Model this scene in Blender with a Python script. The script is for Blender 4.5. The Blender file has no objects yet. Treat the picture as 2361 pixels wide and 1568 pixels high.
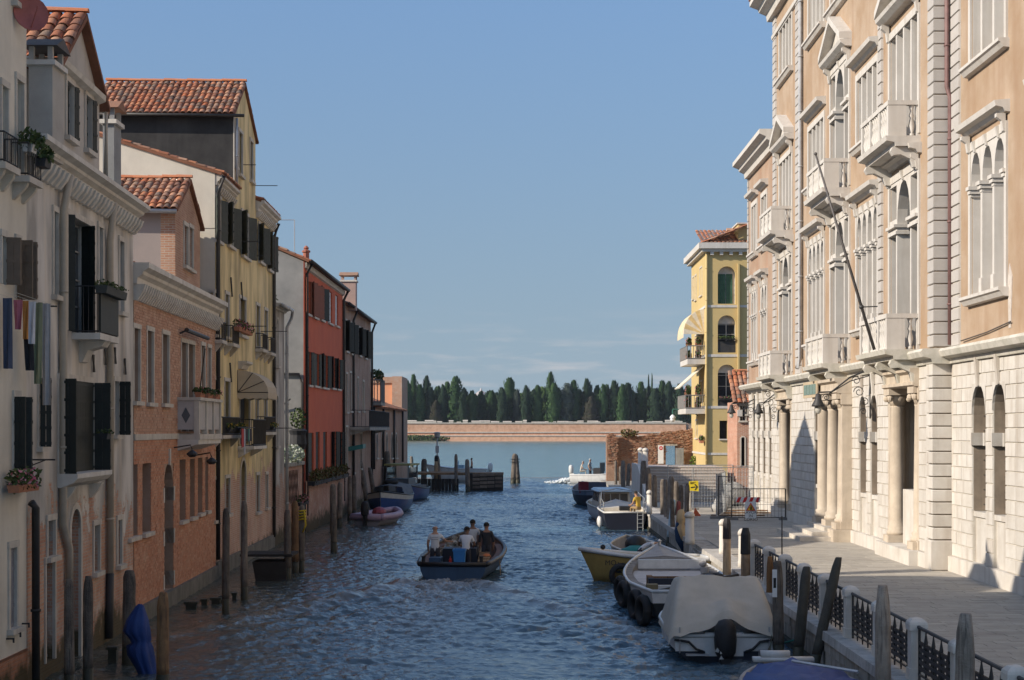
import bpy, bmesh, math, random
import numpy as np
from mathutils import Vector, Matrix, noise
random.seed(7)
S = bpy.context.scene
COL = S.collection
# ------------------------------------------------------------------ camera
F, VX, VY, H = 3800.0, 1210.0, 988.0, 5.1      # focal length and vanishing point (picture 2361 wide), eye height above the water
cam = bpy.data.cameras.new('camera'); camo = bpy.data.objects.new('camera', cam); COL.objects.link(camo)
camo.location = (0, 0, H); camo.rotation_euler = (math.radians(90), 0, 0)
cam.sensor_width = 36; cam.lens = 36 * F / 2361; cam.shift_x = -(VX - 1180.5) / 2361; cam.shift_y = (VY - 784) / 2361
cam.clip_start = 0.5; cam.clip_end = 9000
S.camera = camo
# ------------------------------------------------------------------ sky and sun
SUNV = Vector((1, .40, -.554)).normalized()     # the way the light travels
ELEV = math.asin(-SUNV.z); ROT = math.atan2(-SUNV.x, -SUNV.y)
W = bpy.data.worlds.new('World'); S.world = W; W.use_nodes = True
nt = W.node_tree; nt.nodes.clear()
def wn(t, **k):
    n = nt.nodes.new(t)
    for a, b in k.items(): setattr(n, a, b)
    return n
sky = wn('ShaderNodeTexSky', sky_type='NISHITA', sun_disc=False, sun_elevation=ELEV, sun_rotation=ROT, air_density=1.0, dust_density=0.6, ozone_density=2.2, altitude=0)
bg = wn('ShaderNodeBackground'); bg.inputs['Strength'].default_value = 0.11
out = wn('ShaderNodeOutputWorld')
tc = wn('ShaderNodeTexCoord')
sep = wn('ShaderNodeSeparateXYZ'); nt.links.new(tc.outputs['Generated'], sep.inputs[0])
# thin cloud streaks low over the horizon
mp = wn('ShaderNodeMapping'); mp.inputs['Scale'].default_value = (7, 7, 60); mp.inputs['Location'].default_value = (2.3, .4, .9)
nt.links.new(tc.outputs['Generated'], mp.inputs[0])
ns = wn('ShaderNodeTexNoise'); ns.inputs['Scale'].default_value = 1.9; ns.inputs['Detail'].default_value = 6; ns.inputs['Roughness'].default_value = .6
nt.links.new(mp.outputs[0], ns.inputs['Vector'])
cr = wn('ShaderNodeMapRange'); cr.inputs[1].default_value = .50; cr.inputs[2].default_value = .72; cr.inputs[3].default_value = 0; cr.inputs[4].default_value = .5
nt.links.new(ns.outputs['Fac'], cr.inputs[0])
band = wn('ShaderNodeMapRange'); band.inputs[1].default_value = .042; band.inputs[2].default_value = .075; band.inputs[3].default_value = 1; band.inputs[4].default_value = 0
nt.links.new(sep.outputs['Z'], band.inputs[0])
mul = wn('ShaderNodeMath', operation='MULTIPLY'); nt.links.new(cr.outputs[0], mul.inputs[0]); nt.links.new(band.outputs[0], mul.inputs[1])
hs = wn('ShaderNodeHueSaturation'); hs.inputs['Saturation'].default_value = 1.0; hs.inputs['Value'].default_value = 1.0
nt.links.new(sky.outputs[0], hs.inputs['Color'])
hz = wn('ShaderNodeMapRange'); hz.inputs[1].default_value = 0.0; hz.inputs[2].default_value = .62; hz.inputs[3].default_value = .92; hz.inputs[4].default_value = 0; hz.interpolation_type = 'SMOOTHSTEP'
nt.links.new(sep.outputs['Z'], hz.inputs[0])
hr = wn('ShaderNodeValToRGB'); hr.color_ramp.elements[0].position = 0; hr.color_ramp.elements[0].color = (1.22, 1.69, 2.16, 1); hr.color_ramp.elements[1].position = .25; hr.color_ramp.elements[1].color = (.40, .81, 1.6, 1); e_ = hr.color_ramp.elements.new(.62); e_.color = (.40, .90, 2.0, 1)
nt.links.new(sep.outputs['Z'], hr.inputs[0])
hm_ = wn('ShaderNodeMixRGB'); nt.links.new(hz.outputs[0], hm_.inputs[0]); nt.links.new(hs.outputs[0], hm_.inputs[1]); nt.links.new(hr.outputs[0], hm_.inputs[2])
mixc = wn('ShaderNodeMixRGB'); mixc.inputs[2].default_value = (3.2, 2.95, 2.9, 1)
nt.links.new(mul.outputs[0], mixc.inputs[0]); nt.links.new(hm_.outputs[0], mixc.inputs[1])
nt.links.new(mixc.outputs[0], bg.inputs[0]); nt.links.new(bg.outputs[0], out.inputs[0])
sl = bpy.data.lights.new('sun', 'SUN'); so = bpy.data.objects.new('sun', sl); COL.objects.link(so)
sl.energy = 2.9; sl.angle = math.radians(.5); sl.color = (1, .90, .77)
so.rotation_euler = SUNV.to_track_quat('-Z', 'Y').to_euler(); so.location = (-60, -20, 60)
vs = S.view_settings; vs.view_transform = 'Standard'; vs.look = 'None'; vs.gamma = 1; vs.use_curve_mapping = False; vs.exposure = 1.02
# ------------------------------------------------------------------ materials
MATS = {}
def mat(name, c, c2=None, rough=.85, scale=3.0, bump=.2, metal=0, streak=0, grain=2.2, fine=40, var=.5, stain=None, stain_amt=.5, spec=.3, rand=0, coat=0):
    """plain painted/plastered/stone/wood surface: two tones mixed by noise, optional vertical streaks, optional coloured stains"""
    if name in MATS: return MATS[name]
    m = bpy.data.materials.new(name); MATS[name] = m; m.use_nodes = True
    t = m.node_tree; N = t.nodes; L = t.links; b = N['Principled BSDF']
    b.inputs['Roughness'].default_value = rough; b.inputs['Metallic'].default_value = metal; b.inputs['Specular IOR Level'].default_value = spec
    c2 = c2 or tuple(x * .72 for x in c)
    tco = N.new('ShaderNodeTexCoord'); vec = tco.outputs['Object']
    if rand:
        oi = N.new('ShaderNodeObjectInfo'); ad = N.new('ShaderNodeVectorMath'); ad.operation = 'SCALE'; ad.inputs[0].default_value = (91, 57, 33); L.new(oi.outputs['Random'], ad.inputs['Scale'])
        a2 = N.new('ShaderNodeVectorMath'); a2.operation = 'ADD'; L.new(vec, a2.inputs[0]); L.new(ad.outputs[0], a2.inputs[1]); vec = a2.outputs[0]
    n1 = N.new('ShaderNodeTexNoise'); n1.inputs['Scale'].default_value = scale; n1.inputs['Detail'].default_value = 6; n1.inputs['Roughness'].default_value = .65; L.new(vec, n1.inputs['Vector'])
    n2 = N.new('ShaderNodeTexNoise'); n2.inputs['Scale'].default_value = fine; n2.inputs['Detail'].default_value = 3; L.new(vec, n2.inputs['Vector'])
    mr = N.new('ShaderNodeMapRange'); mr.inputs[1].default_value = .35; mr.inputs[2].default_value = .68; mr.inputs[4].default_value = var * 2 if var < .5 else 1; L.new(n1.outputs['Fac'], mr.inputs[0])
    mx = N.new('ShaderNodeMixRGB'); mx.inputs[1].default_value = (*c, 1); mx.inputs[2].default_value = (*c2, 1); L.new(mr.outputs[0], mx.inputs[0])
    colr = mx.outputs[0]
    if streak:
        mpg = N.new('ShaderNodeMapping'); mpg.inputs['Scale'].default_value = (1, 1, .07); L.new(vec, mpg.inputs[0])
        n3 = N.new('ShaderNodeTexNoise'); n3.inputs['Scale'].default_value = scale * grain; n3.inputs['Detail'].default_value = 4; L.new(mpg.outputs[0], n3.inputs['Vector'])
        r3 = N.new('ShaderNodeMapRange'); r3.inputs[1].default_value = .5; r3.inputs[2].default_value = .75; r3.inputs[4].default_value = streak; L.new(n3.outputs['Fac'], r3.inputs[0])
        m3 = N.new('ShaderNodeMixRGB'); m3.inputs[2].default_value = (*(stain or tuple(x * .45 for x in c)), 1); L.new(r3.outputs[0], m3.inputs[0]); L.new(colr, m3.inputs[1]); colr = m3.outputs[0]
    elif stain:
        n3 = N.new('ShaderNodeTexNoise'); n3.inputs['Scale'].default_value = scale * .6; n3.inputs['Detail'].default_value = 7; n3.inputs['Roughness'].default_value = .7
        a3 = N.new('ShaderNodeVectorMath'); a3.operation = 'ADD'; a3.inputs[1].default_value = (17, 5, 9); L.new(vec, a3.inputs[0]); L.new(a3.outputs[0], n3.inputs['Vector'])
        r3 = N.new('ShaderNodeMapRange'); r3.inputs[1].default_value = .52; r3.inputs[2].default_value = .66; r3.inputs[4].default_value = stain_amt; L.new(n3.outputs['Fac'], r3.inputs[0])
        m3 = N.new('ShaderNodeMixRGB'); m3.inputs[2].default_value = (*stain, 1); L.new(r3.outputs[0], m3.inputs[0]); L.new(colr, m3.inputs[1]); colr = m3.outputs[0]
    if rand:
        hv = N.new('ShaderNodeHueSaturation'); rr = N.new('ShaderNodeMapRange'); rr.inputs[3].default_value = 1 - rand; rr.inputs[4].default_value = 1 + rand
        L.new(oi.outputs['Random'], rr.inputs[0]); L.new(rr.outputs[0], hv.inputs['Value']); L.new(colr, hv.inputs['Color']); colr = hv.outputs[0]
    L.new(colr, b.inputs['Base Color'])
    if bump:
        bp = N.new('ShaderNodeBump'); bp.inputs['Strength'].default_value = bump; bp.inputs['Distance'].default_value = .02
        ad3 = N.new('ShaderNodeMath'); ad3.operation = 'ADD'; L.new(n1.outputs['Fac'], ad3.inputs[0]); L.new(n2.outputs['Fac'], ad3.inputs[1]); L.new(ad3.outputs[0], bp.inputs['Height']); L.new(bp.outputs[0], b.inputs['Normal'])
    if coat: b.inputs['Coat Weight'].default_value = coat
    return m
def brick_nodes(N, L, vec, ca, cb, cm, bw=.26, bh=.075):
    sp = N.new('ShaderNodeSeparateXYZ'); L.new(vec, sp.inputs[0])
    ad = N.new('ShaderNodeMath'); ad.operation = 'ADD'; L.new(sp.outputs[0], ad.inputs[0]); L.new(sp.outputs[1], ad.inputs[1])
    cb_ = N.new('ShaderNodeCombineXYZ'); L.new(ad.outputs[0], cb_.inputs[0]); L.new(sp.outputs[2], cb_.inputs[1])
    br = N.new('ShaderNodeTexBrick'); br.inputs['Scale'].default_value = 1; br.inputs['Brick Width'].default_value = bw; br.inputs['Row Height'].default_value = bh
    br.inputs['Mortar Size'].default_value = .012; br.inputs['Mortar Smooth'].default_value = .3; br.inputs['Bias'].default_value = 0
    br.inputs['Color1'].default_value = (*ca, 1); br.inputs['Color2'].default_value = (*cb, 1); br.inputs['Mortar'].default_value = (*cm, 1)
    L.new(cb_.outputs[0], br.inputs['Vector'])
    return br
def brickmat(name, ca, cb, cm, worn=(.5, .42, .34), wamt=.5, plaster=None, zlo=0, zhi=1, pscale=.8, stripes=0, dark=None, green=0):
    """brick wall with worn patches; plaster=colour lays a plaster coat over it whose edge wanders between zlo and zhi; green puts weed and damp near the water"""
    if name in MATS: return MATS[name]
    m = bpy.data.materials.new(name); MATS[name] = m; m.use_nodes = True
    t = m.node_tree; N = t.nodes; L = t.links; b = N['Principled BSDF']; b.inputs['Roughness'].default_value = .9; b.inputs['Specular IOR Level'].default_value = .2
    tco = N.new('ShaderNodeTexCoord'); vec = tco.outputs['Object']
    br = brick_nodes(N, L, vec, ca, cb, cm)
    n1 = N.new('ShaderNodeTexNoise'); n1.inputs['Scale'].default_value = 1.7; n1.inputs['Detail'].default_value = 8; n1.inputs['Roughness'].default_value = .72; L.new(vec, n1.inputs['Vector'])
    mr = N.new('ShaderNodeMapRange'); mr.inputs[1].default_value = .5; mr.inputs[2].default_value = .66; mr.inputs[4].default_value = wamt; L.new(n1.outputs['Fac'], mr.inputs[0])
    mx = N.new('ShaderNodeMixRGB'); mx.inputs[2].default_value = (*worn, 1); L.new(mr.outputs[0], mx.inputs[0]); L.new(br.outputs['Color'], mx.inputs[1]); c = mx.outputs[0]
    sp = N.new('ShaderNodeSeparateXYZ'); L.new(vec, sp.inputs[0])
    hgt = br.outputs['Fac']
    nb = N.new('ShaderNodeTexNoise'); nb.inputs['Scale'].default_value = .7; nb.inputs['Detail'].default_value = 5
    L.new(vec, nb.inputs['Vector'])
    mb = N.new('ShaderNodeMapRange'); mb.inputs[1].default_value = .4; mb.inputs[2].default_value = .7; mb.inputs[4].default_value = .45; L.new(nb.outputs['Fac'], mb.inputs[0])
    mm = N.new('ShaderNodeMixRGB'); mm.blend_type = 'MULTIPLY'; mm.inputs[2].default_value = (*(dark or (.5, .4, .36)), 1); L.new(mb.outputs[0], mm.inputs[0]); L.new(c, mm.inputs[1]); c = mm.outputs[0]
    if plaster:
        n2 = N.new('ShaderNodeTexNoise'); n2.inputs['Scale'].default_value = pscale; n2.inputs['Detail'].default_value = 9; n2.inputs['Roughness'].default_value = .65; L.new(vec, n2.inputs['Vector'])
        z = N.new('ShaderNodeMapRange'); z.inputs[1].default_value = zlo; z.inputs[2].default_value = zhi; z.inputs[3].default_value = -.35; z.inputs[4].default_value = .45; L.new(sp.outputs[2], z.inputs[0])
        a = N.new('ShaderNodeMath'); a.operation = 'ADD'; L.new(n2.outputs['Fac'], a.inputs[0]); L.new(z.outputs[0], a.inputs[1])
        k = N.new('ShaderNodeMapRange'); k.inputs[1].default_value = .5; k.inputs[2].default_value = .54; L.new(a.outputs[0], k.inputs[0])
        n4 = N.new('ShaderNodeTexNoise'); n4.inputs['Scale'].default_value = 1.2; n4.inputs['Detail'].default_value = 7
        mg = N.new('ShaderNodeMapping'); mg.inputs['Scale'].default_value = (1, 1, .35); L.new(vec, mg.inputs[0]); L.new(mg.outputs[0], n4.inputs['Vector'])
        k4 = N.new('ShaderNodeMapRange'); k4.inputs[1].default_value = .38; k4.inputs[2].default_value = .62; L.new(n4.outputs['Fac'], k4.inputs[0])
        p2 = N.new('ShaderNodeMixRGB'); p2.inputs[1].default_value = (*plaster, 1); p2.inputs[2].default_value = (*(x * .55 for x in plaster), 1); L.new(k4.outputs[0], p2.inputs[0])
        mp2 = N.new('ShaderNodeMixRGB'); L.new(k.outputs[0], mp2.inputs[0]); L.new(c, mp2.inputs[1]); L.new(p2.outputs[0], mp2.inputs[2]); c = mp2.outputs[0]
        hm = N.new('ShaderNodeMath'); hm.operation = 'MAXIMUM'
        sub = N.new('ShaderNodeMath'); sub.operation = 'SUBTRACT'; sub.inputs[0].default_value = 1; L.new(br.outputs['Fac'], sub.inputs[1])
        sc = N.new('ShaderNodeMath'); sc.operation = 'MULTIPLY'; sc.inputs[1].default_value = .5; L.new(sub.outputs[0], sc.inputs[0])
        L.new(sc.outputs[0], hm.inputs[0]); L.new(k.outputs[0], hm.inputs[1]); hgt = hm.outputs[0]; inv = False
    else: inv = True
    if stripes:
        mg2 = N.new('ShaderNodeMapping'); mg2.inputs['Scale'].default_value = (1, 1, .06); L.new(vec, mg2.inputs[0])
        n5 = N.new('ShaderNodeTexNoise'); n5.inputs['Scale'].default_value = 2.6; n5.inputs['Detail'].default_value = 3; L.new(mg2.outputs[0], n5.inputs['Vector'])
        k5 = N.new('ShaderNodeMapRange'); k5.inputs[1].default_value = .52; k5.inputs[2].default_value = .72; k5.inputs[4].default_value = stripes; L.new(n5.outputs['Fac'], k5.inputs[0])
        m5 = N.new('ShaderNodeMixRGB'); m5.inputs[2].default_value = (.62, .5, .36, 1); L.new(k5.outputs[0], m5.inputs[0]); L.new(c, m5.inputs[1]); c = m5.outputs[0]
    if green:
        n6 = N.new('ShaderNodeTexNoise'); n6.inputs['Scale'].default_value = 2.2; n6.inputs['Detail'].default_value = 6; L.new(vec, n6.inputs['Vector'])
        z6 = N.new('ShaderNodeMapRange'); z6.inputs[1].default_value = 0; z6.inputs[2].default_value = green; z6.inputs[3].default_value = .55; z6.inputs[4].default_value = -.25; L.new(sp.outputs[2], z6.inputs[0])
        a6 = N.new('ShaderNodeMath'); a6.operation = 'ADD'; L.new(n6.outputs['Fac'], a6.inputs[0]); L.new(z6.outputs[0], a6.inputs[1])
        k6 = N.new('ShaderNodeMapRange'); k6.inputs[1].default_value = .5; k6.inputs[2].default_value = .75; k6.inputs[4].default_value = .9; L.new(a6.outputs[0], k6.inputs[0])
        m6 = N.new('ShaderNodeMixRGB'); m6.inputs[2].default_value = (.06, .055, .025, 1); L.new(k6.outputs[0], m6.inputs[0]); L.new(c, m6.inputs[1]); c = m6.outputs[0]
    L.new(c, b.inputs['Base Color'])
    bp = N.new('ShaderNodeBump'); bp.inputs['Strength'].default_value = .6; bp.inputs['Distance'].default_value = .02; bp.invert = inv
    L.new(hgt, bp.inputs['Height']); L.new(bp.outputs[0], b.inputs['Normal'])
    return m
def piecemat(name, cols, rough=.85, bump=.3, spec=.2, worn=None, wamt=.4):
    """for meshes made of many separate pieces and for single piece objects: each piece takes its own tone"""
    if name in MATS: return MATS[name]
    m = bpy.data.materials.new(name); MATS[name] = m; m.use_nodes = True
    t = m.node_tree; N = t.nodes; L = t.links; b = N['Principled BSDF']; b.inputs['Roughness'].default_value = rough; b.inputs['Specular IOR Level'].default_value = spec
    g = N.new('ShaderNodeNewGeometry'); oi = N.new('ShaderNodeObjectInfo')
    a = N.new('ShaderNodeMath'); a.operation = 'ADD'; L.new(g.outputs['Random Per Island'], a.inputs[0]); L.new(oi.outputs['Random'], a.inputs[1])
    fr = N.new('ShaderNodeMath'); fr.operation = 'FRACT'; L.new(a.outputs[0], fr.inputs[0])
    rp = N.new('ShaderNodeValToRGB'); rp.color_ramp.interpolation = 'LINEAR'
    el = rp.color_ramp.elements
    while len(el) < len(cols): el.new(.5)
    for i, c in enumerate(cols): el[i].position = i / (len(cols) - 1); el[i].color = (*c, 1)
    L.new(fr.outputs[0], rp.inputs[0]); c = rp.outputs[0]
    n1 = N.new('ShaderNodeTexNoise'); n1.inputs['Scale'].default_value = 2.5; n1.inputs['Detail'].default_value = 7; n1.inputs['Roughness'].default_value = .7; L.new(g.outputs['Position'], n1.inputs['Vector'])
    if worn:
        k = N.new('ShaderNodeMapRange'); k.inputs[1].default_value = .45; k.inputs[2].default_value = .68; k.inputs[4].default_value = wamt; L.new(n1.outputs['Fac'], k.inputs[0])
        mx = N.new('ShaderNodeMixRGB'); mx.inputs[2].default_value = (*worn, 1); L.new(k.outputs[0], mx.inputs[0]); L.new(c, mx.inputs[1]); c = mx.outputs[0]
    L.new(c, b.inputs['Base Color'])
    n2 = N.new('ShaderNodeTexNoise'); n2.inputs['Scale'].default_value = 30; L.new(g.outputs['Position'], n2.inputs['Vector'])
    bp = N.new('ShaderNodeBump'); bp.inputs['Strength'].default_value = bump; bp.inputs['Distance'].default_value = .02; L.new(n2.outputs['Fac'], bp.inputs['Height']); L.new(bp.outputs[0], b.inputs['Normal'])
    return m
def glassmat(name, c=(.03, .035, .04)):
    if name in MATS: return MATS[name]
    m = mat(name, c, rough=.08, bump=.02, spec=.5, fine=3); return m
# ------------------------------------------------------------------ mesh helpers
class MB:
    """collects boxes, bars, tubes, prisms... and links them as ONE mesh object"""
    def __init__(s): s.v = []; s.f = []; s.mi = []; s.sm = []; s.cur = 0; s.smooth = False
    def add(s, vs, fs):
        o = len(s.v); s.v += [tuple(v) for v in vs]
        for f in fs: s.f.append(tuple(i + o for i in f)); s.mi.append(s.cur); s.sm.append(s.smooth)
    def quad(s, a, b, c, d): s.add([a, b, c, d], [(0, 1, 2, 3)])
    def poly(s, p): s.add(p, [tuple(range(len(p)))])
    def hexa(s, p):   # 8 corners: bottom ring then top ring
        s.add(p, [(3, 2, 1, 0), (4, 5, 6, 7), (0, 1, 5, 4), (1, 2, 6, 5), (2, 3, 7, 6), (3, 0, 4, 7)])
    def box(s, x0, x1, y0, y1, z0, z1):
        s.hexa([(x0, y0, z0), (x1, y0, z0), (x1, y1, z0), (x0, y1, z0), (x0, y0, z1), (x1, y0, z1), (x1, y1, z1), (x0, y1, z1)])
    def loft(s, rings, closed=True, caps=True):
        n = len(rings[0]); vs = [p for r in rings for p in r]; fs = []
        for k in range(len(rings) - 1):
            for i in range(n if closed else n - 1):
                j = (i + 1) % n; fs.append((k * n + i, k * n + j, (k + 1) * n + j, (k + 1) * n + i))
        if caps and closed: fs.append(tuple(range(n))[::-1]); fs.append(tuple((len(rings) - 1) * n + i for i in range(n)))
        s.add(vs, fs)
    def tube(s, pts, r, n=6, caps=True):
        pts = [Vector(p) for p in pts]; rs = r if isinstance(r, (list, tuple)) else [r] * len(pts); rings = []
        for i, p in enumerate(pts):
            d = (pts[min(i + 1, len(pts) - 1)] - pts[max(i - 1, 0)]).normalized()
            a = d.cross(Vector((0, 0, 1)) if abs(d.z) < .95 else Vector((0, 1, 0))).normalized(); b = a.cross(d).normalized()
            rings.append([p + (a * math.cos(2 * math.pi * k / n) + b * math.sin(2 * math.pi * k / n)) * rs[i] for k in range(n)])
        s.loft(rings, True, caps)
    def lathe(s, c, prof, n=12, caps=True):
        s.loft([[(c[0] + r * math.cos(2 * math.pi * k / n), c[1] + r * math.sin(2 * math.pi * k / n), c[2] + z) for k in range(n)] for r, z in prof], True, caps)
    def ball(s, c, rx, ry=None, rz=None, n=10, m=6):
        ry = ry or rx; rz = rz or rx; rings = []
        for j in range(m + 1):
            t = -math.pi / 2 + math.pi * j / m; cc = max(math.cos(t), .02)
            rings.append([(c[0] + rx * cc * math.cos(2 * math.pi * k / n), c[1] + ry * cc * math.sin(2 * math.pi * k / n), c[2] + rz * math.sin(t)) for k in range(n)])
        s.loft(rings)
    def build(s, name, m, parent=None, kind=None):
        me = bpy.data.meshes.new(name); me.from_pydata(s.v, [], s.f)
        for mm in (m if isinstance(m, (list, tuple)) else [m]): me.materials.append(mm)
        if me.polygons:
            me.polygons.foreach_set('material_index', s.mi); me.polygons.foreach_set('use_smooth', s.sm)
        o = bpy.data.objects.new(name, me); COL.objects.link(o)
        if parent: setparent(o, parent)
        if kind: o['kind'] = kind
        return o
def wmat(o):
    m = Matrix.LocRotScale(o.location, o.rotation_euler, o.scale)
    if o.parent: return wmat(o.parent) @ o.matrix_parent_inverse @ m
    return m
def setparent(o, p):
    o.parent = p; o.matrix_parent_inverse = wmat(p).inverted()
def fixn(o):
    bm = bmesh.new(); bm.from_mesh(o.data); bmesh.ops.recalc_face_normals(bm, faces=bm.faces); bm.to_mesh(o.data); bm.free(); return o
def tag(o, label, cat, group=None):
    o['label'] = label; o['category'] = cat
    if group: o['group'] = group
    return o
def thing(name, label, cat, loc=(0, 0, 0), group=None):
    o = bpy.data.objects.new(name, None); COL.objects.link(o); o.location = loc; o.empty_display_size = .3
    return tag(o, label, cat, group)
def struct(o): o['kind'] = 'structure'; return o
def inst(o, parent, M, name=None):
    """another object on the same mesh, placed by matrix M (world)"""
    c = bpy.data.objects.new(name or o.name.split('.')[0], o.data); COL.objects.link(c)
    if parent: setparent(c, parent)
    c.matrix_basis = M
    return c
def copy_tree(o, M, parent=None):
    c = o.copy(); COL.objects.link(c)
    if parent is None:
        c.matrix_basis = M
    else: c.parent = parent
    for ch in list(o.children): copy_tree(ch, M, c)
    return c
def at(px, py, d): return Vector(((px - VX) * d / F, d, H + (VY - py) * d / F))
def wd(py, z=0): return (H - z) * F / (py - VY)      # how far away a point of height z lies that shows at picture row py
class Fr:
    """a facade in plan: u runs along it away from the eye, n points out of the wall towards the canal"""
    def __init__(s, a, b):
        s.o = Vector((a[0], a[1])); d = Vector((b[0], b[1])) - s.o; s.len = d.length; s.d = d.normalized()
        s.nn = Vector((s.d.y, -s.d.x))
        if s.nn.x * s.o.x > 0: s.nn = -s.nn
    def p(s, u, n, z): q = s.o + s.d * u + s.nn * n; return (q.x, q.y, z)
    def u(s, px, n=0):
        k = (px - VX) / F; o = s.o + s.nn * n      # (o + d u).x = k (o + d u).y
        return (k * o.y - o.x) / (s.d.x - k * s.d.y)
    def z(s, px, py, n=0):
        q = s.o + s.nn * n + s.d * s.u(px, n); return H + (VY - py) * q.y / F
    def box(s, mb, u0, u1, n0, n1, z0, z1):
        mb.hexa([s.p(u0, n0, z0), s.p(u1, n0, z0), s.p(u1, n1, z0), s.p(u0, n1, z0), s.p(u0, n0, z1), s.p(u1, n0, z1), s.p(u1, n1, z1), s.p(u0, n1, z1)])
    def prism(s, mb, prof, u0, u1):     # profile in (n, z) swept along u
        mb.loft([[s.p(u0, n, z) for n, z in prof], [s.p(u1, n, z) for n, z in prof]])
    def slab(s, mb, poly, n0, n1):      # outline in (u, z) given thickness along n
        mb.loft([[s.p(u, n0, z) for u, z in poly], [s.p(u, n1, z) for u, z in poly]])
def arcpts(u0, u1, zs, rise, k=10):
    c = (u0 + u1) / 2; r = (u1 - u0) / 2
    return [(c - r * math.cos(math.pi * i / k), zs + rise * math.sin(math.pi * i / k)) for i in range(k + 1)]
def wall(mb, fr, u0, u1, z0, z1, holes, depth=.28, n=0, top=None):
    """wall sheet with real holes and reveals. hole = (u0,u1,z0,z1,rise) ; rise>0 = arched head of that rise inside the hole"""
    us = sorted({u0, u1, *[min(max(h[0], u0), u1) for h in holes], *[min(max(h[1], u0), u1) for h in holes]})
    zs = sorted({z0, z1, *[min(max(h[2], z0), z1) for h in holes], *[min(max(h[3], z0), z1) for h in holes]})
    for i in range(len(us) - 1):
        for j in range(len(zs) - 1):
            a, b, c, d = us[i], us[i + 1], zs[j], zs[j + 1]; mu, mz = (a + b) / 2, (c + d) / 2
            if any(h[0] < mu < h[1] and h[2] < mz < h[3] for h in holes): continue
            mb.quad(fr.p(a, n, c), fr.p(b, n, c), fr.p(b, n, d), fr.p(a, n, d))
    for h in holes:
        a, b, c, d = h[:4]; rise = h[4] if len(h) > 4 else 0; dp = h[5] if len(h) > 5 else depth
        zz = d - rise
        mb.quad(fr.p(a, n, c), fr.p(a, n, zz), fr.p(a, n - dp, zz), fr.p(a, n - dp, c))
        mb.quad(fr.p(b, n, c), fr.p(b, n - dp, c), fr.p(b, n - dp, zz), fr.p(b, n, zz))
        mb.quad(fr.p(a, n, c), fr.p(a, n - dp, c), fr.p(b, n - dp, c), fr.p(b, n, c))
        if rise:
            ar = arcpts(a, b, zz, rise)
            for (p, q), (r, s_) in zip(ar[:-1], ar[1:]):
                mb.quad(fr.p(p, n, q), fr.p(r, n, s_), fr.p(r, n, d), fr.p(p, n, d))
                mb.quad(fr.p(p, n, q), fr.p(p, n - dp, q), fr.p(r, n - dp, s_), fr.p(r, n, s_))
        else: mb.quad(fr.p(a, n, d), fr.p(b, n, d), fr.p(b, n - dp, d), fr.p(a, n - dp, d))
# ================================================================== the setting: water, quay, far island ground
def watermat(name, deep, rough, s1, s2, b1):
    m = bpy.data.materials.new(name); m.use_nodes = True
    t = m.node_tree; N = t.nodes; L = t.links; b = N['Principled BSDF']
    b.inputs['Base Color'].default_value = (*deep, 1); b.inputs['Roughness'].default_value = rough; b.inputs['IOR'].default_value = 1.33; b.inputs['Specular IOR Level'].default_value = .5
    g = N.new('ShaderNodeNewGeometry'); mp = N.new('ShaderNodeMapping'); mp.inputs['Scale'].default_value = (1, .55, 1); L.new(g.outputs['Position'], mp.inputs[0])
    a = N.new('ShaderNodeTexNoise'); a.inputs['Scale'].default_value = s1; a.inputs['Detail'].default_value = 5; a.inputs['Roughness'].default_value = .6; a.inputs['Distortion'].default_value = .5; L.new(mp.outputs[0], a.inputs['Vector'])
    c = N.new('ShaderNodeTexNoise'); c.inputs['Scale'].default_value = s2; c.inputs['Detail'].default_value = 3; L.new(mp.outputs[0], c.inputs['Vector'])
    ad = N.new('ShaderNodeMath'); ad.operation = 'MULTIPLY_ADD'; ad.inputs[1].default_value = 3.0; L.new(c.outputs['Fac'], ad.inputs[0]); L.new(a.outputs['Fac'], ad.inputs[2])
    bp = N.new('ShaderNodeBump'); bp.inputs['Strength'].default_value = 1.0; bp.inputs['Distance'].default_value = b1; L.new(ad.outputs[0], bp.inputs['Height']); L.new(bp.outputs[0], b.inputs['Normal'])
    return m
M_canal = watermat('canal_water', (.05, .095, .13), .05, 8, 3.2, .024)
t_ = M_canal.node_tree; g_ = t_.nodes.new('ShaderNodeNewGeometry'); x_ = t_.nodes.new('ShaderNodeSeparateXYZ'); n_ = t_.nodes.new('ShaderNodeTexNoise'); n_.inputs['Scale'].default_value = .25; a_ = t_.nodes.new('ShaderNodeMath'); a_.operation = 'MULTIPLY_ADD'; a_.inputs[1].default_value = 5; r_ = t_.nodes.new('ShaderNodeMapRange'); r_.inputs[1].default_value = -6.5; r_.inputs[2].default_value = -1.5; m_ = t_.nodes.new('ShaderNodeMixRGB'); m_.inputs[1].default_value = (.075, .082, .066, 1); m_.inputs[2].default_value = (.05, .095, .13, 1)   # browner along the houses: muddy shallows, plus their brick reflection put into the colour
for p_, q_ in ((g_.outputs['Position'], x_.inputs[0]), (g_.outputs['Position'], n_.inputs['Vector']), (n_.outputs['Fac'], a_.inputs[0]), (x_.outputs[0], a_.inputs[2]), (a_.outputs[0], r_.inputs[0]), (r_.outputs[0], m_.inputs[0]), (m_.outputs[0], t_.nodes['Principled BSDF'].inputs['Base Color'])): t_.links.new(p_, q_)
v_ = t_.nodes.new('ShaderNodeAttribute'); v_.attribute_name = 'churn'; w_ = t_.nodes.new('ShaderNodeMixRGB'); w_.inputs[2].default_value = (.24, .205, .165, 1); t_.links.new(v_.outputs['Fac'], w_.inputs[0]); t_.links.new(m_.outputs[0], w_.inputs[1]); t_.links.new(w_.outputs[0], t_.nodes['Principled BSDF'].inputs['Base Color'])   # churned mud in the wake
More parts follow.
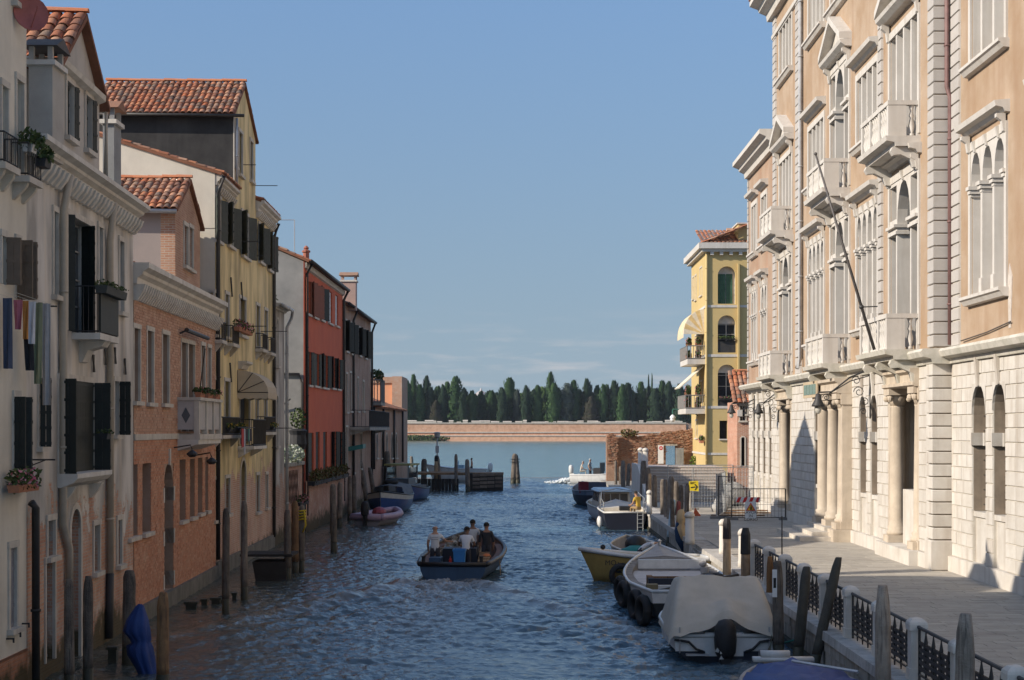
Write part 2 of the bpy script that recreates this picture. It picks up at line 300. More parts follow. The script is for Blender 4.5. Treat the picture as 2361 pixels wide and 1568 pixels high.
M_lagoon = watermat('lagoon_water', (.12, .19, .18), .2, 1.4, .30, .22)
def build_water():
    rng = np.random.default_rng(3)
    ny, nx = 1300, 290
    ys = 20 * (172 / 20) ** np.linspace(0, 1, ny)
    xl = np.interp(ys, [20, 145, 150, 172], [-13, -13, -30, -40]); xr = np.interp(ys, [20, 130, 140, 172], [8, 8, 30, 40])
    t = np.linspace(0, 1, nx)
    X = xl[:, None] + (xr - xl)[:, None] * t[None]; Y = np.repeat(ys[:, None], nx, 1)
    Z = np.zeros_like(X)
    for i in range(60):
        lam = .18 * (1.5 / .18) ** (rng.random() ** 1.2); k = 2 * np.pi / lam; th = rng.normal(math.pi / 2, .75); amp = .0105 * lam ** .58 / (1 + .25 * lam)
        ph = k * (X * np.cos(th) + Y * np.sin(th)) + rng.random() * 6.28 + .8 * np.sin(.35 * X + .21 * Y + i)
        s_ = np.sin(ph); Z += amp * (1 - 2 * np.abs(np.sin(ph / 2 + i))) * .6 + amp * s_ * .6
    gust = .75 + .4 * np.sin(.23 * Y + .5 * X) * np.sin(.11 * Y - .31 * X + 1)
    calm = np.interp(X, [-11, -8.5, -5, 3, 6], [.45, .55, 1, 1, .7])
    Z *= gust * calm * .88
    # wake of the work boat: ridges opening towards the eye, churned water astern
    bx, by = -2.75, 55.0
    chn = np.zeros_like(X)
    for sgn in (-1, 1):
        for j, (off, a0) in enumerate(((.0, .19), (1.3, .13), (2.6, .09))):
            line = sgn * ((by + 3 - Y) * .34 - off); dist = (X - bx) - line
            fade = np.clip((by + 3 - Y) / 3, 0, 1) * np.exp(-np.clip(by - Y, 0, 60) / 22) * (line * sgn > 0)
            chn += (a0 > .15) * .8 * np.exp(-(dist / .5) ** 2) * fade; Z += a0 * np.exp(-(dist / .42) ** 2) * fade * (.7 + .3 * np.sin(Y * 2.1 + X * 3))
    ast = np.exp(-((X - bx) / (1.1 + .05 * np.clip(by - Y, 0, 99))) ** 2) * np.clip((by - Y) / 1.0, 0, 1) * np.exp(-np.clip(by - Y, 0, 60) / 9)
    chop = np.zeros_like(X)
    for i in range(14):
        k = rng.uniform(4, 12); th = rng.uniform(0, 6.28); chop += np.abs(np.sin(k * (X * np.cos(th) + Y * np.sin(th)) + i)) - .5
    Z += ast * chop * .042
    Z *= np.clip((172 - Y) / 18, 0, 1)
    vs_ = np.stack([X, Y, Z], -1).reshape(-1, 3)
    idx = np.arange(ny * nx).reshape(ny, nx)
    q = np.stack([idx[:-1, :-1], idx[:-1, 1:], idx[1:, 1:], idx[1:, :-1]], -1).reshape(-1, 4)
    me = bpy.data.meshes.new('canal_water'); me.vertices.add(len(vs_)); me.vertices.foreach_set('co', vs_.ravel().astype(np.float32))
    me.loops.add(q.size); me.loops.foreach_set('vertex_index', q.ravel().astype(np.int32)); me.polygons.add(len(q))
    me.polygons.foreach_set('loop_start', np.arange(0, q.size, 4, dtype=np.int32)); me.polygons.foreach_set('use_smooth', np.ones(len(q), dtype=bool))
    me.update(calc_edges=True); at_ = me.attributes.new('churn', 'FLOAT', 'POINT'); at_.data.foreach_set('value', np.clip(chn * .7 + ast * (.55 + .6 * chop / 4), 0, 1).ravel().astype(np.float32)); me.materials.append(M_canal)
    o = bpy.data.objects.new('canal_water', me); COL.objects.link(o); struct(o)
    mb = MB(); mb.box(-1100, 1100, 141, 950, -3.0, -.07); struct(mb.build('lagoon_water', M_lagoon))
build_water()
# ---- stone and plaster materials used all over
M_istria = mat('istrian_stone', (.66, .62, .55), (.56, .51, .44), rough=.75, scale=1.5, bump=.15, streak=.5, stain=(.33, .29, .24))
M_istria2 = mat('white_trim_stone', (.60, .545, .46), (.46, .41, .34), rough=.75, scale=2, bump=.1, streak=.5, stain=(.34, .29, .24))
M_kerb = mat('coping_stone', (.50, .47, .43), (.36, .34, .30), rough=.8, scale=2.5, bump=.25, streak=.6, stain=(.2, .18, .15), rand=.12)
M_quay = mat('quay_stone', (.42, .38, .33), (.27, .25, .21), rough=.85, scale=1.8, bump=.4, streak=.9, stain=(.09, .085, .06))
M_wet = mat('wet_weed_stone', (.035, .035, .022), (.06, .055, .035), rough=.5, scale=3, bump=.5)
M_pave = piecemat('paving_trachyte', [(.34, .305, .255), (.41, .37, .31), (.37, .335, .28), (.44, .40, .335)], rough=.8, bump=.35, worn=(.25, .23, .20), wamt=.45)
M_iron = mat('black_iron', (.025, .026, .027), (.05, .045, .04), rough=.55, bump=.1, spec=.4)
M_wood = mat('weathered_pile', (.23, .19, .15), (.11, .09, .075), rough=.9, scale=3, bump=.8, streak=1, grain=9, stain=(.05, .045, .04), rand=.25)
M_woodbrown = mat('brown_timber', (.28, .16, .075), (.15, .085, .045), rough=.85, scale=3, bump=.7, streak=.9, grain=8, stain=(.06, .04, .03), rand=.15)
M_woodpale = mat('pale_timber', (.52, .37, .22), (.36, .25, .15), rough=.85, scale=4, bump=.5, streak=.9, grain=6, stain=(.16, .11, .07), rand=.1)
M_black = mat('black_paint', (.018, .018, .02), (.035, .034, .034), rough=.6, bump=.1)
M_glass = glassmat('window_glass')
M_darkgap = mat('dark_interior', (.02, .02, .02), rough=.9, bump=0)
GZ = .85                                   # height of the quay paving
QX = 6.3                                   # edge of the quay
def build_quay():
    root = MB(); root.box(QX + .02, 30, 15, 137, -3, GZ - .03); fo = root.build('fondamenta', M_quay); struct(fo)
    # base courses of the quay wall, each a little proud
    for k, (z0, z1, pr) in enumerate(((-1.5, .12, .10), (.14, .44, .03), (.455, .68, .05))):
        mb = MB(); y = 16.0; i = 0
        while y < 96:
            ln = 1.15 + .5 * random.random(); mb.box(QX - pr + random.uniform(-.008, .008), QX + .3, y, y + ln - .012, z0, z1); y += ln
        o = mb.build('quay_course', M_wet if k == 0 else M_quay, fo); o['kind'] = 'stuff'
    # coping stones, one object each
    y = 20.0; i = 0
    while y < 95:
        ln = 1.5 + .5 * random.random()
        if not (58.4 < y + ln / 2 < 62.5):
            mb = MB(); x0, x1 = QX - .10, QX + .62; h = random.uniform(-.006, .006)
            mb.hexa([(x0, y, .69), (x1, y, .69), (x1, y + ln - .014, .69), (x0, y + ln - .014, .69), (x0 + .015, y + .006, GZ + .03 + h), (x1, y + .006, GZ + .03 + h), (x1, y + ln - .02, GZ + .03 + h), (x0 + .015, y + ln - .02, GZ + .03 + h)])
            mb.build('coping_stone', M_kerb, fo)
        y += ln
    # landing steps cut into the quay
    for k in range(4):
        mb = MB(); mb.box(QX - .10, QX + .62 - .0 * k, 58.45 + .95 * k, 59.38 + .95 * k, .1, .18 + .2 * k if k < 3 else .80); mb.build('landing_step', M_kerb, fo)
    # paving slabs laid in courses across the walk
    slabs = []; y = 24.0; row = 0
    while y < 94:
        w = .34 + .1 * random.random(); x = QX + .64 - random.random() * .4
        while x < 13.3:
            ln = random.uniform(.5, 1.0)
            slabs.append((max(x, QX + .64), min(x + ln, 13.3), y, y + w, random.uniform(-.004, .004), random.uniform(-.003, .003))); x += ln
        y += w; row += 1
    big = MB()
    for i, (x0, x1, y0, y1, a, b) in enumerate(slabs):
        if x1 - x0 < .08: continue
        tgt = MB() if 40 <= i < 340 else big; g = .006
        z = GZ - .025
        tgt.hexa([(x0 + g, y0 + g, z), (x1 - g, y0 + g, z), (x1 - g, y1 - g, z), (x0 + g, y1 - g, z), (x0 + g, y0 + g, GZ + a), (x1 - g, y0 + g, GZ + a + b), (x1 - g, y1 - g, GZ + b), (x0 + g, y1 - g, GZ)])
        if tgt is not big: tgt.build('paving_stone', M_pave, fo)
    big.build('paving', M_pave, fo, 'stuff')
    # white strips let into the paving
    for (yy, n) in ((66.2, 3), (83.5, 2)):
        for k in range(n):
            mb = MB(); mb.box(QX + .7, QX + 2.6, yy + k * .75, yy + k * .75 + .28, GZ - .01, GZ + .012); mb.build('white_strip', M_istria2, fo)
    return fo
FOND = build_quay()
# ---- far island: ground, brick wall with white bands, domes, trees come later
M_farbrick = brickmat('far_brick', (.64, .33, .19), (.70, .37, .22), (.62, .40, .28), worn=(.70, .47, .34), wamt=.6)
M_soil = mat('island_soil', (.11, .10, .06), rough=.95)
DI = 668.0
mb = MB(); mb.box(-900, 900, DI + 1.2, DI + 220, -1, 3.2); struct(mb.build('island_ground', M_soil))
# ================================================================== the houses on the left
M_cream = mat('cream_plaster', (.70, .635, .52), (.58, .525, .43), scale=.8, bump=.12, streak=.4, stain=(.42, .37, .29))
M_greyplaster = brickmat('peeling_plaster', (.50, .24, .15), (.58, .33, .22), (.46, .37, .29), plaster=(.65, .60, .53), zlo=.6, zhi=6.2, pscale=1.1, green=1.3, stripes=.45, wamt=.8, worn=(.58, .50, .42))
M_greyside = mat('grey_plaster', (.29, .28, .26), (.21, .205, .195), scale=.9, bump=.15, stain=(.2, .19, .18), stain_amt=.5)
M_bricksmooth = brickmat('house_brick_base', (.40, .17, .09), (.44, .2, .11), (.36, .2, .13), worn=(.47, .25, .15), wamt=.5, green=1.0, stripes=.15)
M_brickback = mat('brick_mortar', (.42, .30, .22), (.34, .23, .16), scale=2, bump=.3)
M_bricks = piecemat('house_bricks', [(.44, .235, .155), (.51, .29, .19), (.47, .255, .165), (.56, .34, .235), (.42, .22, .145)], worn=(.58, .42, .30), wamt=.5)
M_bricklow = piecemat('lower_house_bricks', [(.50, .22, .125), (.58, .28, .165), (.46, .2, .115), (.60, .33, .21)], worn=(.58, .38, .25), wamt=.55)
M_yellow = brickmat('ochre_plaster', (.54, .28, .18), (.60, .36, .25), (.62, .52, .42), plaster=(.80, .63, .33), zlo=1.6, zhi=5.2, pscale=.6, stripes=.3, green=.9)
M_tarred = mat('tarred_wall', (.030, .029, .029), (.052, .05, .048), scale=1.1, bump=.2, streak=.35, stain=(.09, .085, .08))
M_red = mat('red_plaster', (.58, .135, .062), (.50, .11, .055), scale=.9, bump=.1, streak=.35, stain=(.50, .17, .09))
M_redbase = brickmat('red_house_base', (.46, .21, .14), (.52, .27, .19), (.45, .36, .28), worn=(.55, .45, .36), wamt=.7, stripes=.5, green=1.2)
M_greybrick = brickmat('grey_brick', (.36, .19, .13), (.42, .25, .18), (.42, .35, .28), worn=(.40, .35, .29), wamt=.5, stripes=.25, green=1.0)
M_lowbrick = brickmat('low_house_brick', (.42, .22, .14), (.48, .27, .18), (.38, .3, .24), worn=(.42, .30, .22), wamt=.5, stripes=.45, green=1.2)
M_shutdark = mat('dark_green_shutter', (.020, .024, .021), (.028, .032, .028), rough=.6, scale=6, bump=.15)
M_shutgreen = mat('green_grey_shutter', (.055, .062, .050), (.04, .045, .037), rough=.6, scale=6, bump=.15)
M_shutbrown = mat('brown_shutter', (.16, .115, .08), (.12, .088, .062), rough=.65, scale=6, bump=.15)
M_shutred = mat('brick_red_shutter', (.24, .085, .05), (.19, .068, .042), rough=.7, scale=6, bump=.15)
M_shutwhite = mat('white_blind', (.6, .6, .58), rough=.6, scale=6, bump=.1)
M_casement = mat('casement_paint', (.5, .47, .42), rough=.6, bump=.05)
M_pipe = mat('plaster_coloured_pipe', (.47, .40, .31), (.4, .34, .26), rough=.5, bump=.05)
M_pipedark = mat('dark_pipe', (.055, .05, .045), (.04, .036, .034), rough=.5, bump=.05)
M_zinc = mat('zinc_gutter', (.42, .42, .42), (.34, .34, .35), rough=.4, metal=.3, bump=.05)
M_tiles = piecemat('roof_tiles', [(.11, .085, .07), (.44, .14, .06), (.28, .17, .12), (.52, .20, .09), (.15, .115, .09), (.48, .27, .17), (.42, .13, .055)], bump=.5, worn=(.15, .12, .095), wamt=.4)
M_ridge = piecemat('ridge_tiles', [(.48, .17, .08), (.55, .22, .11), (.46, .19, .11)], bump=.4)
M_roofbase = mat('roof_underlay', (.24, .105, .06), rough=.95)
M_leaf = piecemat('leaves', [(.035, .06, .018), (.06, .09, .025), (.08, .10, .03), (.045, .07, .03)], rough=.6, bump=0)
M_leafdry = piecemat('trailing_leaves', [(.06, .08, .02), (.11, .10, .03), (.13, .06, .03), (.05, .07, .02)], rough=.6, bump=0)
M_flower = piecemat('pink_flowers', [(.55, .12, .18), (.6, .3, .35), (.5, .05, .06)], rough=.7, bump=0)
M_white_fl = piecemat('white_flowers', [(.55, .55, .5), (.4, .44, .36), (.16, .22, .1)], rough=.7, bump=0)
M_terra = mat('terracotta', (.40, .17, .09), (.33, .14, .08), rough=.85, scale=8)
M_canvas = mat('awning_canvas', (.52, .43, .31), (.47, .39, .28), rough=.9, bump=.05)
TILE = None
def tile_mesh():
    mb = MB(); n = 5; r0, r1, L_ = .100, .080, .42
    for dr in (0,):
        a = [(-r0 * math.cos(math.pi * i / n), 0, r0 * .8 * math.sin(math.pi * i / n)) for i in range(n + 1)]
        b = [(-r1 * math.cos(math.pi * i / n), L_, r1 * .8 * math.sin(math.pi * i / n) - .02) for i in range(n + 1)]
        ai = [(x * .82, y, z * .78) for x, y, z in a]
        mb.smooth = True; mb.loft([b, a], False); mb.smooth = False; mb.loft([a, ai], False)
    return mb
def tiled(root, E0, E1, R1, R0, name='roof', th=.1, ridge=True, pitch=.205, rowp=.33, soffit=None, budget=300):
    """one roof slope (eave E0-E1, ridge R0-R1): slab plus barrel tiles, each tile an object under the slab"""
    global TILE
    E0, E1, R1, R0 = map(Vector, (E0, E1, R1, R0))
    nrm = (E1 - E0).cross(R0 - E0).normalized()
    if nrm.z < 0: nrm = -nrm
    mb = MB(); mb.hexa([E0 - nrm * th, E1 - nrm * th, R1 - nrm * th, R0 - nrm * th, E0, E1, R1, R0]); ro = fixn(mb.build(name, M_roofbase, root))
    ex = (E1 - E0).normalized(); up = (R0 - E0) - ex * (R0 - E0).dot(ex); sl = up.length; up.normalize()
    cols = max(1, int((E1 - E0).length / pitch)); rows = max(1, int(sl / rowp))
    pitch = (E1 - E0).length / cols; rowp = sl / rows; n = 0; extra = MB()
    base = tile_mesh()
    if TILE is None:
        me = bpy.data.meshes.new('roof_tile'); me.from_pydata(base.v, [], base.f); me.materials.append(M_tiles); me.polygons.foreach_set('use_smooth', base.sm); TILE = me
    for j in range(rows):
        for i in range(cols):
            t0 = (i + .5) / cols; p = E0.lerp(E1, t0) + up * (j * rowp - .06)
            q = R0.lerp(R1, t0)
            if (p - E0).dot(ex) < 0: continue
            p = p + nrm * (.012 + random.uniform(-.006, .012)) + ex * random.uniform(-.014, .014)
            yaw = random.gauss(0, .03); u2 = (up + ex * yaw).normalized(); e2 = u2.cross(nrm).normalized()
            M_ = Matrix((( e2.x, u2.x, nrm.x, p.x), (e2.y, u2.y, nrm.y, p.y), (e2.z, u2.z, nrm.z, p.z), (0, 0, 0, 1)))
            sc = Matrix.Diagonal((pitch / .205, rowp / .33, random.uniform(.85, 1.15), 1)); M_ = M_ @ sc
            if n < budget:
                o = bpy.data.objects.new('roof_tile', TILE); COL.objects.link(o); o.parent = ro; o.matrix_parent_inverse = Matrix(wmat(ro).inverted()); o.matrix_basis = M_
            else: extra.add([M_ @ Vector(v) for v in base.v], base.f)
            n += 1
    if extra.v: extra.build('roof_tiles', M_tiles, ro, 'stuff')
    if ridge:
        L_ = (R1 - R0).length; k = max(1, int(L_ / .42)); d = (R1 - R0).normalized()
        for i in range(k):
            a = R0 + d * (i * L_ / k - .03); b = R0 + d * ((i + 1) * L_ / k + .02)
            mb = MB(); s_ = d.cross(Vector((0, 0, 1))).normalized(); lift = Vector((0, 0, .04 + random.uniform(-.012, .02)))
            mb.loft([[p + lift + s_ * (-r * math.cos(math.pi * t / 5)) + Vector((0, 0, r * .8 * math.sin(math.pi * t / 5))) for t in range(6)] for p, r in ((a, .125), (b, .105))], True)
            mb.build('ridge_tile', M_ridge, ro)
    return ro
def leafcards(mb, c, rx, ry, rz, n, size, hang=0):
    for _ in range(n):
        while True:
            p = Vector((random.uniform(-1, 1), random.uniform(-1, 1), random.uniform(-1, 1)))
            if p.length < 1: break
        q = Vector((c[0] + p.x * rx, c[1] + p.y * ry, c[2] + p.z * rz - hang * abs(p.x)))
        a = Vector((random.uniform(-1, 1), random.uniform(-1, 1), random.uniform(-1, 1))).normalized(); b = a.cross(Vector((random.uniform(-1, 1), random.uniform(-1, 1), .3))).normalized()
        s_ = size * random.uniform(.6, 1.3); mb.poly([q - a * s_, q + b * s_ * .55, q + a * s_, q - b * s_ * .55])
def leaf(mb, fr, uh, c, w, z0, z1, ang, th=.035, n0=.03, bat=True):
    """shutter leaf hinged at uh; c=+1 hinged on the near jamb; ang 0 shut, 90 square to the wall, 180 flat on the wall"""
    a = math.radians(ang); du, dn = c * math.cos(a), math.sin(a); pu, pn = -dn * c, math.cos(a)
    def P(s, t, z): return fr.p(uh + du * s + pu * t * c, n0 + dn * s + pn * t, z)
    k = max(2, round(w / .16))
    for i in range(k):
        s0, s1 = w * i / k + .004, w * (i + 1) / k - .004
        mb.hexa([P(s0, 0, z0), P(s1, 0, z0), P(s1, th, z0), P(s0, th, z0), P(s0, 0, z1), P(s1, 0, z1), P(s1, th, z1), P(s0, th, z1)])
    if bat:
        nb = max(2, int((z1 - z0) / .34))
        for i in range(nb + 1):
            z = z0 + .04 + (z1 - z0 - .14) * i / nb
            for t0, t1 in ((-.012, 0), (th, th + .012)):
                mb.hexa([P(0, t0, z), P(w, t0, z), P(w, t1, z), P(0, t1, z), P(0, t0, z + .06), P(w, t0, z + .06), P(w, t1, z + .06), P(0, t1, z + .06)])
def win(B, fr, holes, px0, px1, yt, yb, n=0, arch=0, stone=M_istria2, sw=.09, proud=.035, sill=True, shut=None, shutm=M_shutdark, depth=.26, fill='casement', name='window', minw=0, lintel=.12, uz=None):
    """a window given by the picture rows and columns of its opening. shut = (near angle, far angle) or None"""
    if uz: u0, u1, z0, z1 = uz
    else:
        u0, u1 = sorted((fr.u(px0, n), fr.u(px1, n))); pm = (px0 + px1) / 2; z1, z0 = fr.z(pm, yt, n), fr.z(pm, yb, n)
        if u1 - u0 < minw: m_ = (u0 + u1) / 2; u0, u1 = m_ - minw / 2, m_ + minw / 2
    rise = arch * (u1 - u0) / 2
    holes.append((u0, u1, z0, z1, rise, depth))
    mb = MB()
    if sw:
        fr.box(mb, u0 - sw, u0 + .004, n - .03, n + proud, z0, z1 - rise); fr.box(mb, u1 - .004, u1 + sw, n - .03, n + proud, z0, z1 - rise)
        if rise:
            ar = arcpts(u0, u1, z1 - rise, rise); ao = arcpts(u0 - sw, u1 + sw, z1 - rise, rise + sw)
            for (p, q), (r, s_), (p2, q2), (r2, s2) in zip(ar[:-1], ar[1:], ao[:-1], ao[1:]):
                fr.slab(mb, [(p, q), (r, s_), (r2, s2), (p2, q2)], n - .03, n + proud)
        else: fr.box(mb, u0 - sw - .02, u1 + sw + .02, n - .03, n + proud + .01, z1 - .004, z1 + lintel)
    if sill: fr.box(mb, u0 - sw - .05, u1 + sw + .05, n - .03, n + proud + .09, z0 - .1, z0 + .004)
    if not mb.v: fr.box(mb, u0, u1, n - depth, n - depth + .03, z0, z0 + .05)
    w = mb.build(name, stone, B)
    mb = MB(); nn = n - depth + .03
    if fill == 'casement':
        pane = MB(); pane.quad(fr.p(u0, nn, z0), fr.p(u1, nn, z0), fr.p(u1, nn, z1), fr.p(u0, nn, z1)); pane.build('pane', M_glass, w)
        for a, b in ((u0, u0 + .05), ((u0 + u1) / 2 - .03, (u0 + u1) / 2 + .03), (u1 - .05, u1)): fr.box(mb, a, b, nn + .004, nn + .045, z0, z1)
        for z in (z0, (z0 + z1) / 2 - .02, z0 + (z1 - z0) * .25, z0 + (z1 - z0) * .75, z1 - .05): fr.box(mb, u0, u1, nn + .004, nn + .04, z, z + .035)
        mb.build('casement', M_casement, w)
    elif fill == 'shutter':
        h = (u1 - u0) / 2; sh = MB(); leaf(sh, fr, u0, 1, h - .004, z0, z1 - rise * .4, 0, n0=nn); sh.build('shutter', shutm, w)
        sh = MB(); leaf(sh, fr, u1, -1, h - .004, z0, z1 - rise * .4, 0, n0=nn); sh.build('shutter', shutm, w)
    elif fill:
        mb.quad(fr.p(u0, nn, z0), fr.p(u1, nn, z0), fr.p(u1, nn, z1), fr.p(u0, nn, z1)); mb.build('infill', fill, w)
    if shut:
        for c, uh, a in ((1, u0, shut[0]), (-1, u1, shut[1])):
            if a is None: continue
            sh = MB(); leaf(sh, fr, uh - c * .01, c, shut[2] if len(shut) > 2 else (u1 - u0) / 2 + .03, z0, z1 - rise * .5, a, n0=n + proud + .01); sh.build('shutter', shutm, w)
    return w, (u0, u1, z0, z1)
def iron_rail(mb, pts, z0, z1, step=.11, r=.010):
    for a, b in zip(pts[:-1], pts[1:]):
        a, b = Vector(a), Vector(b); L_ = (b - a).length; k = max(1, int(L_ / step))
        for i in range(k + 1):
            p = a.lerp(b, i / k); mb.tube([(p.x, p.y, z0), (p.x, p.y, z1)], r, 4, False)
        for z in (z0 + .04, z1): mb.tube([(a.x, a.y, z), (b.x, b.y, z)], r * 1.7, 4)
def balcony(B, fr, u0, u1, n, z, h=.95, slab_m=M_istria2, step=.11, plants=None, th=.12, brackets=True):
    mb = MB(); fr.box(mb, u0, u1, 0, n, z - th, z)
    if brackets:
        for u in (u0 + .12, u1 - .22): fr.prism(mb, [(0, z - th), (n * .8, z - th), (n * .72, z - th - .08), (.05, z - th - .3), (0, z - th - .32)], u, u + .12)
    bl = fixn(mb.build('balcony', slab_m, B))
    mb = MB(); e = .04; P = [fr.p(u0 + e, 0.02, z), fr.p(u0 + e, n - e, z), fr.p(u1 - e, n - e, z), fr.p(u1 - e, .02, z)]
    iron_rail(mb, P, z, z + h, step); mb.build('railing', M_iron, bl)
    return bl
def flowerbox(label, fr, u0, u1, n0, n1, z, h=.18, pot=M_terra, leafm=M_leaf, flow=M_flower, nl=160, name='flower_box', size=.06, grow=.22, group=None, nf=40, cat='flower box'):
    mb = MB(); fr.prism(mb, [(n0 + .03, z), (n1 - .03, z), (n1, z + h), (n0, z + h)], u0, u1)
    c = fr.p((u0 + u1) / 2, (n0 + n1) / 2, z); r = thing(name, label, cat, c, group); mb.build('trough', pot, r)
    L_ = MB(); k = max(2, int((u1 - u0) / .3))
    for i in range(k):
        q = fr.p(u0 + (u1 - u0) * (i + .5) / k, (n0 + n1) / 2, z + h + grow * .4); leafcards(L_, q, .2, .22, grow, max(8, nl // k), size)
    L_.build('foliage', leafm, r, 'stuff')
    if flow:
        L_ = MB()
        for i in range(k):
            q = fr.p(u0 + (u1 - u0) * (i + .5) / k, (n0 + n1) / 2 + .05, z + h + grow * .5); leafcards(L_, q, .2, .22, grow, max(3, nf // k), size * .7)
        L_.build('flowers', flow, r, 'stuff')
    return r
def pipe(B, pts, r, m, name='downpipe', clips=True, n=8):
    mb = MB(); mb.smooth = True; mb.tube(pts, r, n)
    if clips:
        for a, b in zip(pts[:-1], pts[1:]):
            a, b = Vector(a), Vector(b); L_ = (b - a).length
            for i in range(int(L_ / 2.2)):
                p = a.lerp(b, (i + .5) / max(1, int(L_ / 2.2))); q = p + (b - a).normalized() * .05; mb.tube([p, q], r * 1.3, n)
    return mb.build(name, m, B)
def cornice(B, fr, u0, u1, z, h, n, m, name='cornice', dent=0, dm=None, dz=.3):
    mb = MB(); fr.prism(mb, [(-.05, z), (n * .25, z), (n * .3, z + h * .3), (n * .6, z + h * .45), (n * .65, z + h * .6), (n, z + h * .75), (n, z + h), (-.05, z + h)], u0, u1)
    c = fixn(mb.build(name, m, B))
    if dent:
        k = int((u1 - u0) / dent)
        for i in range(k):
            a = u0 + (i + .25) * dent; mb = MB(); fr.prism(mb, [(0, z - dz), (n * .25, z - dz), (n * .6, z - dz * .45), (n * .75, z - .002), (0, z - .002)], a, a + dent * .45); fixn(mb.build('corbel', dm or m, c))
    return c
def body(mb, fr, u0, u1, z0, ztop, back, zback=None):
    """side, back and top faces of a house behind its facade"""
    zb = zback if zback is not None else ztop
    mb.quad(fr.p(u0, 0, z0), fr.p(u0, 0, ztop), fr.p(u0, -back, zb), fr.p(u0, -back, z0))
    mb.quad(fr.p(u1, 0, z0), fr.p(u1, -back, z0), fr.p(u1, -back, zb), fr.p(u1, 0, ztop))
    mb.quad(fr.p(u0, -back, z0), fr.p(u0, -back, zb), fr.p(u1, -back, zb), fr.p(u1, -back, z0))
    mb.quad(fr.p(u0, 0, ztop), fr.p(u1, 0, ztop), fr.p(u1, -back, zb), fr.p(u0, -back, zb))
# ---------------------------------------------------------------- cream house at the left edge
fA = Fr((-9.2, 2), (-9.68, 31.95))
uE = fA.u(61)
B = thing('cream_house', 'cream plastered house cut by the left edge with drying line and dark shutters', 'house', fA.p(uE, 0, 0)); HOUSE1 = B
hs_ = []
zb = fA.z(57, 1496)
def w1(*a, **k): return win(B, fA, hs_, *a, **k)
w1(36, 52, 187, 395, sw=.06, sill=False)
w1(2, 16, 200, 380, sw=.06, sill=False)
w1(30, 49, -90, 12, sw=.08)
w1(36, 44, 556, 690, sw=.07, sill=False, shut=(95, 100, .30), shutm=M_shutbrown)
w1(2, 12, 545, 655, sw=.05, sill=False, shut=(None, 110, .25), shutm=M_shutbrown)
w1(30, 42, 915, 1080, sw=.05, sill=False, shut=(100, 105, .22), shutm=M_shutdark)
w1(21, 36, 1262, 1448, sw=.1, fill='shutter', shutm=mat('grey_panel', (.26, .26, .28), rough=.6), depth=.1)
mb = MB(); wall(mb, fA, 0, uE, zb, 16, hs_); body(mb, fA, 0, uE, -2, 16, 9); mb.build('wall', M_cream, B)
mb = MB(); wall(mb, fA, 0, uE - .02, -2, zb, [], n=.03); fA.box(mb, 0, uE - .02, -.02, .03, zb - .05, zb); mb.build('plinth', M_bricksmooth, B)
balcony(B, fA, fA.u(-26), fA.u(10), .30, fA.z(5, 388), h=.55)
bl = balcony(B, fA, fA.u(24), fA.u(57), .36, fA.z(40, 412), h=.62)
for u in (fA.u(30), fA.u(47)):
    r = flowerbox(('nearer' if u == fA.u(30) else 'farther') + ' white pot of dark green shrub on the cream house balcony', fA, u, u + .3, .16, .38, fA.z(40, 355), h=.15, pot=mat('white_pot', (.6, .58, .54), rough=.6), flow=None, grow=.22, nl=150, group='pots on the cream balcony')
flowerbox('long black trough of trailing green plants at the corner of the cream house balcony', fA, fA.u(46), fA.u(60), .26, .5, fA.z(50, 385), h=.16, pot=M_black, flow=None, grow=.2, nl=200)
flowerbox('terracotta flower boxes with pink flowers under the lowest cream house window', fA, fA.u(3), fA.u(52), .10, .34, fA.z(40, 1132), h=.14, grow=.24, nl=260, nf=60)
pipe(B, [fA.p(uE + .05, .08, fA.z(58, 1160)), fA.p(uE + .14, .14, fA.z(58, 1172)), fA.p(uE + .15, .14, -.4)], .08, M_pipedark)
for px, py in ((14, 1475), (30, 1462), (50, 1440)):
    mb = MB(); u = fA.u(px); z = fA.z(px, py); fA.box(mb, u, u + .03, 0, .14, z, z + .03); fA.box(mb, u, u + .03, .12, .15, z - .06, z + .03); mb.build('iron_hook', M_iron, B)
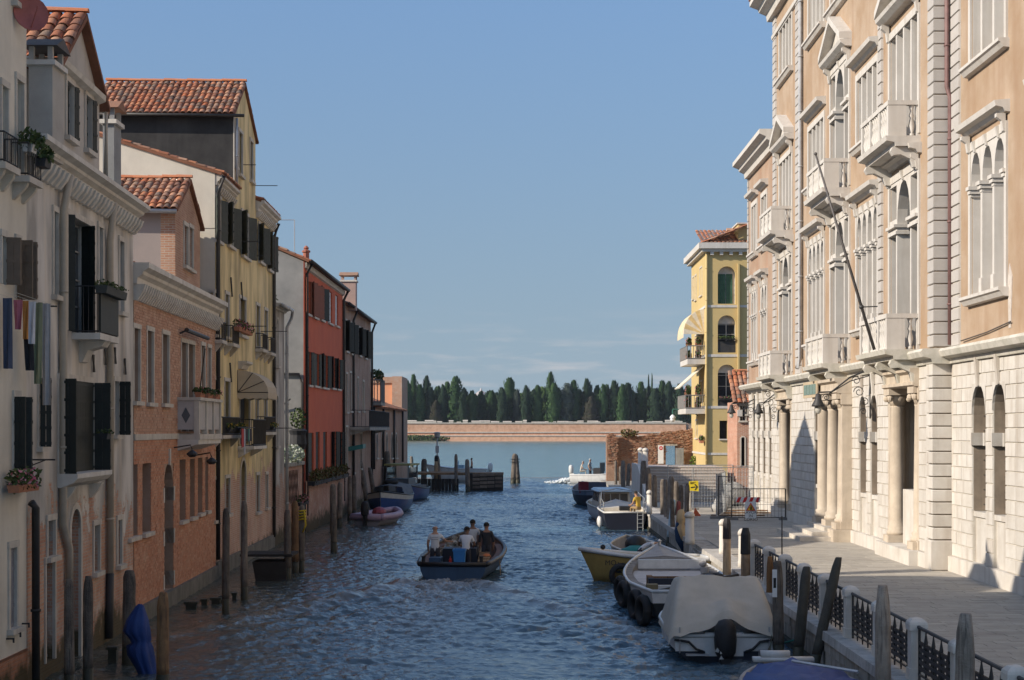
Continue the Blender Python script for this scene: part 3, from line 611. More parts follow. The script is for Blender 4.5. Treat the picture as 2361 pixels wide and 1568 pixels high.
# drying line and washing
def rod(label, z, n, u):
    mb = MB(); mb.tube([fA.p(u, 0, z), fA.p(u, n, z)], .018, 6); mb.tube([fA.p(u, 0, z - .16), fA.p(u, n * .7, z)], .012, 5)
    return tag(mb.build('drying_rod', M_iron, None), label, 'drying rod')
zr = fA.z(58, 706); rod('black drying rod sticking out of the cream house above the washing', zr, .62, fA.u(58))
zr2 = fA.z(58, 1060); rod('black drying rod sticking out low on the cream house above the flower boxes', zr2, .58, fA.u(58))
mb = MB()
for n in (.2, .4, .58): mb.tube([fA.p(fA.u(-40), n, zr + .05), fA.p(fA.u(58), n, zr + .01)], .004, 4)
tag(mb.build('washing_line', mat('line_cord', (.6, .58, .5), bump=0), None), 'pale washing lines strung along the cream house to the drying rod', 'washing line')
def garment(label, pts, m, th=.015):
    """hanging cloth: outline in (along, down) on a rippled sheet hung from a line"""
    u0, n0, z0, prof = pts; mb = MB(); rows = 6; cols = 5; F_, G = [], []
    for i in range(rows + 1):
        v = i / rows
        for j in range(cols + 1):
            t = j / cols; l, r = prof[0][0] * (1 - v) + prof[1][0] * v, prof[0][1] * (1 - v) + prof[1][1] * v
            uu = l + (r - l) * t; dn = .03 * math.sin(t * 9 + v * 2 + u0 * 7) * (.3 + v)
            F_.append(fA.p(u0 + uu * .25, n0 + uu + 0, z0 - v * prof[2] + .01 * math.sin(t * 8)) if 0 else fA.p(u0 + dn, n0 + uu, z0 - v * prof[2])); G.append(fA.p(u0 + dn + th, n0 + uu, z0 - v * prof[2]))
    k = cols + 1; n_ = len(F_); fs = []
    for i in range(rows):
        for j in range(cols):
            a = i * k + j; fs.append((a, a + 1, a + k + 1, a + k)); fs.append((n_ + a, n_ + a + k, n_ + a + k + 1, n_ + a + 1))
    edge = [*range(k), *[r * k + cols for r in range(1, rows + 1)], *[rows * k + c for c in range(cols - 1, -1, -1)], *[r * k for r in range(rows - 1, 0, -1)]]
    for a, b in zip(edge, edge[1:] + edge[:1]): fs.append((a, a + n_, b + n_, b))
    mb.add(F_ + G, fs); o = fixn(mb.build('washing', m, None)); return tag(o, label, 'washing', 'washing on the cream house line')
def cl(name, c): return mat(name, c, rough=.9, bump=.05, scale=5, var=.3)
ZL = zr + .03
garment('dark striped garment hanging at the far left of the washing line', (fA.u(0), .05, ZL, ((0, .17), (.02, .17), 1.3)), cl('denim_cloth', (.07, .085, .13)))
garment('pink and red shirt hanging on the washing line', (fA.u(16), .12, ZL, ((0, .17), (.02, .15), .55)), cl('pink_cloth', (.5, .16, .2)))
garment('orange cloth hanging on the washing line', (fA.u(24), .22, ZL, ((0, .12), (.02, .11), .72)), cl('orange_cloth', (.55, .24, .06)))
garment('white shirt hanging on the washing line', (fA.u(31), .26, ZL, ((0, .16), (.03, .13), .8)), cl('white_cloth', (.62, .62, .64)))
garment('olive green long garment hanging on the washing line', (fA.u(38), .33, ZL, ((0, .16), (0, .14), 1.55)), cl('olive_cloth', (.24, .25, .15)))
garment('black garment hanging low on the washing line', (fA.u(34), .16, ZL - .55, ((0, .18), (.05, .2), .75)), cl('black_cloth', (.03, .03, .035)))
garment('long pale grey towel hanging at the end of the washing line', (fA.u(46), .42, ZL, ((0, .16), (0, .17), 1.95)), cl('grey_cloth', (.46, .42, .40)))
# satellite dish
mb = MB(); c = at(72, 30, 31.3); mb.smooth = True
d1 = Vector((.55, -.8, .12)).normalized(); a = d1.cross(Vector((0, 0, 1))).normalized(); b = a.cross(d1)
rings = [[c + d1 * (-.10 + .10 * (r / .34) ** 2) + (a * math.cos(t * math.pi / 8) + b * math.sin(t * math.pi / 8)) * r for t in range(16)] for r in (.02, .12, .24, .34)]
mb.loft(rings, True, False); mb.loft([[p - d1 * .02 for p in q] for q in rings[::-1]], True, False)
mb.smooth = False; mb.tube([c - d1 * .1, Vector(fA.p(uE - .1, 0, c.z - .1))], .02); mb.tube([c - d1 * .08 - b * .3, c + d1 * .4], .012)
tag(mb.build('satellite_dish', mat('dish_red', (.38, .12, .1), rough=.5), None), 'red satellite dish fixed high on the corner of the cream house', 'satellite dish')
# ---------------------------------------------------------------- grey-white house with dentil cornice
fB = Fr((-9.72, 32.05), (-10.12, 42.6)); B = thing('white_house', 'peeling white plaster house with dark shutters, curved corbel cornice and gabled attic', 'house', fB.p(5, 0, 0)); hs_ = []
def w2(*a, **k): return win(B, fB, hs_, *a, **k)
zc = 10.55; uL = fB.len
w2(122, 132, 489, 682, shut=None, fill='shutter', depth=.3)
_, dr = w2(154, 210, 508, 768, fill='casement', depth=.32, sill=False)
for px in (154, 210): pass
sh = MB(); leaf(sh, fB, dr[0], 1, .40, dr[2], dr[3], 60, n0=-.22); sh.build('shutter', M_shutdark, B); sh = MB(); leaf(sh, fB, dr[1], -1, .4, dr[2], dr[3], 60, n0=-.22); sh.build('shutter', M_shutdark, B)
w2(226, 235, 525, 660, fill='shutter', depth=.3); w2(274, 284, 557, 720, fill='shutter', depth=.3)
_, dr2 = w2(135, 214, 878, 1088, fill='shutter', depth=.05, sill=False, shut=(100, 95, .36), shutm=M_shutdark)
w2(88, 96, 872, 1030, fill='shutter', shut=(80, None, .22), shutm=M_shutdark)
w2(262, 272, 879, 1003, fill='shutter', shut=(None, 90, .27), shutm=M_shutdark)
w2(108, 125, 1199, 1283, depth=.22); w2(104, 124, 1296, 1524, fill='shutter', shutm=mat('grey_door', (.20, .20, .21), rough=.7), depth=.2, sill=False)
w2(162, 184, 1173, 1560, arch=1, fill=mat('door_grey', (.14, .14, .145), rough=.7), depth=.3, sill=False, stone=M_istria2, sw=.14)
w2(215, 228, 1210, 1318, depth=.25); w2(270, 279, 1198, 1302, depth=.22, sw=.12)
mb = MB(); wall(mb, fB, 0, uL, -2, zc, hs_); body(mb, fB, 0, uL, -2, zc, 9); mb.build('wall', M_greyplaster, B)
cornice(B, fB, .05, uL + .1, zc - .12, .42, .42, M_istria, dent=.36, dz=.34)
# small stone balcony on a curved bracket, timber planter on its rail
u0, u1 = fB.u(165, 0), fB.u(212, .0); zs = fB.z(185, 772)
bl = balcony(B, fB, u0, u1, .62, zs, h=1.02, slab_m=M_istria, brackets=False, th=.14)
mb = MB(); fB.prism(mb, [(0, zs - .14), (.58, zs - .14), (.5, zs - .26), (.2, zs - .34), (.08, zs - .6), (0, zs - .62)], (u0 + u1) / 2 - .3, (u0 + u1) / 2 + .3); fixn(mb.build('bracket', M_istria, B))
mb = MB(); fB.box(mb, u0 + .1, u1 - .02, .55, .61, zs + .03, zs + 1.0); mb.build('rail_screen', M_shutdark, bl)
flowerbox('dark timber planters of low green plants on the stone balcony of the white house', fB, u0 - .1, u1 + .05, .52, .80, zs + .86, h=.17, pot=mat('dark_planter', (.06, .065, .06), rough=.7), flow=None, grow=.1, nl=260, size=.045)
# sill slab of the big shuttered door
za = dr2[2]; mb = MB(); fB.prism(mb, [(-.02, za), (.42, za), (.42, za - .1), (.32, za - .2), (.06, za - .3), (-.02, za - .3)], dr2[0] - .1, dr2[1] + .1); fixn(mb.build('door_slab', M_istria, B))
for u in (dr2[0] + .25, dr2[1] - .4): mb = MB(); fB.prism(mb, [(-.02, za - .3), (.3, za - .28), (.22, za - .42), (.05, za - .62), (-.02, za - .62)], u, u + .2); fixn(mb.build('corbel', M_istria, B))
flowerbox('small dark pot hung by the big shuttered door of the white house', fB, fB.u(228, .3), fB.u(228, .3) + .35, .3, .5, fB.z(240, 1012), h=.14, pot=M_black, flow=None, grow=.08, nl=50, size=.04)
# downpipes
u = fB.u(146, .1); pipe(B, [fB.p(u, .25, zc - .1), fB.p(u, .1, zc - .9), fB.p(u, .1, fB.z(148, 1205)), fB.p(fB.u(160, .1), .1, fB.z(158, 1262)), fB.p(fB.u(160, .1), .1, fB.z(160, 1345))], .085, M_pipe)
u = fB.u(254, .1); pipe(B, [fB.p(u - .25, .25, zc - .1), fB.p(u, .1, zc - 1.0), fB.p(u, .1, fB.z(249, 1320))], .085, M_pipe); pipe(B, [fB.p(u, .1, fB.z(249, 1320)), fB.p(u - .12, .1, .1)], .095, M_pipedark)
# wall anchors
for px, py in ((137, 835), (212, 838), (239, 822), (262, 820), (285, 845)):
    u = fB.u(px); z = fB.z(px, py); mb = MB(); mb.tube([fB.p(u - .04, .03, z + .2), fB.p(u + .04, .05, z - .2)], .022, 5); mb.tube([fB.p(u + .05, .03, z + .2), fB.p(u - .05, .05, z - .2)], .022, 5); mb.build('wall_anchor', M_iron, B)
# gabled attic
ga, gb = fB.u(128), fB.u(229); gm = (ga + gb) / 2; ze, zr_ = 12.85, 14.25; hs2 = []
win(B, fB, hs2, 152, 168, 192, 319, depth=.15, fill='shutter', shut=(None, 165, .2)); win(B, fB, hs2, 196, 210, 224, 348, depth=.15, fill='shutter', shut=(None, 165, .2))
mb = MB(); wall(mb, fB, ga, gb, zc, ze, hs2); mb.poly([fB.p(ga, 0, ze), fB.p(gb, 0, ze), fB.p(gm, 0, zr_)])
mb.quad(fB.p(ga, 0, zc), fB.p(ga, 0, ze), fB.p(ga, -6, ze), fB.p(ga, -6, zc)); mb.quad(fB.p(gb, 0, zc), fB.p(gb, -6, zc), fB.p(gb, -6, ze), fB.p(gb, 0, ze)); mb.poly([fB.p(ga, -6, ze), fB.p(gm, -6, zr_), fB.p(gb, -6, ze), fB.p(gb, -6, zc), fB.p(ga, -6, zc)])
mb.build('attic_wall', mat('attic_plaster', (.52, .47, .41), (.42, .38, .33), scale=.9, bump=.15, streak=.4, stain=(.3, .27, .23)), B)
mb = MB(); fB.prism(mb, [(0, ze - .16), (.16, ze - .1), (.2, ze), (0, ze)], ga, gb); fixn(mb.build('attic_moulding', M_istria, B))
sl_ = (zr_ - ze) / (gm - ga); o_ = .3
tiled(B, fB.p(ga - o_, -6, ze - sl_ * o_), fB.p(ga - o_, .2, ze - sl_ * o_), fB.p(gm, .2, zr_ + .04), fB.p(gm, -6, zr_ + .04), pitch=.26, rowp=.36)
tiled(B, fB.p(gb + o_, .2, ze - sl_ * o_), fB.p(gb + o_, -6, ze - sl_ * o_), fB.p(gm, -6, zr_ + .02), fB.p(gm, .2, zr_ + .02), pitch=.26, rowp=.36, ridge=False)
pipe(B, [fB.p(ga - .35, -1.2, ze - .1), fB.p(ga - .3, .12, ze - .12), fB.p(ga - .12, .12, ze - .6), fB.p(ga - .12, .12, zc + .3)], .07, M_pipe)
pipe(B, [fB.p(gb + .34, -2, ze - .15), fB.p(gb + .3, .1, ze - .25), fB.p(gb + .22, .1, zc + .3)], .07, M_pipe)
def chimney(B_, x0, x1, y0, y1, z0, z1, m, cap=M_tiles, capm=M_istria):
    mb = MB(); mb.box(x0, x1, y0, y1, z0, z1); c = mb.build('chimney', m, B_)
    mb = MB(); e = .07; mb.box(x0 - e, x1 + e, y0 - e, y1 + e, z1, z1 + .1); mb.build('chimney_band', capm, c)
    mb = MB()
    for a in (x0, x1 - .1):
        for b in (y0, y1 - .1): mb.box(a, a + .1, b, b + .1, z1 + .1, z1 + .38)
    mb.build('chimney_vent', m, c)
    mb = MB(); ym = (y0 + y1) / 2; e = .12; mb.loft([[(x0 - e, y0 - e, z1 + .38), (x0 - e, ym, z1 + .62), (x0 - e, y1 + e, z1 + .38)], [(x1 + e, y0 - e, z1 + .38), (x1 + e, ym, z1 + .62), (x1 + e, y1 + e, z1 + .38)]]); fixn(mb.build('chimney_cap', M_roofbase if cap is None else cap, c))
    return c
p0 = at(66, 360, 33.3); p1 = at(121, 150, 33.3)
chimney(B, p0.x, p1.x, 33.3, 34.1, zc, p1.z, mat('chimney_plaster', (.45, .42, .37), (.36, .33, .29), scale=1.5, bump=.2), cap=mat('chimney_cap_grey', (.13, .115, .105), bump=.3))
p0 = at(237, 425, 40.2); p1 = at(263, 285, 40.2); chimney(B, p0.x, p1.x, 40.2, 40.9, zc, p1.z, mat('chimney_grey', (.22, .22, .22), (.3, .3, .29), scale=1.5, bump=.2))
# ---------------------------------------------------------------- brick house, built brick by brick
fC = Fr((-10.15, 42.75), (-10.58, 56.3)); B = thing('brick_house', 'red brick house with white string course, stone balcony and long dentil cornice', 'house', fC.p(6, 0, 0)); hs_ = []; uL = fC.len
def w3(*a, **k): return win(B, fC, hs_, *a, **k)
zc = fC.z(400, 690); zs = fC.z(340, 1010)
for px in ((307, 321, 757, 926), (338, 352, 763, 929), (373, 388, 771, 931)): w3(*px, depth=.3, sw=.1, fill='casement')
_, bw = w3(417, 431, 790, 995, depth=.3, sw=.1, sill=False); w3(433, 447, 794, 995, depth=.3, sw=.06, sill=False); w3(463, 471, 797, 995, depth=.3, sill=False); w3(478, 485, 802, 995, depth=.3, sill=False)
for px in ((293, 316, 1069, 1238), (327, 347, 1066, 1228), (413, 427, 1059, 1200), (437, 448, 1058, 1192), (455, 466, 1056, 1183), (472, 479, 1054, 1178)): w3(*px, depth=.3, sw=.0, fill='shutter', shutm=M_shutred, lintel=.1)
_, ad = w3(378, 399, 1068, 1362, arch=1, depth=.35, sw=0, sill=False, fill=mat('old_door', (.13, .075, .04), (.09, .05, .03), rough=.7, streak=.5))
mb = MB(); wall(mb, fC, 0, uL, .42, zc, hs_); body(mb, fC, 0, uL, -2, zc, 9); mb.build('wall', M_brickback, B)
mb = MB(); fC.box(mb, 0, uL, -.02, .14, -2, .42); mb.build('stone_footing', mat('footing_stone', (.22, .2, .17), (.12, .115, .09), scale=2, bump=.5, streak=.6, stain=(.07, .07, .04)), B)
# alternating white quoins round the door
for k in range(6):
    z0 = ad[2] + .1 + k * .62
    for s_, u in ((-1, ad[0]), (1, ad[1])):
        if k % 2 == 0: mb = MB(); a, b = (u - .17, u + .0) if s_ < 0 else (u, u + .17); fC.box(mb, a, b, -.3, .03, z0, z0 + .42); mb.build('door_quoin', M_istria2, B)
mb = MB(); fC.box(mb, (ad[0] + ad[1]) / 2 - .1, (ad[0] + ad[1]) / 2 + .1, 0, .06, ad[3] - .05, ad[3] + .42); mb.build('keystone', M_istria2, B)
bl_, bh_ = .262, .078; cnt = 0; rest = MB(); low = MB(); sing = []
zz = .42; row = 0
me_b = None
holes3 = [(h[0] - .1, h[1] + .1, h[2] - .02, h[3] + .1) if h[3] > zs else (h[0], h[1], h[2], h[3]) for h in hs_]
while zz < zc - .02:
    u = -(.13 if row % 2 else 0)
    while u < uL:
        a, b = max(u, 0), min(u + bl_ - .011, uL); m_ = (a + b) / 2; zm = zz + bh_ / 2
        for h in holes3:
            if h[2] < zm < h[3] and a < h[1] and b > h[0]:
                if a >= h[0] and b <= h[1]: b = a
                elif a < h[0]: b = h[0]
                else: a = h[1]
        if b - a > .03 and not (zs - .06 < zm < zs + .12):
            pr = .012 + random.uniform(0, .012)
            if row in range(60, 76) and len(sing) < 300 and a < 8: sing.append((a, b, pr, zz))
            else: fC.box(low if zm < zs else rest, a, b, -.01, pr, zz, zz + bh_ - .011)
        u += bl_
    zz += bh_; row += 1
rest.build('brickwork', M_bricks, B, 'stuff'); low.build('brickwork', M_bricklow, B, 'stuff')
for a, b, pr, z in sing:
    mb = MB(); fC.box(mb, a, b, -.01, pr, z, z + bh_ - .011); mb.build('brick', M_bricks, B)
mb = MB(); fC.box(mb, 0, uL, 0, .05, zs - .05, zs + .11); mb.build('string_course', M_istria2, B)
cornice(B, fC, -.1, uL + .15, zc - .05, .55, .42, M_istria, dent=.30, dz=.42)
# balcony: box of stone panels
b0, b1 = fC.u(408), fC.u(509, .64); zf = fC.z(430, 1001); zt = fC.z(430, 925)
bal = MB(); fC.box(bal, b0, b1, .0, .68, zf - .16, zf); balo = bal.build('balcony', M_istria2, B)
mb = MB(); fC.box(mb, b0, b1, 0, .64, zf - .3, zf - .16); fC.prism(mb, [(0, zf - .30), (.6, zf - .30), (.1, zf - .46), (0, zf - .5)], b0, b1); mb.build('balcony_underside', M_istria, balo)
def panel(u0, u1, n0, n1):
    mb = MB(); fC.box(mb, u0, u1, n0, n1, zf + .14, zt); return mb.build('balcony_panel', mat('panel_stone', (.50, .46, .43), (.42, .39, .36), rough=.75, bump=.1), balo)
panel(b0 + .02, b0 + .09, .0, .52)
mb = MB(); q = [(.26, -.24), (.39, 0), (.26, .24), (.13, 0)]; zq = (zf + zt) / 2 + .06
mb.loft([[fC.p(b0 + .012, n, zq + z) for n, z in q], [fC.p(b0 + .021, n, zq + z) for n, z in q]]); mb.build('diamond', mat('diamond_slate', (.12, .13, .14)), balo)
L_ = (b1 - b0) / 3
for i in range(4):
    u = b0 + (b1 - b0 - .16) * i / 3; mb = MB(); fC.box(mb, u, u + .16, .5, .66, zf, zt + .02); mb.build('balcony_post', M_istria2, balo)
    if i < 3: panel(u + .17, u + (b1 - b0 - .16) / 3 - .01, .55, .61)
mb = MB(); fC.box(mb, b0 - .03, b1 + .03, .48, .70, zt, zt + .09); fC.box(mb, b0 - .03, b0 + .12, 0, .48, zt, zt + .09); mb.build('balcony_coping', M_istria2, balo)
for i, t in enumerate((.05, .40, .74)): flowerbox('terracotta box of red flowers on the stone balcony rail, ' + ('nearest', 'middle', 'farthest')[i] + ' of three', fC, b0 + (b1 - b0) * t, b0 + (b1 - b0) * t + .8, .48, .68, zt + .095, h=.15, grow=.12, nl=100, nf=14, group='flower boxes on the stone balcony')
# rolled blind above the balcony
mb = MB(); z = fC.z(440, 778); mb.tube([fC.p(b0 + .2, .25, z + .1), fC.p(b1 - .5, .3, z + .05)], .07, 8); mb.tube([fC.p(b0 + .2, .05, z), fC.p(b0 + .2, .28, z + .1)], .03, 5); mb.tube([fC.p(b1 - .9, .28, z - .3), fC.p(b1 - 1.3, .06, z - 2.6)], .02, 5)
tag(mb.build('rolled_blind', M_pipedark, None), 'rolled up dark blind over the stone balcony of the brick house', 'blind')
# wall lantern and small hanging lamp
def wall_lamp(p, label):
    r = thing('wall_lamp', label, 'lamp', p); mb = MB(); p = Vector(p); mb.tube([p, p + Vector((.5, 0, .08)), p + Vector((.55, 0, -.05))], .02, 5); mb.build('bracket', M_iron, r)
    mb = MB(); mb.lathe(p + Vector((.55, 0, -.28)), [(.03, .22), (.16, .12), (.17, .08), (.08, 0)], 10); mb.build('lamp_shade', M_iron, r)
wall_lamp(fC.p(fC.u(400), 0, fC.z(405, 1032)), 'black iron lamp beside the arched door of the brick house')
wall_lamp(fC.p(fC.u(440), .1, fC.z(440, 1050)), 'black bell lamp hanging under the stone balcony')
# low roof edge with tiles above the cornice
tiled(B, fC.p(0, -.15, zc + .5), fC.p(fC.u(425), -.15, zc + .5), fC.p(fC.u(425), -2.2, zc + .95), fC.p(0, -2.2, zc + .95), ridge=False)
# cabin on the roof
p0 = at(275, 640, 48.6); ca, cb = fC.u(404, -.45), fC.u(461, -.45); nC = -.45; cz0, cze, czr = zc + .3, 12.05, 13.15; cm = (ca + cb) / 2; bk = 3.1; hs2 = []
wC, wv = win(B, fC, hs2, 423, 432, 521, 614, n=nC, depth=.15, sw=.07); win(B, fC, hs2, 435.5, 444, 526, 622, n=nC, depth=.15, sw=.07)
mb = MB(); wall(mb, fC, ca, cb, cz0, cze, hs2, n=nC, depth=.2); mb.poly([fC.p(ca, nC, cze), fC.p(cb, nC, cze), fC.p(cm, nC, czr)])
mb.quad(fC.p(ca, nC, cz0), fC.p(ca, nC, cze), fC.p(ca, nC - .45, cze), fC.p(ca, nC - .45, cz0)); mb.quad(fC.p(cb, nC, cz0), fC.p(cb, nC - bk, cz0), fC.p(cb, nC - bk, cze), fC.p(cb, nC, cze))
mb.build('cabin_wall', brickmat('cabin_brick', (.42, .2, .12), (.52, .3, .19), (.5, .42, .34), worn=(.55, .38, .28), wamt=.5), B)
mb = MB(); mb.quad(fC.p(ca, nC - .45, cz0), fC.p(ca, nC - .45, cze), fC.p(ca, nC - bk, cze), fC.p(ca, nC - bk, cz0)); mb.quad(fC.p(ca, nC - bk, cz0), fC.p(ca, nC - bk, cze), fC.p(cb, nC - bk, cze), fC.p(cb, nC - bk, cz0)); mb.build('cabin_side', mat('mauve_plaster', (.34, .28, .25), (.29, .25, .23), scale=1, bump=.15), B)
sl_ = (czr - cze) / (cm - ca)
tiled(B, fC.p(ca - .3, nC - bk, cze - sl_ * .3), fC.p(ca - .3, nC + .12, cze - sl_ * .3), fC.p(cm, nC + .12, czr + .05), fC.p(cm, nC - bk, czr + .05), pitch=.22)
tiled(B, fC.p(cb + .3, nC + .12, cze - sl_ * .3), fC.p(cb + .3, nC - bk, cze - sl_ * .3), fC.p(cm, nC - bk, czr + .03), fC.p(cm, nC + .12, czr + .03), pitch=.22, ridge=False)
pipe(B, [fC.p(ca - .36, nC - bk, cze - sl_ * .3 - .06), fC.p(ca - .36, nC + .1, cze - sl_ * .3 - .1)], .07, M_zinc, 'gutter', clips=False)
# planks and pots on the roof terrace right of the cabin
mb = MB(); z = zc + .45; 
for i in range(2): fC.box(mb, cb + .3, cb + 2.2, -.7 - i * .25, -.5 - i * .25, z, z + .5)
for i in range(4): fC.box(mb, cb + .35 + i * .55, cb + .42 + i * .55, -.62, -.55, z, z + .95)
mb.build('terrace_parapet', mat('terrace_plank', (.14, .10, .075), rough=.9), B)
# ---------------------------------------------------------------- tall ochre house
fD = Fr((-10.62, 56.5), (-10.95, 71.6)); B = thing('ochre_house', 'tall ochre plastered house with dark shutters and a tarred gabled attic', 'house', fD.p(6, 0, 0)); hs_ = []; uL = fD.len
def w4(*a, **k):
    k.setdefault('depth', .22); return win(B, fD, hs_, *a, **k)
uA = fD.u(538); uB = fD.u(589); uM = fD.u(561.5); zE = fD.z(500, 402); zT = fD.z(600, 490); zAe = fD.z(545, 262); zAr = fD.z(561, 192)
G = dict(shutm=M_shutgreen, sw=.07)
w4(497, 508, 457, 556, shut=(165, 160, .45), **G); w4(524, 537, 474, 568, shut=(150, 155, .5), **G); w4(556, 572, 494, 593, shut=(150, 155, .55), **G); w4(596, 606, 521, 605, shut=(150, 155, .5), **G); w4(617, 625, 540, 623, shut=(150, 155, .5), **G)
w4(550, 558, 306, 404); w4(576, 582, 327, 418); w4(540, 543.5, 296, 385)
for a in ((494, 500, 676, 772), (519, 527, 679, 777), (552, 566, 690, 774), (590, 598, 705, 800), (609, 616, 716, 808)): w4(*a, fill='shutter', shutm=mat('grey_blind', (.2, .2, .2), rough=.6))
for a in ((493, 501, 876, 964), (517, 529, 879, 1000), (588, 595, 895, 985), (609, 615, 899, 990)): w4(*a, sw=.08)
_, awd = w4(552, 575, 908, 1024, sw=.08, sill=False, fill=M_darkgap)
w4(554, 566, 1061, 1260, arch=1, sw=.14, sill=False, fill=mat('ochre_door', (.1, .1, .1)))
for a in ((519, 529, 1102, 1185), (491, 498, 1106, 1200), (590, 597, 1095, 1180), (612, 617, 1094, 1170)): w4(*a, fill='shutter', shutm=mat('mid_grey_shutter', (.12, .12, .115)))
mb = MB(); wall(mb, fD, 0, uL, -2, zT, hs_); wall(mb, fD, uA, uB, zT, zAe, hs_); mb.poly([fD.p(uA, 0, zAe), fD.p(uB, 0, zAe), fD.p(uM, 0, zAr)])
wm_ = mb.build('wall', M_yellow, B)
mb = MB(); body(mb, fD, 0, uL, -2, zT, 9, zT); mb.build('party_wall', M_cream, B)
# sloping head of the near party wall
mb = MB(); mb.loft([[fD.p(-.02, .0, zT - 2), fD.p(-.02, .0, zE), fD.p(-.02, -7, zE + 2.3), fD.p(-.02, -7, zT - 2)], [fD.p(uA - .3, .0, zT - 2), fD.p(uA - .3, .0, zE - .25), fD.p(uA - .3, -7, zE + 2.0), fD.p(uA - .3, -7, zT - 2)]]); fixn(mb.build('gable_wall', M_cream, B))
tiled(B, fD.p(-.1, .25, zE + .0), fD.p(uA - .05, .25, zE + .0), fD.p(uA - .05, -4.5, zE + 1.5), fD.p(-.1, -4.5, zE + 1.5), ridge=False, budget=150)
tiled(B, fD.p(uB + .02, .25, zT + .35), fD.p(uL + .1, .25, zT + .35), fD.p(uL + .1, -4, zT + 1.7), fD.p(uB + .02, -4, zT + 1.7), ridge=False, budget=60)
cornice(B, fD, 0, uA - .05, zE - .42, .36, .26, M_istria2, dent=.36, dz=.22); cornice(B, fD, uB + .05, uL + .1, zT - .1, .42, .36, M_istria, dent=.38, dz=.25)
# tarred attic side and roof
bk = 5.2; mb = MB(); mb.quad(fD.p(uA, -.0, zE - .2), fD.p(uA, -.0, zAe), fD.p(uA, -bk, zAe), fD.p(uA, -bk, zE - .2)); mb.build('tarred_side', M_tarred, B)
mb = MB(); mb.quad(fD.p(uB, 0, zT), fD.p(uB, -bk, zT), fD.p(uB, -bk, zAe), fD.p(uB, 0, zAe)); mb.poly([fD.p(uA, -bk, zT), fD.p(uA, -bk, zAe), fD.p(uM, -bk, zAr), fD.p(uB, -bk, zAe), fD.p(uB, -bk, zT)]); mb.build('attic_back', M_cream, B)
mb = MB(); fD.box(mb, uA - .03, uA + .12, -.0, .04, zE - .2, zAe); mb.build('corner_board', M_istria2, B)
sl_ = (zAr - zAe) / (uM - uA)
tiled(B, fD.p(uA - .3, -bk, zAe - sl_ * .3), fD.p(uA - .3, .1, zAe - sl_ * .3), fD.p(uM, .1, zAr + .04), fD.p(uM, -bk, zAr + .04), pitch=.215, rowp=.31)
tiled(B, fD.p(uB + .25, .1, zAe - sl_ * .25), fD.p(uB + .25, -bk, zAe - sl_ * .25), fD.p(uM, -bk, zAr + .02), fD.p(uM, .1, zAr + .02), pitch=.215, ridge=False, budget=120)
pipe(B, [fD.p(uA - .36, -bk, zAe - sl_ * .3 - .05), fD.p(uA - .36, .45, zAe - sl_ * .3 - .1)], .06, M_pipedark, 'gutter', clips=False)
pipe(B, [fD.p(uA + .05, .12, zAe - .3), fD.p(uA + .05, .12, zE - .1)], .05, M_zinc)
pipe(B, [fD.p(.05, .3, zE - .1), fD.p(.05, .1, zE - .7), fD.p(.05, .1, .6)], .075, M_pipedark); pipe(B, [fD.p(uL - .3, .3, zT), fD.p(uL - .3, .1, zT - .6), fD.p(uL - .3, .1, .4)], .075, M_pipedark)
mb = MB(); fD.box(mb, 0, uL, -.02, .10, -2, .5); mb.build('stone_footing', mat('footing_stone', (.2, .2, .2)), B)
for (a, b, y, n) in ((494, 500, 787, .32), (518, 529, 795, .35), (590, 598, 808, .34), (609, 617, 816, .34)):
    balcony(B, fD, fD.u(a) - .25, fD.u(b) + .25, n, fD.z((a + b) / 2, y - 2), h=.62, step=.12)
for (a, b, y, n) in ((492, 531, 1003, .36), (592, 616, 996, .36)): balcony(B, fD, fD.u(a) - .1, fD.u(b) + .25, n, fD.z((a + b) / 2, y), h=.62, step=.12)
zb2 = fD.z(560, 1028); balcony(B, fD, awd[0] - .45, awd[1] + .5, .62, zb2, h=1.0, step=.12, slab_m=M_istria)
flowerbox('boxes of red and purple flowers on the upper balcony of the ochre house', fD, fD.u(519), fD.u(552), .3, .52, fD.z(535, 768), h=.14, leafm=M_leafdry, grow=.22, nl=260, nf=90)
for i, (a, y) in enumerate(((498, 994), (524, 992), (604, 990))): flowerbox('yellow flowers in a dark box on the iron balcony of the ochre house, ' + ('nearest', 'middle', 'farthest')[i], fD, fD.u(a), fD.u(a) + .6, .34, .5, fD.z(a, y), h=.12, pot=M_black, flow=mat('yellow_flower', (.6, .4, .05)), grow=.12, nl=60, nf=40, size=.05, group='yellow flower boxes on the ochre house')
# awning: quarter dome of canvas with three ribs
ua, ub = fD.u(547) , fD.u(547) + 2.55; zt = fD.z(548, 853); zl = fD.z(548, 905); nA = 1.15
r_ = thing('awning', 'beige quarter dome canvas awning over the balcony door of the ochre house', 'awning', fD.p(ua, 0, zl)); mb = MB(); mb.smooth = False; st = 7; rings = []
for i in range(st + 1):
    t = i / st * math.pi / 2; rings.append([fD.p(ua + (1 - .0) * 0 + .0, 0, zl), *[fD.p(ua + .02 + (0.0), 0, zl)]])
arc = [(nA * math.sin(i / 6 * math.pi / 2), zl + (zt - zl) * math.cos(i / 6 * math.pi / 2)) for i in range(7)]
mb.loft([[fD.p(ua + .3 * (1 - math.cos(i / 6 * 1.57)) * 0 + .0, n, z) for i, (n, z) in enumerate(arc)], [fD.p(ub, n, z) for n, z in arc]], False)
for uu in (ua, ub):
    for (a, b), (c, d) in zip(arc[:-1], arc[1:]): mb.poly([fD.p(uu, 0, zl), fD.p(uu, a, b), fD.p(uu, c, d)])
vz = .26; k = 9
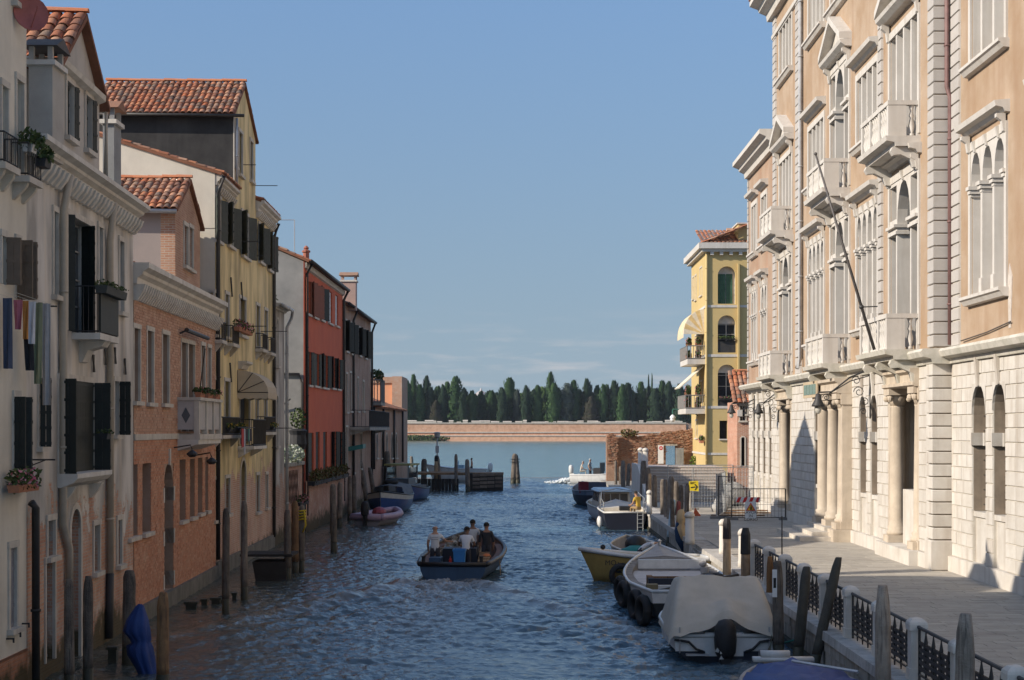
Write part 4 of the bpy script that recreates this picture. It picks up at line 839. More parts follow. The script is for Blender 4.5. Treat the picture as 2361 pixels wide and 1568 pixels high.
for i in range(k):
    a, b = ua + (ub - ua) * i / k, ua + (ub - ua) * (i + 1) / k; m_ = (a + b) / 2
    mb.poly([fD.p(a, nA, zl), fD.p(b, nA, zl), fD.p(b, nA, zl - vz + .05), fD.p(m_, nA, zl - vz), fD.p(a, nA, zl - vz + .05)])
for i in range(4):
    for uu in (ua, ub):
        a, b = nA * i / 4, nA * (i + 1) / 4; mb.poly([fD.p(uu, a, zl), fD.p(uu, b, zl), fD.p(uu, b, zl - vz + .05), fD.p(uu, (a + b) / 2, zl - vz), fD.p(uu, a, zl - vz + .05)])
mb.build('canopy', M_canvas, r_); mb = MB()
for i in (0, 2, 4, 6): n, z = arc[i]; mb.tube([fD.p(ua - .01, .02, zl), fD.p(ua - .01, n, z)], .014, 4)
mb.build('rib', M_iron, r_)
mb = MB(); fD.prism(mb, [(0, zt + .05), (.12, zt + .05), (.2, zt + .2), (.34, zt + .26), (.34, zt + .34), (0, zt + .34)], ua + .2, ua + 1.7); fixn(mb.build('stone_hood', M_istria2, B))
# washing on the awning balcony
cols_ = [(.5, .08, .07), (.12, .3, .5), (.5, .5, .52), (.06, .06, .07), (.08, .25, .2), (.5, .42, .45), (.04, .04, .05)]; nm = ['red', 'blue', 'white', 'black', 'green', 'pale pink', 'dark']
for i, c in enumerate(cols_):
    fA_keep = fA; u = fD.u(556, .7) + i * .36; z = fD.z(560, 988); mb = MB(); h = random.uniform(.45, .95)
    pts = [(u, z), (u + .3, z - .02), (u + .32, z - h), (u + .2, z - h + .04), (u + .02, z - h - .03)]
    mb.loft([[fD.p(a, .70 + .03 * math.sin(a * 5), b) for a, b in pts], [fD.p(a, .725 + .03 * math.sin(a * 5), b) for a, b in pts]]); tag(fixn(mb.build('washing', cl('cloth_' + nm[i].replace(' ', '_'), c), None)), nm[i] + ' garment hung over the iron balcony under the awning', 'washing', 'washing under the awning')
mb = MB(); z = fD.z(570, 987)
for n in (.5, .72): mb.tube([fD.p(fD.u(548, n), n, z + .02), fD.p(fD.u(548, n) + 4.2, n, z + .02)], .012, 4)
mb.tube([fD.p(uL - .4, 0, z), fD.p(uL - .4, .9, z)], .02, 5); tag(mb.build('drying_rack', M_iron, None), 'iron drying rack along the balconies under the awning', 'drying rack')
for (px, py, L_) in ((553, 752, 1.0), (600, 764, 1.1), (545, 557, .8), (580, 590, .5), (560, 380, .5), (588, 428, .9)):
    u = fD.u(px); z = fD.z(px, py); mb = MB(); mb.tube([fD.p(u, 0, z), fD.p(u, L_, z)], .016, 5); mb.build('iron_arm', M_iron, B)
for (px, py) in ((531, 665), (555, 675), (529, 862)): u = fD.u(px); z = fD.z(px, py); mb = MB(); mb.tube([fD.p(u - .05, .03, z + .4), fD.p(u + .05, .06, z - .3)], .03, 5); mb.build('wall_anchor', M_iron, B)
# ---------------------------------------------------------------- narrow white house
fE = Fr((-10.93, 71.7), (-10.93, 74.9)); B = thing('narrow_house', 'narrow low white plaster house with small arched windows and a curved gutter', 'house', fE.p(1, 0, 0)); hs_ = []; uL = fE.len; zT = fE.z(645, 713)
win(B, fE, hs_, 637.5, 641, 735, 844, arch=1, depth=.2, sw=.08); win(B, fE, hs_, 636.5, 640.5, 912, 1028, arch=1, depth=.2, sw=.08)
mb = MB(); wall(mb, fE, 0, uL, -2, zT, hs_); body(mb, fE, 0, uL, -2, zT, 6); mb.build('wall', brickmat('pale_peeling', (.38, .2, .14), (.42, .27, .2), (.45, .4, .34), plaster=(.52, .48, .43), zlo=.8, zhi=5, pscale=.6, green=1.2, stripes=.2), B)
cornice(B, fE, -.05, uL + .05, zT - .1, .25, .35, M_istria2)
pipe(B, [fE.p(0, .4, zT + .05), fE.p(uL - .1, .4, zT + .02), fE.p(uL + .05, .32, zT - .3), fE.p(uL + .0, .12, zT - .75), fE.p(uL, .12, .6)], .075, mat('pale_pipe', (.5, .49, .47), rough=.5, bump=.05))
mb = MB(); p = fE.p(.2, -.4, zT); mb.box(p[0] - 1.2, p[0] + .35, p[1], p[1] + .4, zT, zT + 1.1); mb.build('brick_stack', M_redbase, B)
mb = MB(); leafcards(mb, (p[0] + .3, p[1] - .1, zT + .3), .3, .3, .35, 80, .07); tag(mb.build('wall_plant', M_leaf, None), 'green plant rooted at the foot of the brick stack on the narrow house', 'plant')
# ---------------------------------------------------------------- red house
fG = Fr((-10.86, 80.9), (-10.82, 97.9)); B = thing('red_house', 'red plastered house with tall dark shutters and a grey side wall', 'house', fG.p(8, 0, 0)); hs_ = []; uL = fG.len; zT = fG.z(705, 606)
K = dict(sw=0, depth=.15)
def w6(*a, **k): kk = dict(K); kk.update(k); return win(B, fG, hs_, *a, **kk)
for a in ((704, 715, 646, 724), (721, 731, 655, 732)): w6(*a, fill='shutter', shutm=M_shutred, shut=(170, 165))
w6(738, 746, 663, 738, fill='shutter', shut=(165, 160, .6)); 
for a in ((756, 766, 672, 746), (773, 780, 681, 752)): w6(*a, fill='shutter', shutm=M_shutwhite)
for a in ((709, 717, 811, 888), (722, 735, 815, 890)): w6(*a, fill='shutter', shutm=M_shutgreen, shut=(170, 165, .3))
for a in ((741, 755, 818, 894), (763, 772, 824, 895), (775, 783, 828, 897)): w6(*a, fill='shutter', shut=(160, 165, .5))
w6(710, 723, 998, 1090, fill='shutter', shutm=M_shutgreen); w6(728, 737, 996, 1087, fill='shutter'); w6(745, 754, 996, 1084, fill='shutter'); w6(765, 774, 995, 1079, fill='shutter', shut=(160, 165, .55)); w6(781, 788, 996, 1076, fill='shutter', shut=(160, 165, .5))
zb = fG.z(740, 1100)
mb = MB(); wall(mb, fG, 0, uL, zb, zT, hs_); mb.build('wall', M_red, B)
mb = MB(); fG.box(mb, -.02, .35, 0, .05, zb - 1, zT); mb.build('corner_strip', mat('deep_red', (.36, .075, .035)), B)
mb = MB(); wall(mb, fG, 0, uL, -2, zb, [], n=.12); fG.box(mb, 0, uL, -.05, .12, zb - .05, zb); mb.build('brick_base', M_redbase, B)
zr6 = fG.z(700, 592) ; bkx = 7
mb = MB(); mb.poly([fG.p(0, 0, -2), fG.p(0, 0, zT), fG.p(0, -bkx, zT + 3.0), fG.p(0, -bkx, -2)]); mb.poly([fG.p(uL, 0, -2), fG.p(uL, -bkx, -2), fG.p(uL, -bkx, zT + 3), fG.p(uL, 0, zT)]); mb.quad(fG.p(0, -bkx, -2), fG.p(0, -bkx, zT + 3), fG.p(uL, -bkx, zT + 3), fG.p(uL, -bkx, -2)); mb.build('side_wall', M_greyside, B)
tiled(B, fG.p(-.15, .3, zT + .02), fG.p(uL + .1, .3, zT + .02), fG.p(uL + .1, -bkx, zT + 3.15), fG.p(-.15, -bkx, zT + 3.15), ridge=False, budget=180, pitch=.25, rowp=.4)
pipe(B, [fG.p(-.1, .38, zT), fG.p(uL, .38, zT - .02)], .09, M_pipedark, 'gutter', clips=False); pipe(B, [fG.p(.55, .36, zT - .05), fG.p(.5, .1, zT - .6), fG.p(.5, .1, .8)], .08, M_pipedark); pipe(B, [fG.p(uL - .2, .36, zT - .05), fG.p(uL - .2, .1, zT - .6), fG.p(uL - .2, .1, .8)], .08, M_pipedark)
mb = MB(); fG.prism(mb, [(0, zT - .35), (.12, zT - .3), (.16, zT - .06), (0, zT - .06)], 0, uL); fixn(mb.build('eaves_moulding', M_istria2, B))
c = at(728, 605, 86); mb = MB(); mb.lathe((c.x - .5, 86, zT + .4), [(.16, 0), (.16, .55), (.22, .58), (.22, .66), (.1, .72), (.15, .8), (.05, .92)], 8); mb.build('chimney', mat('small_red_chimney', (.4, .15, .1)), B)
# slanting pipes and bracket on the grey side wall
mb = MB(); p = [fG.p(-.1, -2.3, fG.z(655, 850)), fG.p(-.1, -.2, fG.z(695, 862)), fG.p(-.1, -.05, fG.z(698, 875) - .2), fG.p(-.1, -.05, 1.5)]; pipe(B, p, .07, M_pipedark)
pipe(B, [fG.p(-.08, -1.4, fG.z(662, 990)), fG.p(-.08, -1.4, fG.z(662, 945)), fG.p(-.3, -.6, fG.z(685, 918))], .035, M_pipedark, 'side_pipe', clips=False)
L3x = (('nearer', 717, 757), ('farther', 758, 798))
for nm_, a, b in L3x: flowerbox('long trough of trailing green and reddish plants below the red house windows, ' + nm_ + ' one', fG, fG.u(a, .3), fG.u(b, .3), .15, .5, zb - .25, h=.2, pot=M_black, leafm=M_leafdry, flow=None, grow=.42, nl=900, size=.085, group='troughs under the red house windows')
# ---- courtyard wall in the gap, with pergola plants
fH = Fr((-10.95, 75.1), (-10.9, 80.8)); B = thing('courtyard_wall', 'low brick courtyard wall with lattice between the narrow house and the red house', 'wall', fH.p(2, 0, 0)); zc_ = fH.z(670, 1075)
mb = MB(); fH.box(mb, 0, fH.len, -.4, 0, -2, zc_); mb.build('wall', M_redbase, B); mb = MB(); fH.box(mb, -.0, fH.len, -.5, .12, zc_, zc_ + .16); mb.build('wall_coping', M_quay, B)
mb = MB()
for i in range(7): mb.tube([fH.p(.6 + i * .45, .04, 1.6), fH.p(1.2 + i * .45, .04, zc_ - .2)], .015, 4); mb.tube([fH.p(1.4 + i * .45, .05, 1.6), fH.p(.7 + i * .45, .05, zc_ - .2)], .015, 4)
mb.build('lattice', mat('old_lattice', (.14, .09, .07)), B)
p = fH.p(4.4, 0, zc_); mb = MB(); leafcards(mb, (p[0] - .15, p[1] - 1.0, zc_ + .5), .5, 1.8, .5, 900, .085); tag(mb.build('white_oleander', M_white_fl, None), 'bush covered in small white flowers on the courtyard wall', 'bush')
mb = MB(); p = fH.p(4.9, -.1, zc_ + .75); mb.lathe(p, [(.35, 0), (.42, .25), (.38, .7), (.46, .9), (.3, 1.0)], 12); r = thing('garden_urn', 'dark pot with a grey green bush behind the white flowers', 'plant pot', p); mb.build('pot', M_black, r); mb = MB(); leafcards(mb, (p[0], p[1], p[2] + 1.5), .4, .4, .55, 250, .08); mb.build('foliage', M_leaf, r)
flowerbox('hanging box of pink flowers above the mooring piles by the courtyard wall', fH, 2.0, 4.9, .12, .45, fH.z(680, 1165), h=.16, pot=M_black, grow=.25, nl=300, nf=120)
# ---------------------------------------------------------------- grey brick house with iron terrace
fI = Fr((-10.84, 98.1), (-10.86, 116.2)); B = thing('grey_brick_house', 'weathered grey brick house with open shutters and an iron balcony', 'house', fI.p(8, 0, 0)); hs_ = []; uL = fI.len; zT = fI.z(800, 706)
def w7(*a, **k): k.setdefault('sw', .1); k.setdefault('depth', .2); return win(B, fI, hs_, *a, **k)
for a in ((796, 802, 741, 810), (808, 813, 747, 816), (827, 831, 757, 820), (840, 844, 763, 826)): w7(*a, fill='shutter', shutm=M_shutdark, shut=(150, 150, .6))
w7(797, 801, 862, 950, fill=M_quay); w7(806, 810, 860, 948, fill=M_quay); w7(823, 826, 872, 948, fill='shutter', shutm=M_shutbrown); w7(836, 839, 880, 948, fill=mat('yellow_curtain', (.6, .42, .14)))
w7(797, 801, 985, 1080); w7(830, 834, 1000, 1080, fill='shutter'); w7(812, 816, 1015, 1090, fill='shutter')
mb = MB(); wall(mb, fI, 0, uL, -2, zT, hs_); body(mb, fI, 0, uL, -2, zT, 7); mb.build('wall', M_greybrick, B)
tiled(B, fI.p(-.1, .3, zT + .02), fI.p(uL + .1, .3, zT + .02), fI.p(uL + .1, -4, zT + 1.4), fI.p(-.1, -4, zT + 1.4), ridge=False, budget=120, pitch=.28, rowp=.45)
pipe(B, [fI.p(0, .38, zT), fI.p(uL, .38, zT - .02)], .09, M_pipedark, 'gutter', clips=False)
for u in (5.2, uL - .3): pipe(B, [fI.p(u, .36, zT - .05), fI.p(u, .12, zT - .7), fI.p(u, .12, .8)], .08, M_pipedark)
zz = fI.z(825, 985); balcony(B, fI, fI.u(806), uL + 1.2, 1.25, zz, h=1.05, step=.2, slab_m=M_quay, th=.2)
p = at(803, 700, 101); chimney(B, p.x - .45, p.x + .45, 101, 101.9, zT - .2, 14.1, mat('pink_chimney', (.45, .31, .26), (.38, .27, .23)))
mb = MB(); fI.prism(mb, [(0, fI.z(805, 1030)), (.9, fI.z(805, 1024)), (.9, fI.z(805, 1034)), (0, fI.z(805, 1040))], fI.u(803), fI.u(803) + 1.8); tag(fixn(mb.build('green_canopy', mat('teal_sheet', (.05, .2, .18), rough=.5), None)), 'small teal canopy low on the grey brick house', 'canopy')
# ---------------------------------------------------------------- low brick house with arched windows
fJ = Fr((-10.86, 117.6), (-10.72, 145.2)); B = thing('low_brick_house', 'low brick house with arched windows and a tiled roof at the canal mouth', 'house', fJ.p(12, 0, 0)); hs_ = []; uL = fJ.len; zT = fJ.z(890, 942)
for a in (867, 878.5, 889.5, 901.5, 911.5): win(B, fJ, hs_, a, a + 3.6, 1000, 1056, arch=1, depth=.25, sw=.12, fill='casement')
mb = MB(); wall(mb, fJ, 0, uL, -2, zT, hs_); body(mb, fJ, 0, uL, -2, zT, 8); mb.build('wall', M_lowbrick, B)
tiled(B, fJ.p(0, .3, zT + .02), fJ.p(uL + .1, .3, zT + .02), fJ.p(uL + .1, -3.2, zT + 1.25), fJ.p(0, -3.2, zT + 1.25), ridge=False, budget=200, pitch=.4, rowp=.6)
for px in (858, 880, 905, 925): pipe(B, [fJ.p(fJ.u(px), .14, zT), fJ.p(fJ.u(px), .14, 2.2)], .09, M_pipedark, clips=False)
# terrace with pot on the corner between
zt = fI.z(855, 945)
mb = MB(); q = at(862, 945, 119); mb.box(-12.2, -10.2, 117, 120.5, zT + .1, zT + .3); tb = mb.build('roof_terrace', M_quay, B)
mb = MB(); iron_rail(mb, [(-10.25, 117.05, 0), (-10.25, 120.4, 0)], zT + .3, zT + 1.9, .3, .03); iron_rail(mb, [(-12, 117.05, 0), (-10.25, 117.05, 0)], zT + .3, zT + 1.9, .2, .03); mb.build('terrace_railing', mat('grey_rail', (.2, .19, .18)), tb)
mb = MB(); leafcards(mb, (-10.6, 117.6, zT + 2.3), .5, .5, .4, 200, .12); leafcards(mb, (-10.4, 117.8, zT + 2.0), .3, .3, .3, 60, .1); tag(mb.build('terrace_plant', M_leaf, None), 'leafy plant on the roof terrace of the low brick house', 'plant')
# orange house end beyond
B = thing('orange_house', 'orange plastered house end with brick coping beyond the low brick house', 'house', (-12.5, 151, 0))
x0 = at(840, 900, 151).x; x1 = at(927, 900, 151).x; z0, z1 = 4, at(900, 883, 151).z
mb = MB(); mb.box(x0, x1 - .9, 151, 158, -2, z1); mb.build('wall', mat('orange_plaster', (.80, .36, .19), (.72, .33, .18), scale=.7), B); mb = MB(); mb.box(x0, x1 - .9, 150.85, 158, z1, z1 + .55); mb.build('roof_edge', brickmat('orange_brick', (.5, .25, .15), (.56, .3, .19), (.5, .38, .3)), B); mb = MB(); mb.box(x1 - .9, x1, 150.8, 158, -2, z1 + .6); mb.build('corner_pier', MATS['orange_brick'], B)
c = at(877, 870, 300); r = thing('brick_dome', 'small round brick dome with pale finial behind the orange house', 'dome', (c.x, 300, 0)); mb = MB(); mb.smooth = True; k = 300 / F
mb.lathe((c.x, 300, 0), [(9 * k, 0), (9 * k, c.z), (9.2 * k, c.z + .1), (8.5 * k, c.z + 5 * k), (6.5 * k, c.z + 10 * k), (3 * k, c.z + 13.5 * k), (.8 * k, c.z + 15 * k)], 16); mb.build('dome_shell', mat('dome_brick', (.30, .18, .14)), r); mb = MB(); mb.lathe((c.x, 300, c.z + 15 * k), [(.9 * k, 0), (.7 * k, 2 * k), (.1 * k, 6 * k)], 8); mb.build('finial', M_istria2, r)
# ================================================================== the palazzo and the houses on the right
M_orange = mat('orange_plaster_wall', (.33, .225, .14), (.425, .325, .235), scale=.6, bump=.1, streak=.65, stain=(.29, .18, .105))
M_block = mat('rusticated_block', (.58, .545, .49), (.48, .44, .38), rough=.75, scale=1.2, bump=.18, streak=.6, stain=(.34, .28, .22), rand=.05)
M_quoin = mat('quoin_block', (.45, .42, .385), (.39, .36, .325), rough=.75, scale=1.5, bump=.12, streak=.15, stain=(.45, .41, .36), rand=.05)
M_joint = mat('dark_joint', (.56, .52, .45), (.47, .43, .365), scale=2, bump=.2)
M_trim = mat('window_stone', (.57, .535, .485), (.50, .465, .415), rough=.75, scale=1.6, bump=.1, streak=.45, stain=(.33, .285, .23))
M_greyin = mat('grey_blind_infill', (.34, .335, .33), (.29, .285, .28), rough=.6, scale=3, bump=.05)
M_brownstone = mat('weathered_portal_stone', (.54, .46, .36), (.42, .35, .27), rough=.8, scale=1.6, bump=.2, streak=.6, stain=(.3, .24, .18))
M_patina = mat('mossy_cornice', (.58, .54, .47), (.40, .38, .31), rough=.8, scale=2.2, bump=.2, streak=.35, stain=(.3, .28, .22))
fN = Fr((12.78, 20), (12.78, 49.36)); fM = Fr((12.3, 49.36), (12.3, 81.4)); fP = Fr((12.48, 81.42), (12.48, 91.6))
def capital(mb, fr, u, n, z, w, h=.28, d=None):
    d = d or w
    for k, (e, a, b) in enumerate(((.02, 0, .25), (.07, .3, .62), (.11, .66, 1))): fr.box(mb, u - w / 2 - e, u + w / 2 + e, n - d - e * .5, n + e, z + h * a, z + h * b)
def lights(B, fr, holes, u0, u1, z0, z1, k, arched=True, hood=None, ped=None, sill=True, zcap=None, depth=.42, name='window', mw=.16, grey=M_greyin, serl=False, brk=True):
    """window of k lights between stone mullions; arched or flat heads, sill, hood or pediment; serl: wide arched centre between narrow lights"""
    holes.append((u0, u1, z0, z1, 0, depth)); mb = MB(); fw = .2
    fr.box(mb, u0 - fw, u0 - .001, -.02, .06, z0, z1 + .25); fr.box(mb, u1 + .001, u1 + fw, -.02, .06, z0, z1 + .25); fr.box(mb, u0, u1, -.02, .06, z1 + .001, z1 + .25)
    fr.box(mb, u0 + .001, u0 + .02, -depth + .04, -.021, z0, z1); fr.box(mb, u1 - .02, u1 - .001, -depth + .04, -.021, z0, z1); fr.box(mb, u0 + .021, u1 - .021, -depth + .04, -.021, z1 - .02, z1 - .001)
    w = mb.build(name, M_trim, B)
    if serl:
        c0 = u0 + (u1 - u0) * .27; c1 = u1 - (u1 - u0) * .27; xs = [(u0, c0 - mw), (c0, c1), (c1 + mw, u1)]; ms = [c0 - mw / 2, c1 + mw / 2]
    else:
        lw = (u1 - u0 - mw * (k - 1)) / k; xs = [(u0 + i * (lw + mw), u0 + i * (lw + mw) + lw) for i in range(k)]; ms = [x[1] + mw / 2 for x in xs[:-1]]
    zc = zcap or (z1 - (xs[0][1] - xs[0][0]) * .5 - .35)
    for m_ in ms:
        mb = MB(); fr.box(mb, m_ - mw / 2, m_ + mw / 2, -depth + .05, .03, z0, zc if (arched or serl) else z1)
        if arched and not serl: fr.box(mb, m_ - mw / 2 - .05, m_ + mw / 2 + .05, -depth + .05, .07, z0, z0 + .45)
        mb.build('mullion', M_trim, w)
    if arched or serl:
        if not serl:
            for m_ in [*ms, u0, u1]: mb = MB(); capital(mb, fr, m_, .03, zc, mw if m_ in ms else .1, .3, .38); mb.build('capital', M_trim, w)
        else:
            for a, b in ((u0, c0), (c1, u1)): mb = MB(); fr.box(mb, a - .1, b + .06, -.36, .1, zc, zc + .1); fr.box(mb, a - .06, b + .02, -.34, .05, zc + .1, zc + .22); fr.box(mb, a - .12, b + .09, -.36, .16, zc + .22, zc + .32); mb.build('capital', M_trim, w)
        mb = MB(); zs = zc + .3
        for i, (a, b) in enumerate(xs):
            a2, b2 = (a - mw / 2 if i else a), (b + mw / 2 if i < len(xs) - 1 else b)
            if serl and i != 1:
                fr.box(mb, a2, b2, -.3, .03, zs, zs + .22); fr.box(mb, a2, b2, -.3, .03, z1 - .12, z1)
                continue
            rise = min(z1 - .08 - zs, (b - a) * (1.05 if serl else .95)); sp = z1 - .08 - rise
            for e0, e1 in ((a2, a), (b, b2)):
                if e1 - e0 > .005: fr.box(mb, e0, e1, -.3, .03, zs, z1)
            ar = arcpts(a, b, sp, rise, 8)
            for (p, q), (r, s_) in zip(ar[:-1], ar[1:]):
                mb.hexa([fr.p(p, -.3, q), fr.p(r, -.3, s_), fr.p(r, .03, s_), fr.p(p, .03, q), fr.p(p, -.3, z1), fr.p(r, -.3, z1), fr.p(r, .03, z1), fr.p(p, .03, z1)])
            c = (a + b) / 2; fr.prism(mb, [(.031, z1 - .12), (.08, z1 - .08), (.16, z1 + .2), (.031, z1 + .25)], c - .06, c + .06)
        fixn(mb.build('arch_head', M_trim, w))
    mb = MB(); nn = -depth + .03; mb.quad(fr.p(u0, nn, z0), fr.p(u1, nn, z0), fr.p(u1, nn, z1), fr.p(u0, nn, z1)); mb.build('pane', M_glass if serl else grey, w)
    if sill:
        mb = MB(); fr.prism(mb, [(-.02, z0 - .26), (.16, z0 - .24), (.24, z0 - .12), (.3, z0 - .09), (.3, z0 - .003), (-.02, z0 - .003)], u0 - fw - .12, u1 + fw + .12); fixn(mb.build('sill', M_trim, w))
    if hood:
        mb = MB(); fr.prism(mb, [(.0, hood), (.12, hood + .02), (.2, hood + .12), (.38, hood + .16), (.42, hood + .3), (0, hood + .34)], u0 - fw - .18, u1 + fw + .18); fixn(mb.build('hood', M_trim, w))
        if brk:
            for m_ in (u0 - .08, u1 + .08): mb = MB(); fr.prism(mb, [(.061, hood - .5), (.12, hood - .46), (.16, hood - .2), (.3, hood - .1), (.3, hood - .002), (.061, hood - .002)], m_ - .09, m_ + .09); fixn(mb.build('hood_bracket', M_trim, w))
    if ped:
        zb, zt = ped; a, b = u0 - fw - .22, u1 + fw + .22; c = (a + b) / 2; mb = MB()
        fr.prism(mb, [(.0, zb), (.25, zb + .02), (.42, zb + .14), (.46, zb + .26), (0, zb + .28)], a, b)
        for p, q in (((a, zb + .28), (c, zt)), ((c, zt), (b, zb + .28))):
            dz = .26; mb.hexa([fr.p(p[0], 0, p[1]), fr.p(q[0], 0, q[1]), fr.p(q[0], .48, q[1]), fr.p(p[0], .48, p[1]), fr.p(p[0], 0, p[1] + dz), fr.p(q[0], 0, q[1] + dz), fr.p(q[0], .48, q[1] + dz), fr.p(p[0], .48, p[1] + dz)])
        mb.poly([fr.p(a + .2, .1, zb + .28), fr.p(b - .2, .1, zb + .28), fr.p(c, .1, zt - .05)])
        fixn(mb.build('pediment', M_trim, w))
        for m_ in (u0 - .08, u1 + .08): mb = MB(); fr.prism(mb, [(.061, zb - .6), (.12, zb - .56), (.16, zb - .25), (.32, zb - .12), (.32, zb - .002), (.061, zb - .002)], m_ - .1, m_ + .1); fixn(mb.build('hood_bracket', M_trim, w))
    return w
BALU = None
def pbalcony(B, fr, u0, u1, z, n=1.0, h=1.12, brackets=2, mossy=False, long_=.62):
    global BALU
    mb = MB(); m_ = M_patina if mossy else M_trim
    fr.prism(mb, [(0, z - .32), (n - .22, z - .32), (n - .18, z - .2), (n + .06, z - .15), (n + .10, z), (0, z)], u0 - .12, u1 + .12); b = fixn(mb.build('balcony', m_, B))
    for i in range(brackets):
        u = u0 + .15 + (u1 - u0 - .3) * i / max(1, brackets - 1); mb = MB()
        prof = [(0, z - .33), (n * .85, z - .33), (n * .9, z - .45), (n * .82, z - .58), (n * .6, z - .56), (n * .3, z - .7), (.2, z - .33 - long_), (0, z - .36 - long_)]
        fr.prism(mb, prof, u - .14, u + .14); fixn(mb.build('bracket', m_, b))
    mb = MB(); fr.box(mb, u0, u1, n - .24, n, z + h - .14, z + h); fr.box(mb, u0, u0 + .22, 0, n - .24, z + h - .14, z + h); fr.box(mb, u1 - .22, u1, 0, n - .24, z + h - .14, z + h); mb.build('handrail', M_trim, b)
    for u in (u0, u1 - .24):
        mb = MB(); fr.box(mb, u + .015, u + .225, n - .58, n - .015, z, z + h - .14); mb.build('corner_pier', M_trim, b)
        mb = MB(); p = fr.p(u + .12, n - .76, z); mb.smooth = True; mb.lathe(p, [(.085, 0), (.085, .08), (.05, .12), (.10, .34), (.05, .58), (.085, .64), (.04, .8), (.085, h - .17), (.085, h - .14)], 8); mb.build('baluster', M_trim, b)
        mb = MB(); fr.box(mb, u + .04, u + .2, 0, .1, z, z + h - .14); mb.build('wall_pier', M_trim, b)
    k = int((u1 - u0 - .5) / .26)
    if BALU is None:
        mb = MB(); mb.smooth = True; mb.lathe((0, 0, 0), [(.085, 0), (.085, .08), (.05, .12), (.10, .34), (.05, .58), (.085, .64), (.04, .8), (.085, .95), (.085, .98)], 8)
        me = bpy.data.meshes.new('baluster'); me.from_pydata(mb.v, [], mb.f); me.materials.append(M_trim); me.polygons.foreach_set('use_smooth', mb.sm); BALU = me
    for i in range(k):
        p = fr.p(u0 + .38 + (u1 - u0 - .76) * i / (k - 1), n - .12, z); o = bpy.data.objects.new('baluster', BALU); COL.objects.link(o); setparent(o, b); o.matrix_basis = Matrix.Translation(p)
    for t in (.333, .667):
        mb = MB(); u = u0 + (u1 - u0) * t; fr.box(mb, u - .1, u + .1, n - .2, n - .02, z, z + h - .14); mb.build('pier', M_trim, b)
    return b
def blocks(B, fr, u0, u1, z0, z1, holes, rest, h=.378, ln=1.05, proud=.035, limit=None, m=None, alt=True):
    k = round((z1 - z0) / h); h = (z1 - z0) / k; g = .007
    for r in range(k):
        a, b = z0 + r * h, z0 + (r + 1) * h; zm = (a + b) / 2
        segs = [(u0, u1)]
        for hh in holes:
            if hh[2] - .02 < zm < hh[3] + .05:
                new = []
                for s0, s1 in segs:
                    if hh[1] <= s0 or hh[0] >= s1: new.append((s0, s1)); continue
                    if hh[0] > s0: new.append((s0, hh[0]))
                    if hh[1] < s1: new.append((hh[1], s1))
                segs = new
        for s0, s1 in segs:
            L_ = s1 - s0
            if L_ < .06: continue
            n_ = max(1, round(L_ / ln)); off = (.5 / n_ if (alt and r % 2 and n_ > 1) else 0)
            cuts = [0, *[min(1, (i + (off * n_ if off else 0)) / n_) for i in range(1, n_)], 1]
            if off: cuts = [0, *[(i + .5) / n_ for i in range(n_)], 1]
            for t0, t1 in zip(cuts[:-1], cuts[1:]):
                if (t1 - t0) * L_ < .05: continue
                c0, c1 = s0 + L_ * t0 + (g if t0 else 0), s0 + L_ * t1 - (g if t1 < 1 else 0); pr = proud + random.uniform(-.006, .006); e = .014
                mb = MB() if (limit is None or limit[0] > 0) else rest
                mb.hexa([fr.p(c0, -.02, a + g), fr.p(c1, -.02, a + g), fr.p(c1, -.02, b - g), fr.p(c0, -.02, b - g), fr.p(c0 + e, pr, a + g + e), fr.p(c1 - e, pr, a + g + e), fr.p(c1 - e, pr, b - g - e), fr.p(c0 + e, pr, b - g - e)])
                if mb is not rest:
                    fixn(mb.build('stone_block', m or M_block, B))
                    if limit: limit[0] -= 1
def archhead(B, fr, u0, u1, z1, rise, proud=.045, w=.3):
    """smooth stone round an arched opening, down to its spring"""
    mb = MB(); ar = arcpts(u0, u1, z1 - rise, rise, 12); ao = arcpts(u0 - w * .0, u1 + w * .0, z1 - rise, rise, 12)
    for (p, q), (r, s_) in zip(ar[:-1], ar[1:]):
        mb.hexa([fr.p(p, -.02, q), fr.p(r, -.02, s_), fr.p(r, proud, s_), fr.p(p, proud, q), fr.p(p, -.02, z1 + .02), fr.p(r, -.02, z1 + .02), fr.p(r, proud, z1 + .02), fr.p(p, proud, z1 + .02)])
    c = (u0 + u1) / 2; fr.prism(mb, [(.046, z1 - .05), (.09, z1 - .05), (.16, z1 + .75), (.046, z1 + .75)], c - .09, c + .09)
    fixn(mb.build('arch_stone', M_block, B))
def string_course(B, fr, u0, u1, z=7.02, n=.45, m=None):
    mb = MB(); fr.prism(mb, [(-.02, z), (n * .25, z + .02), (n * .35, z + .16), (n * .85, z + .22), (n, z + .38), (n * .9, z + .46), (-.02, z + .5)], u0, u1); fixn(mb.build('string_course', m or M_patina, B))
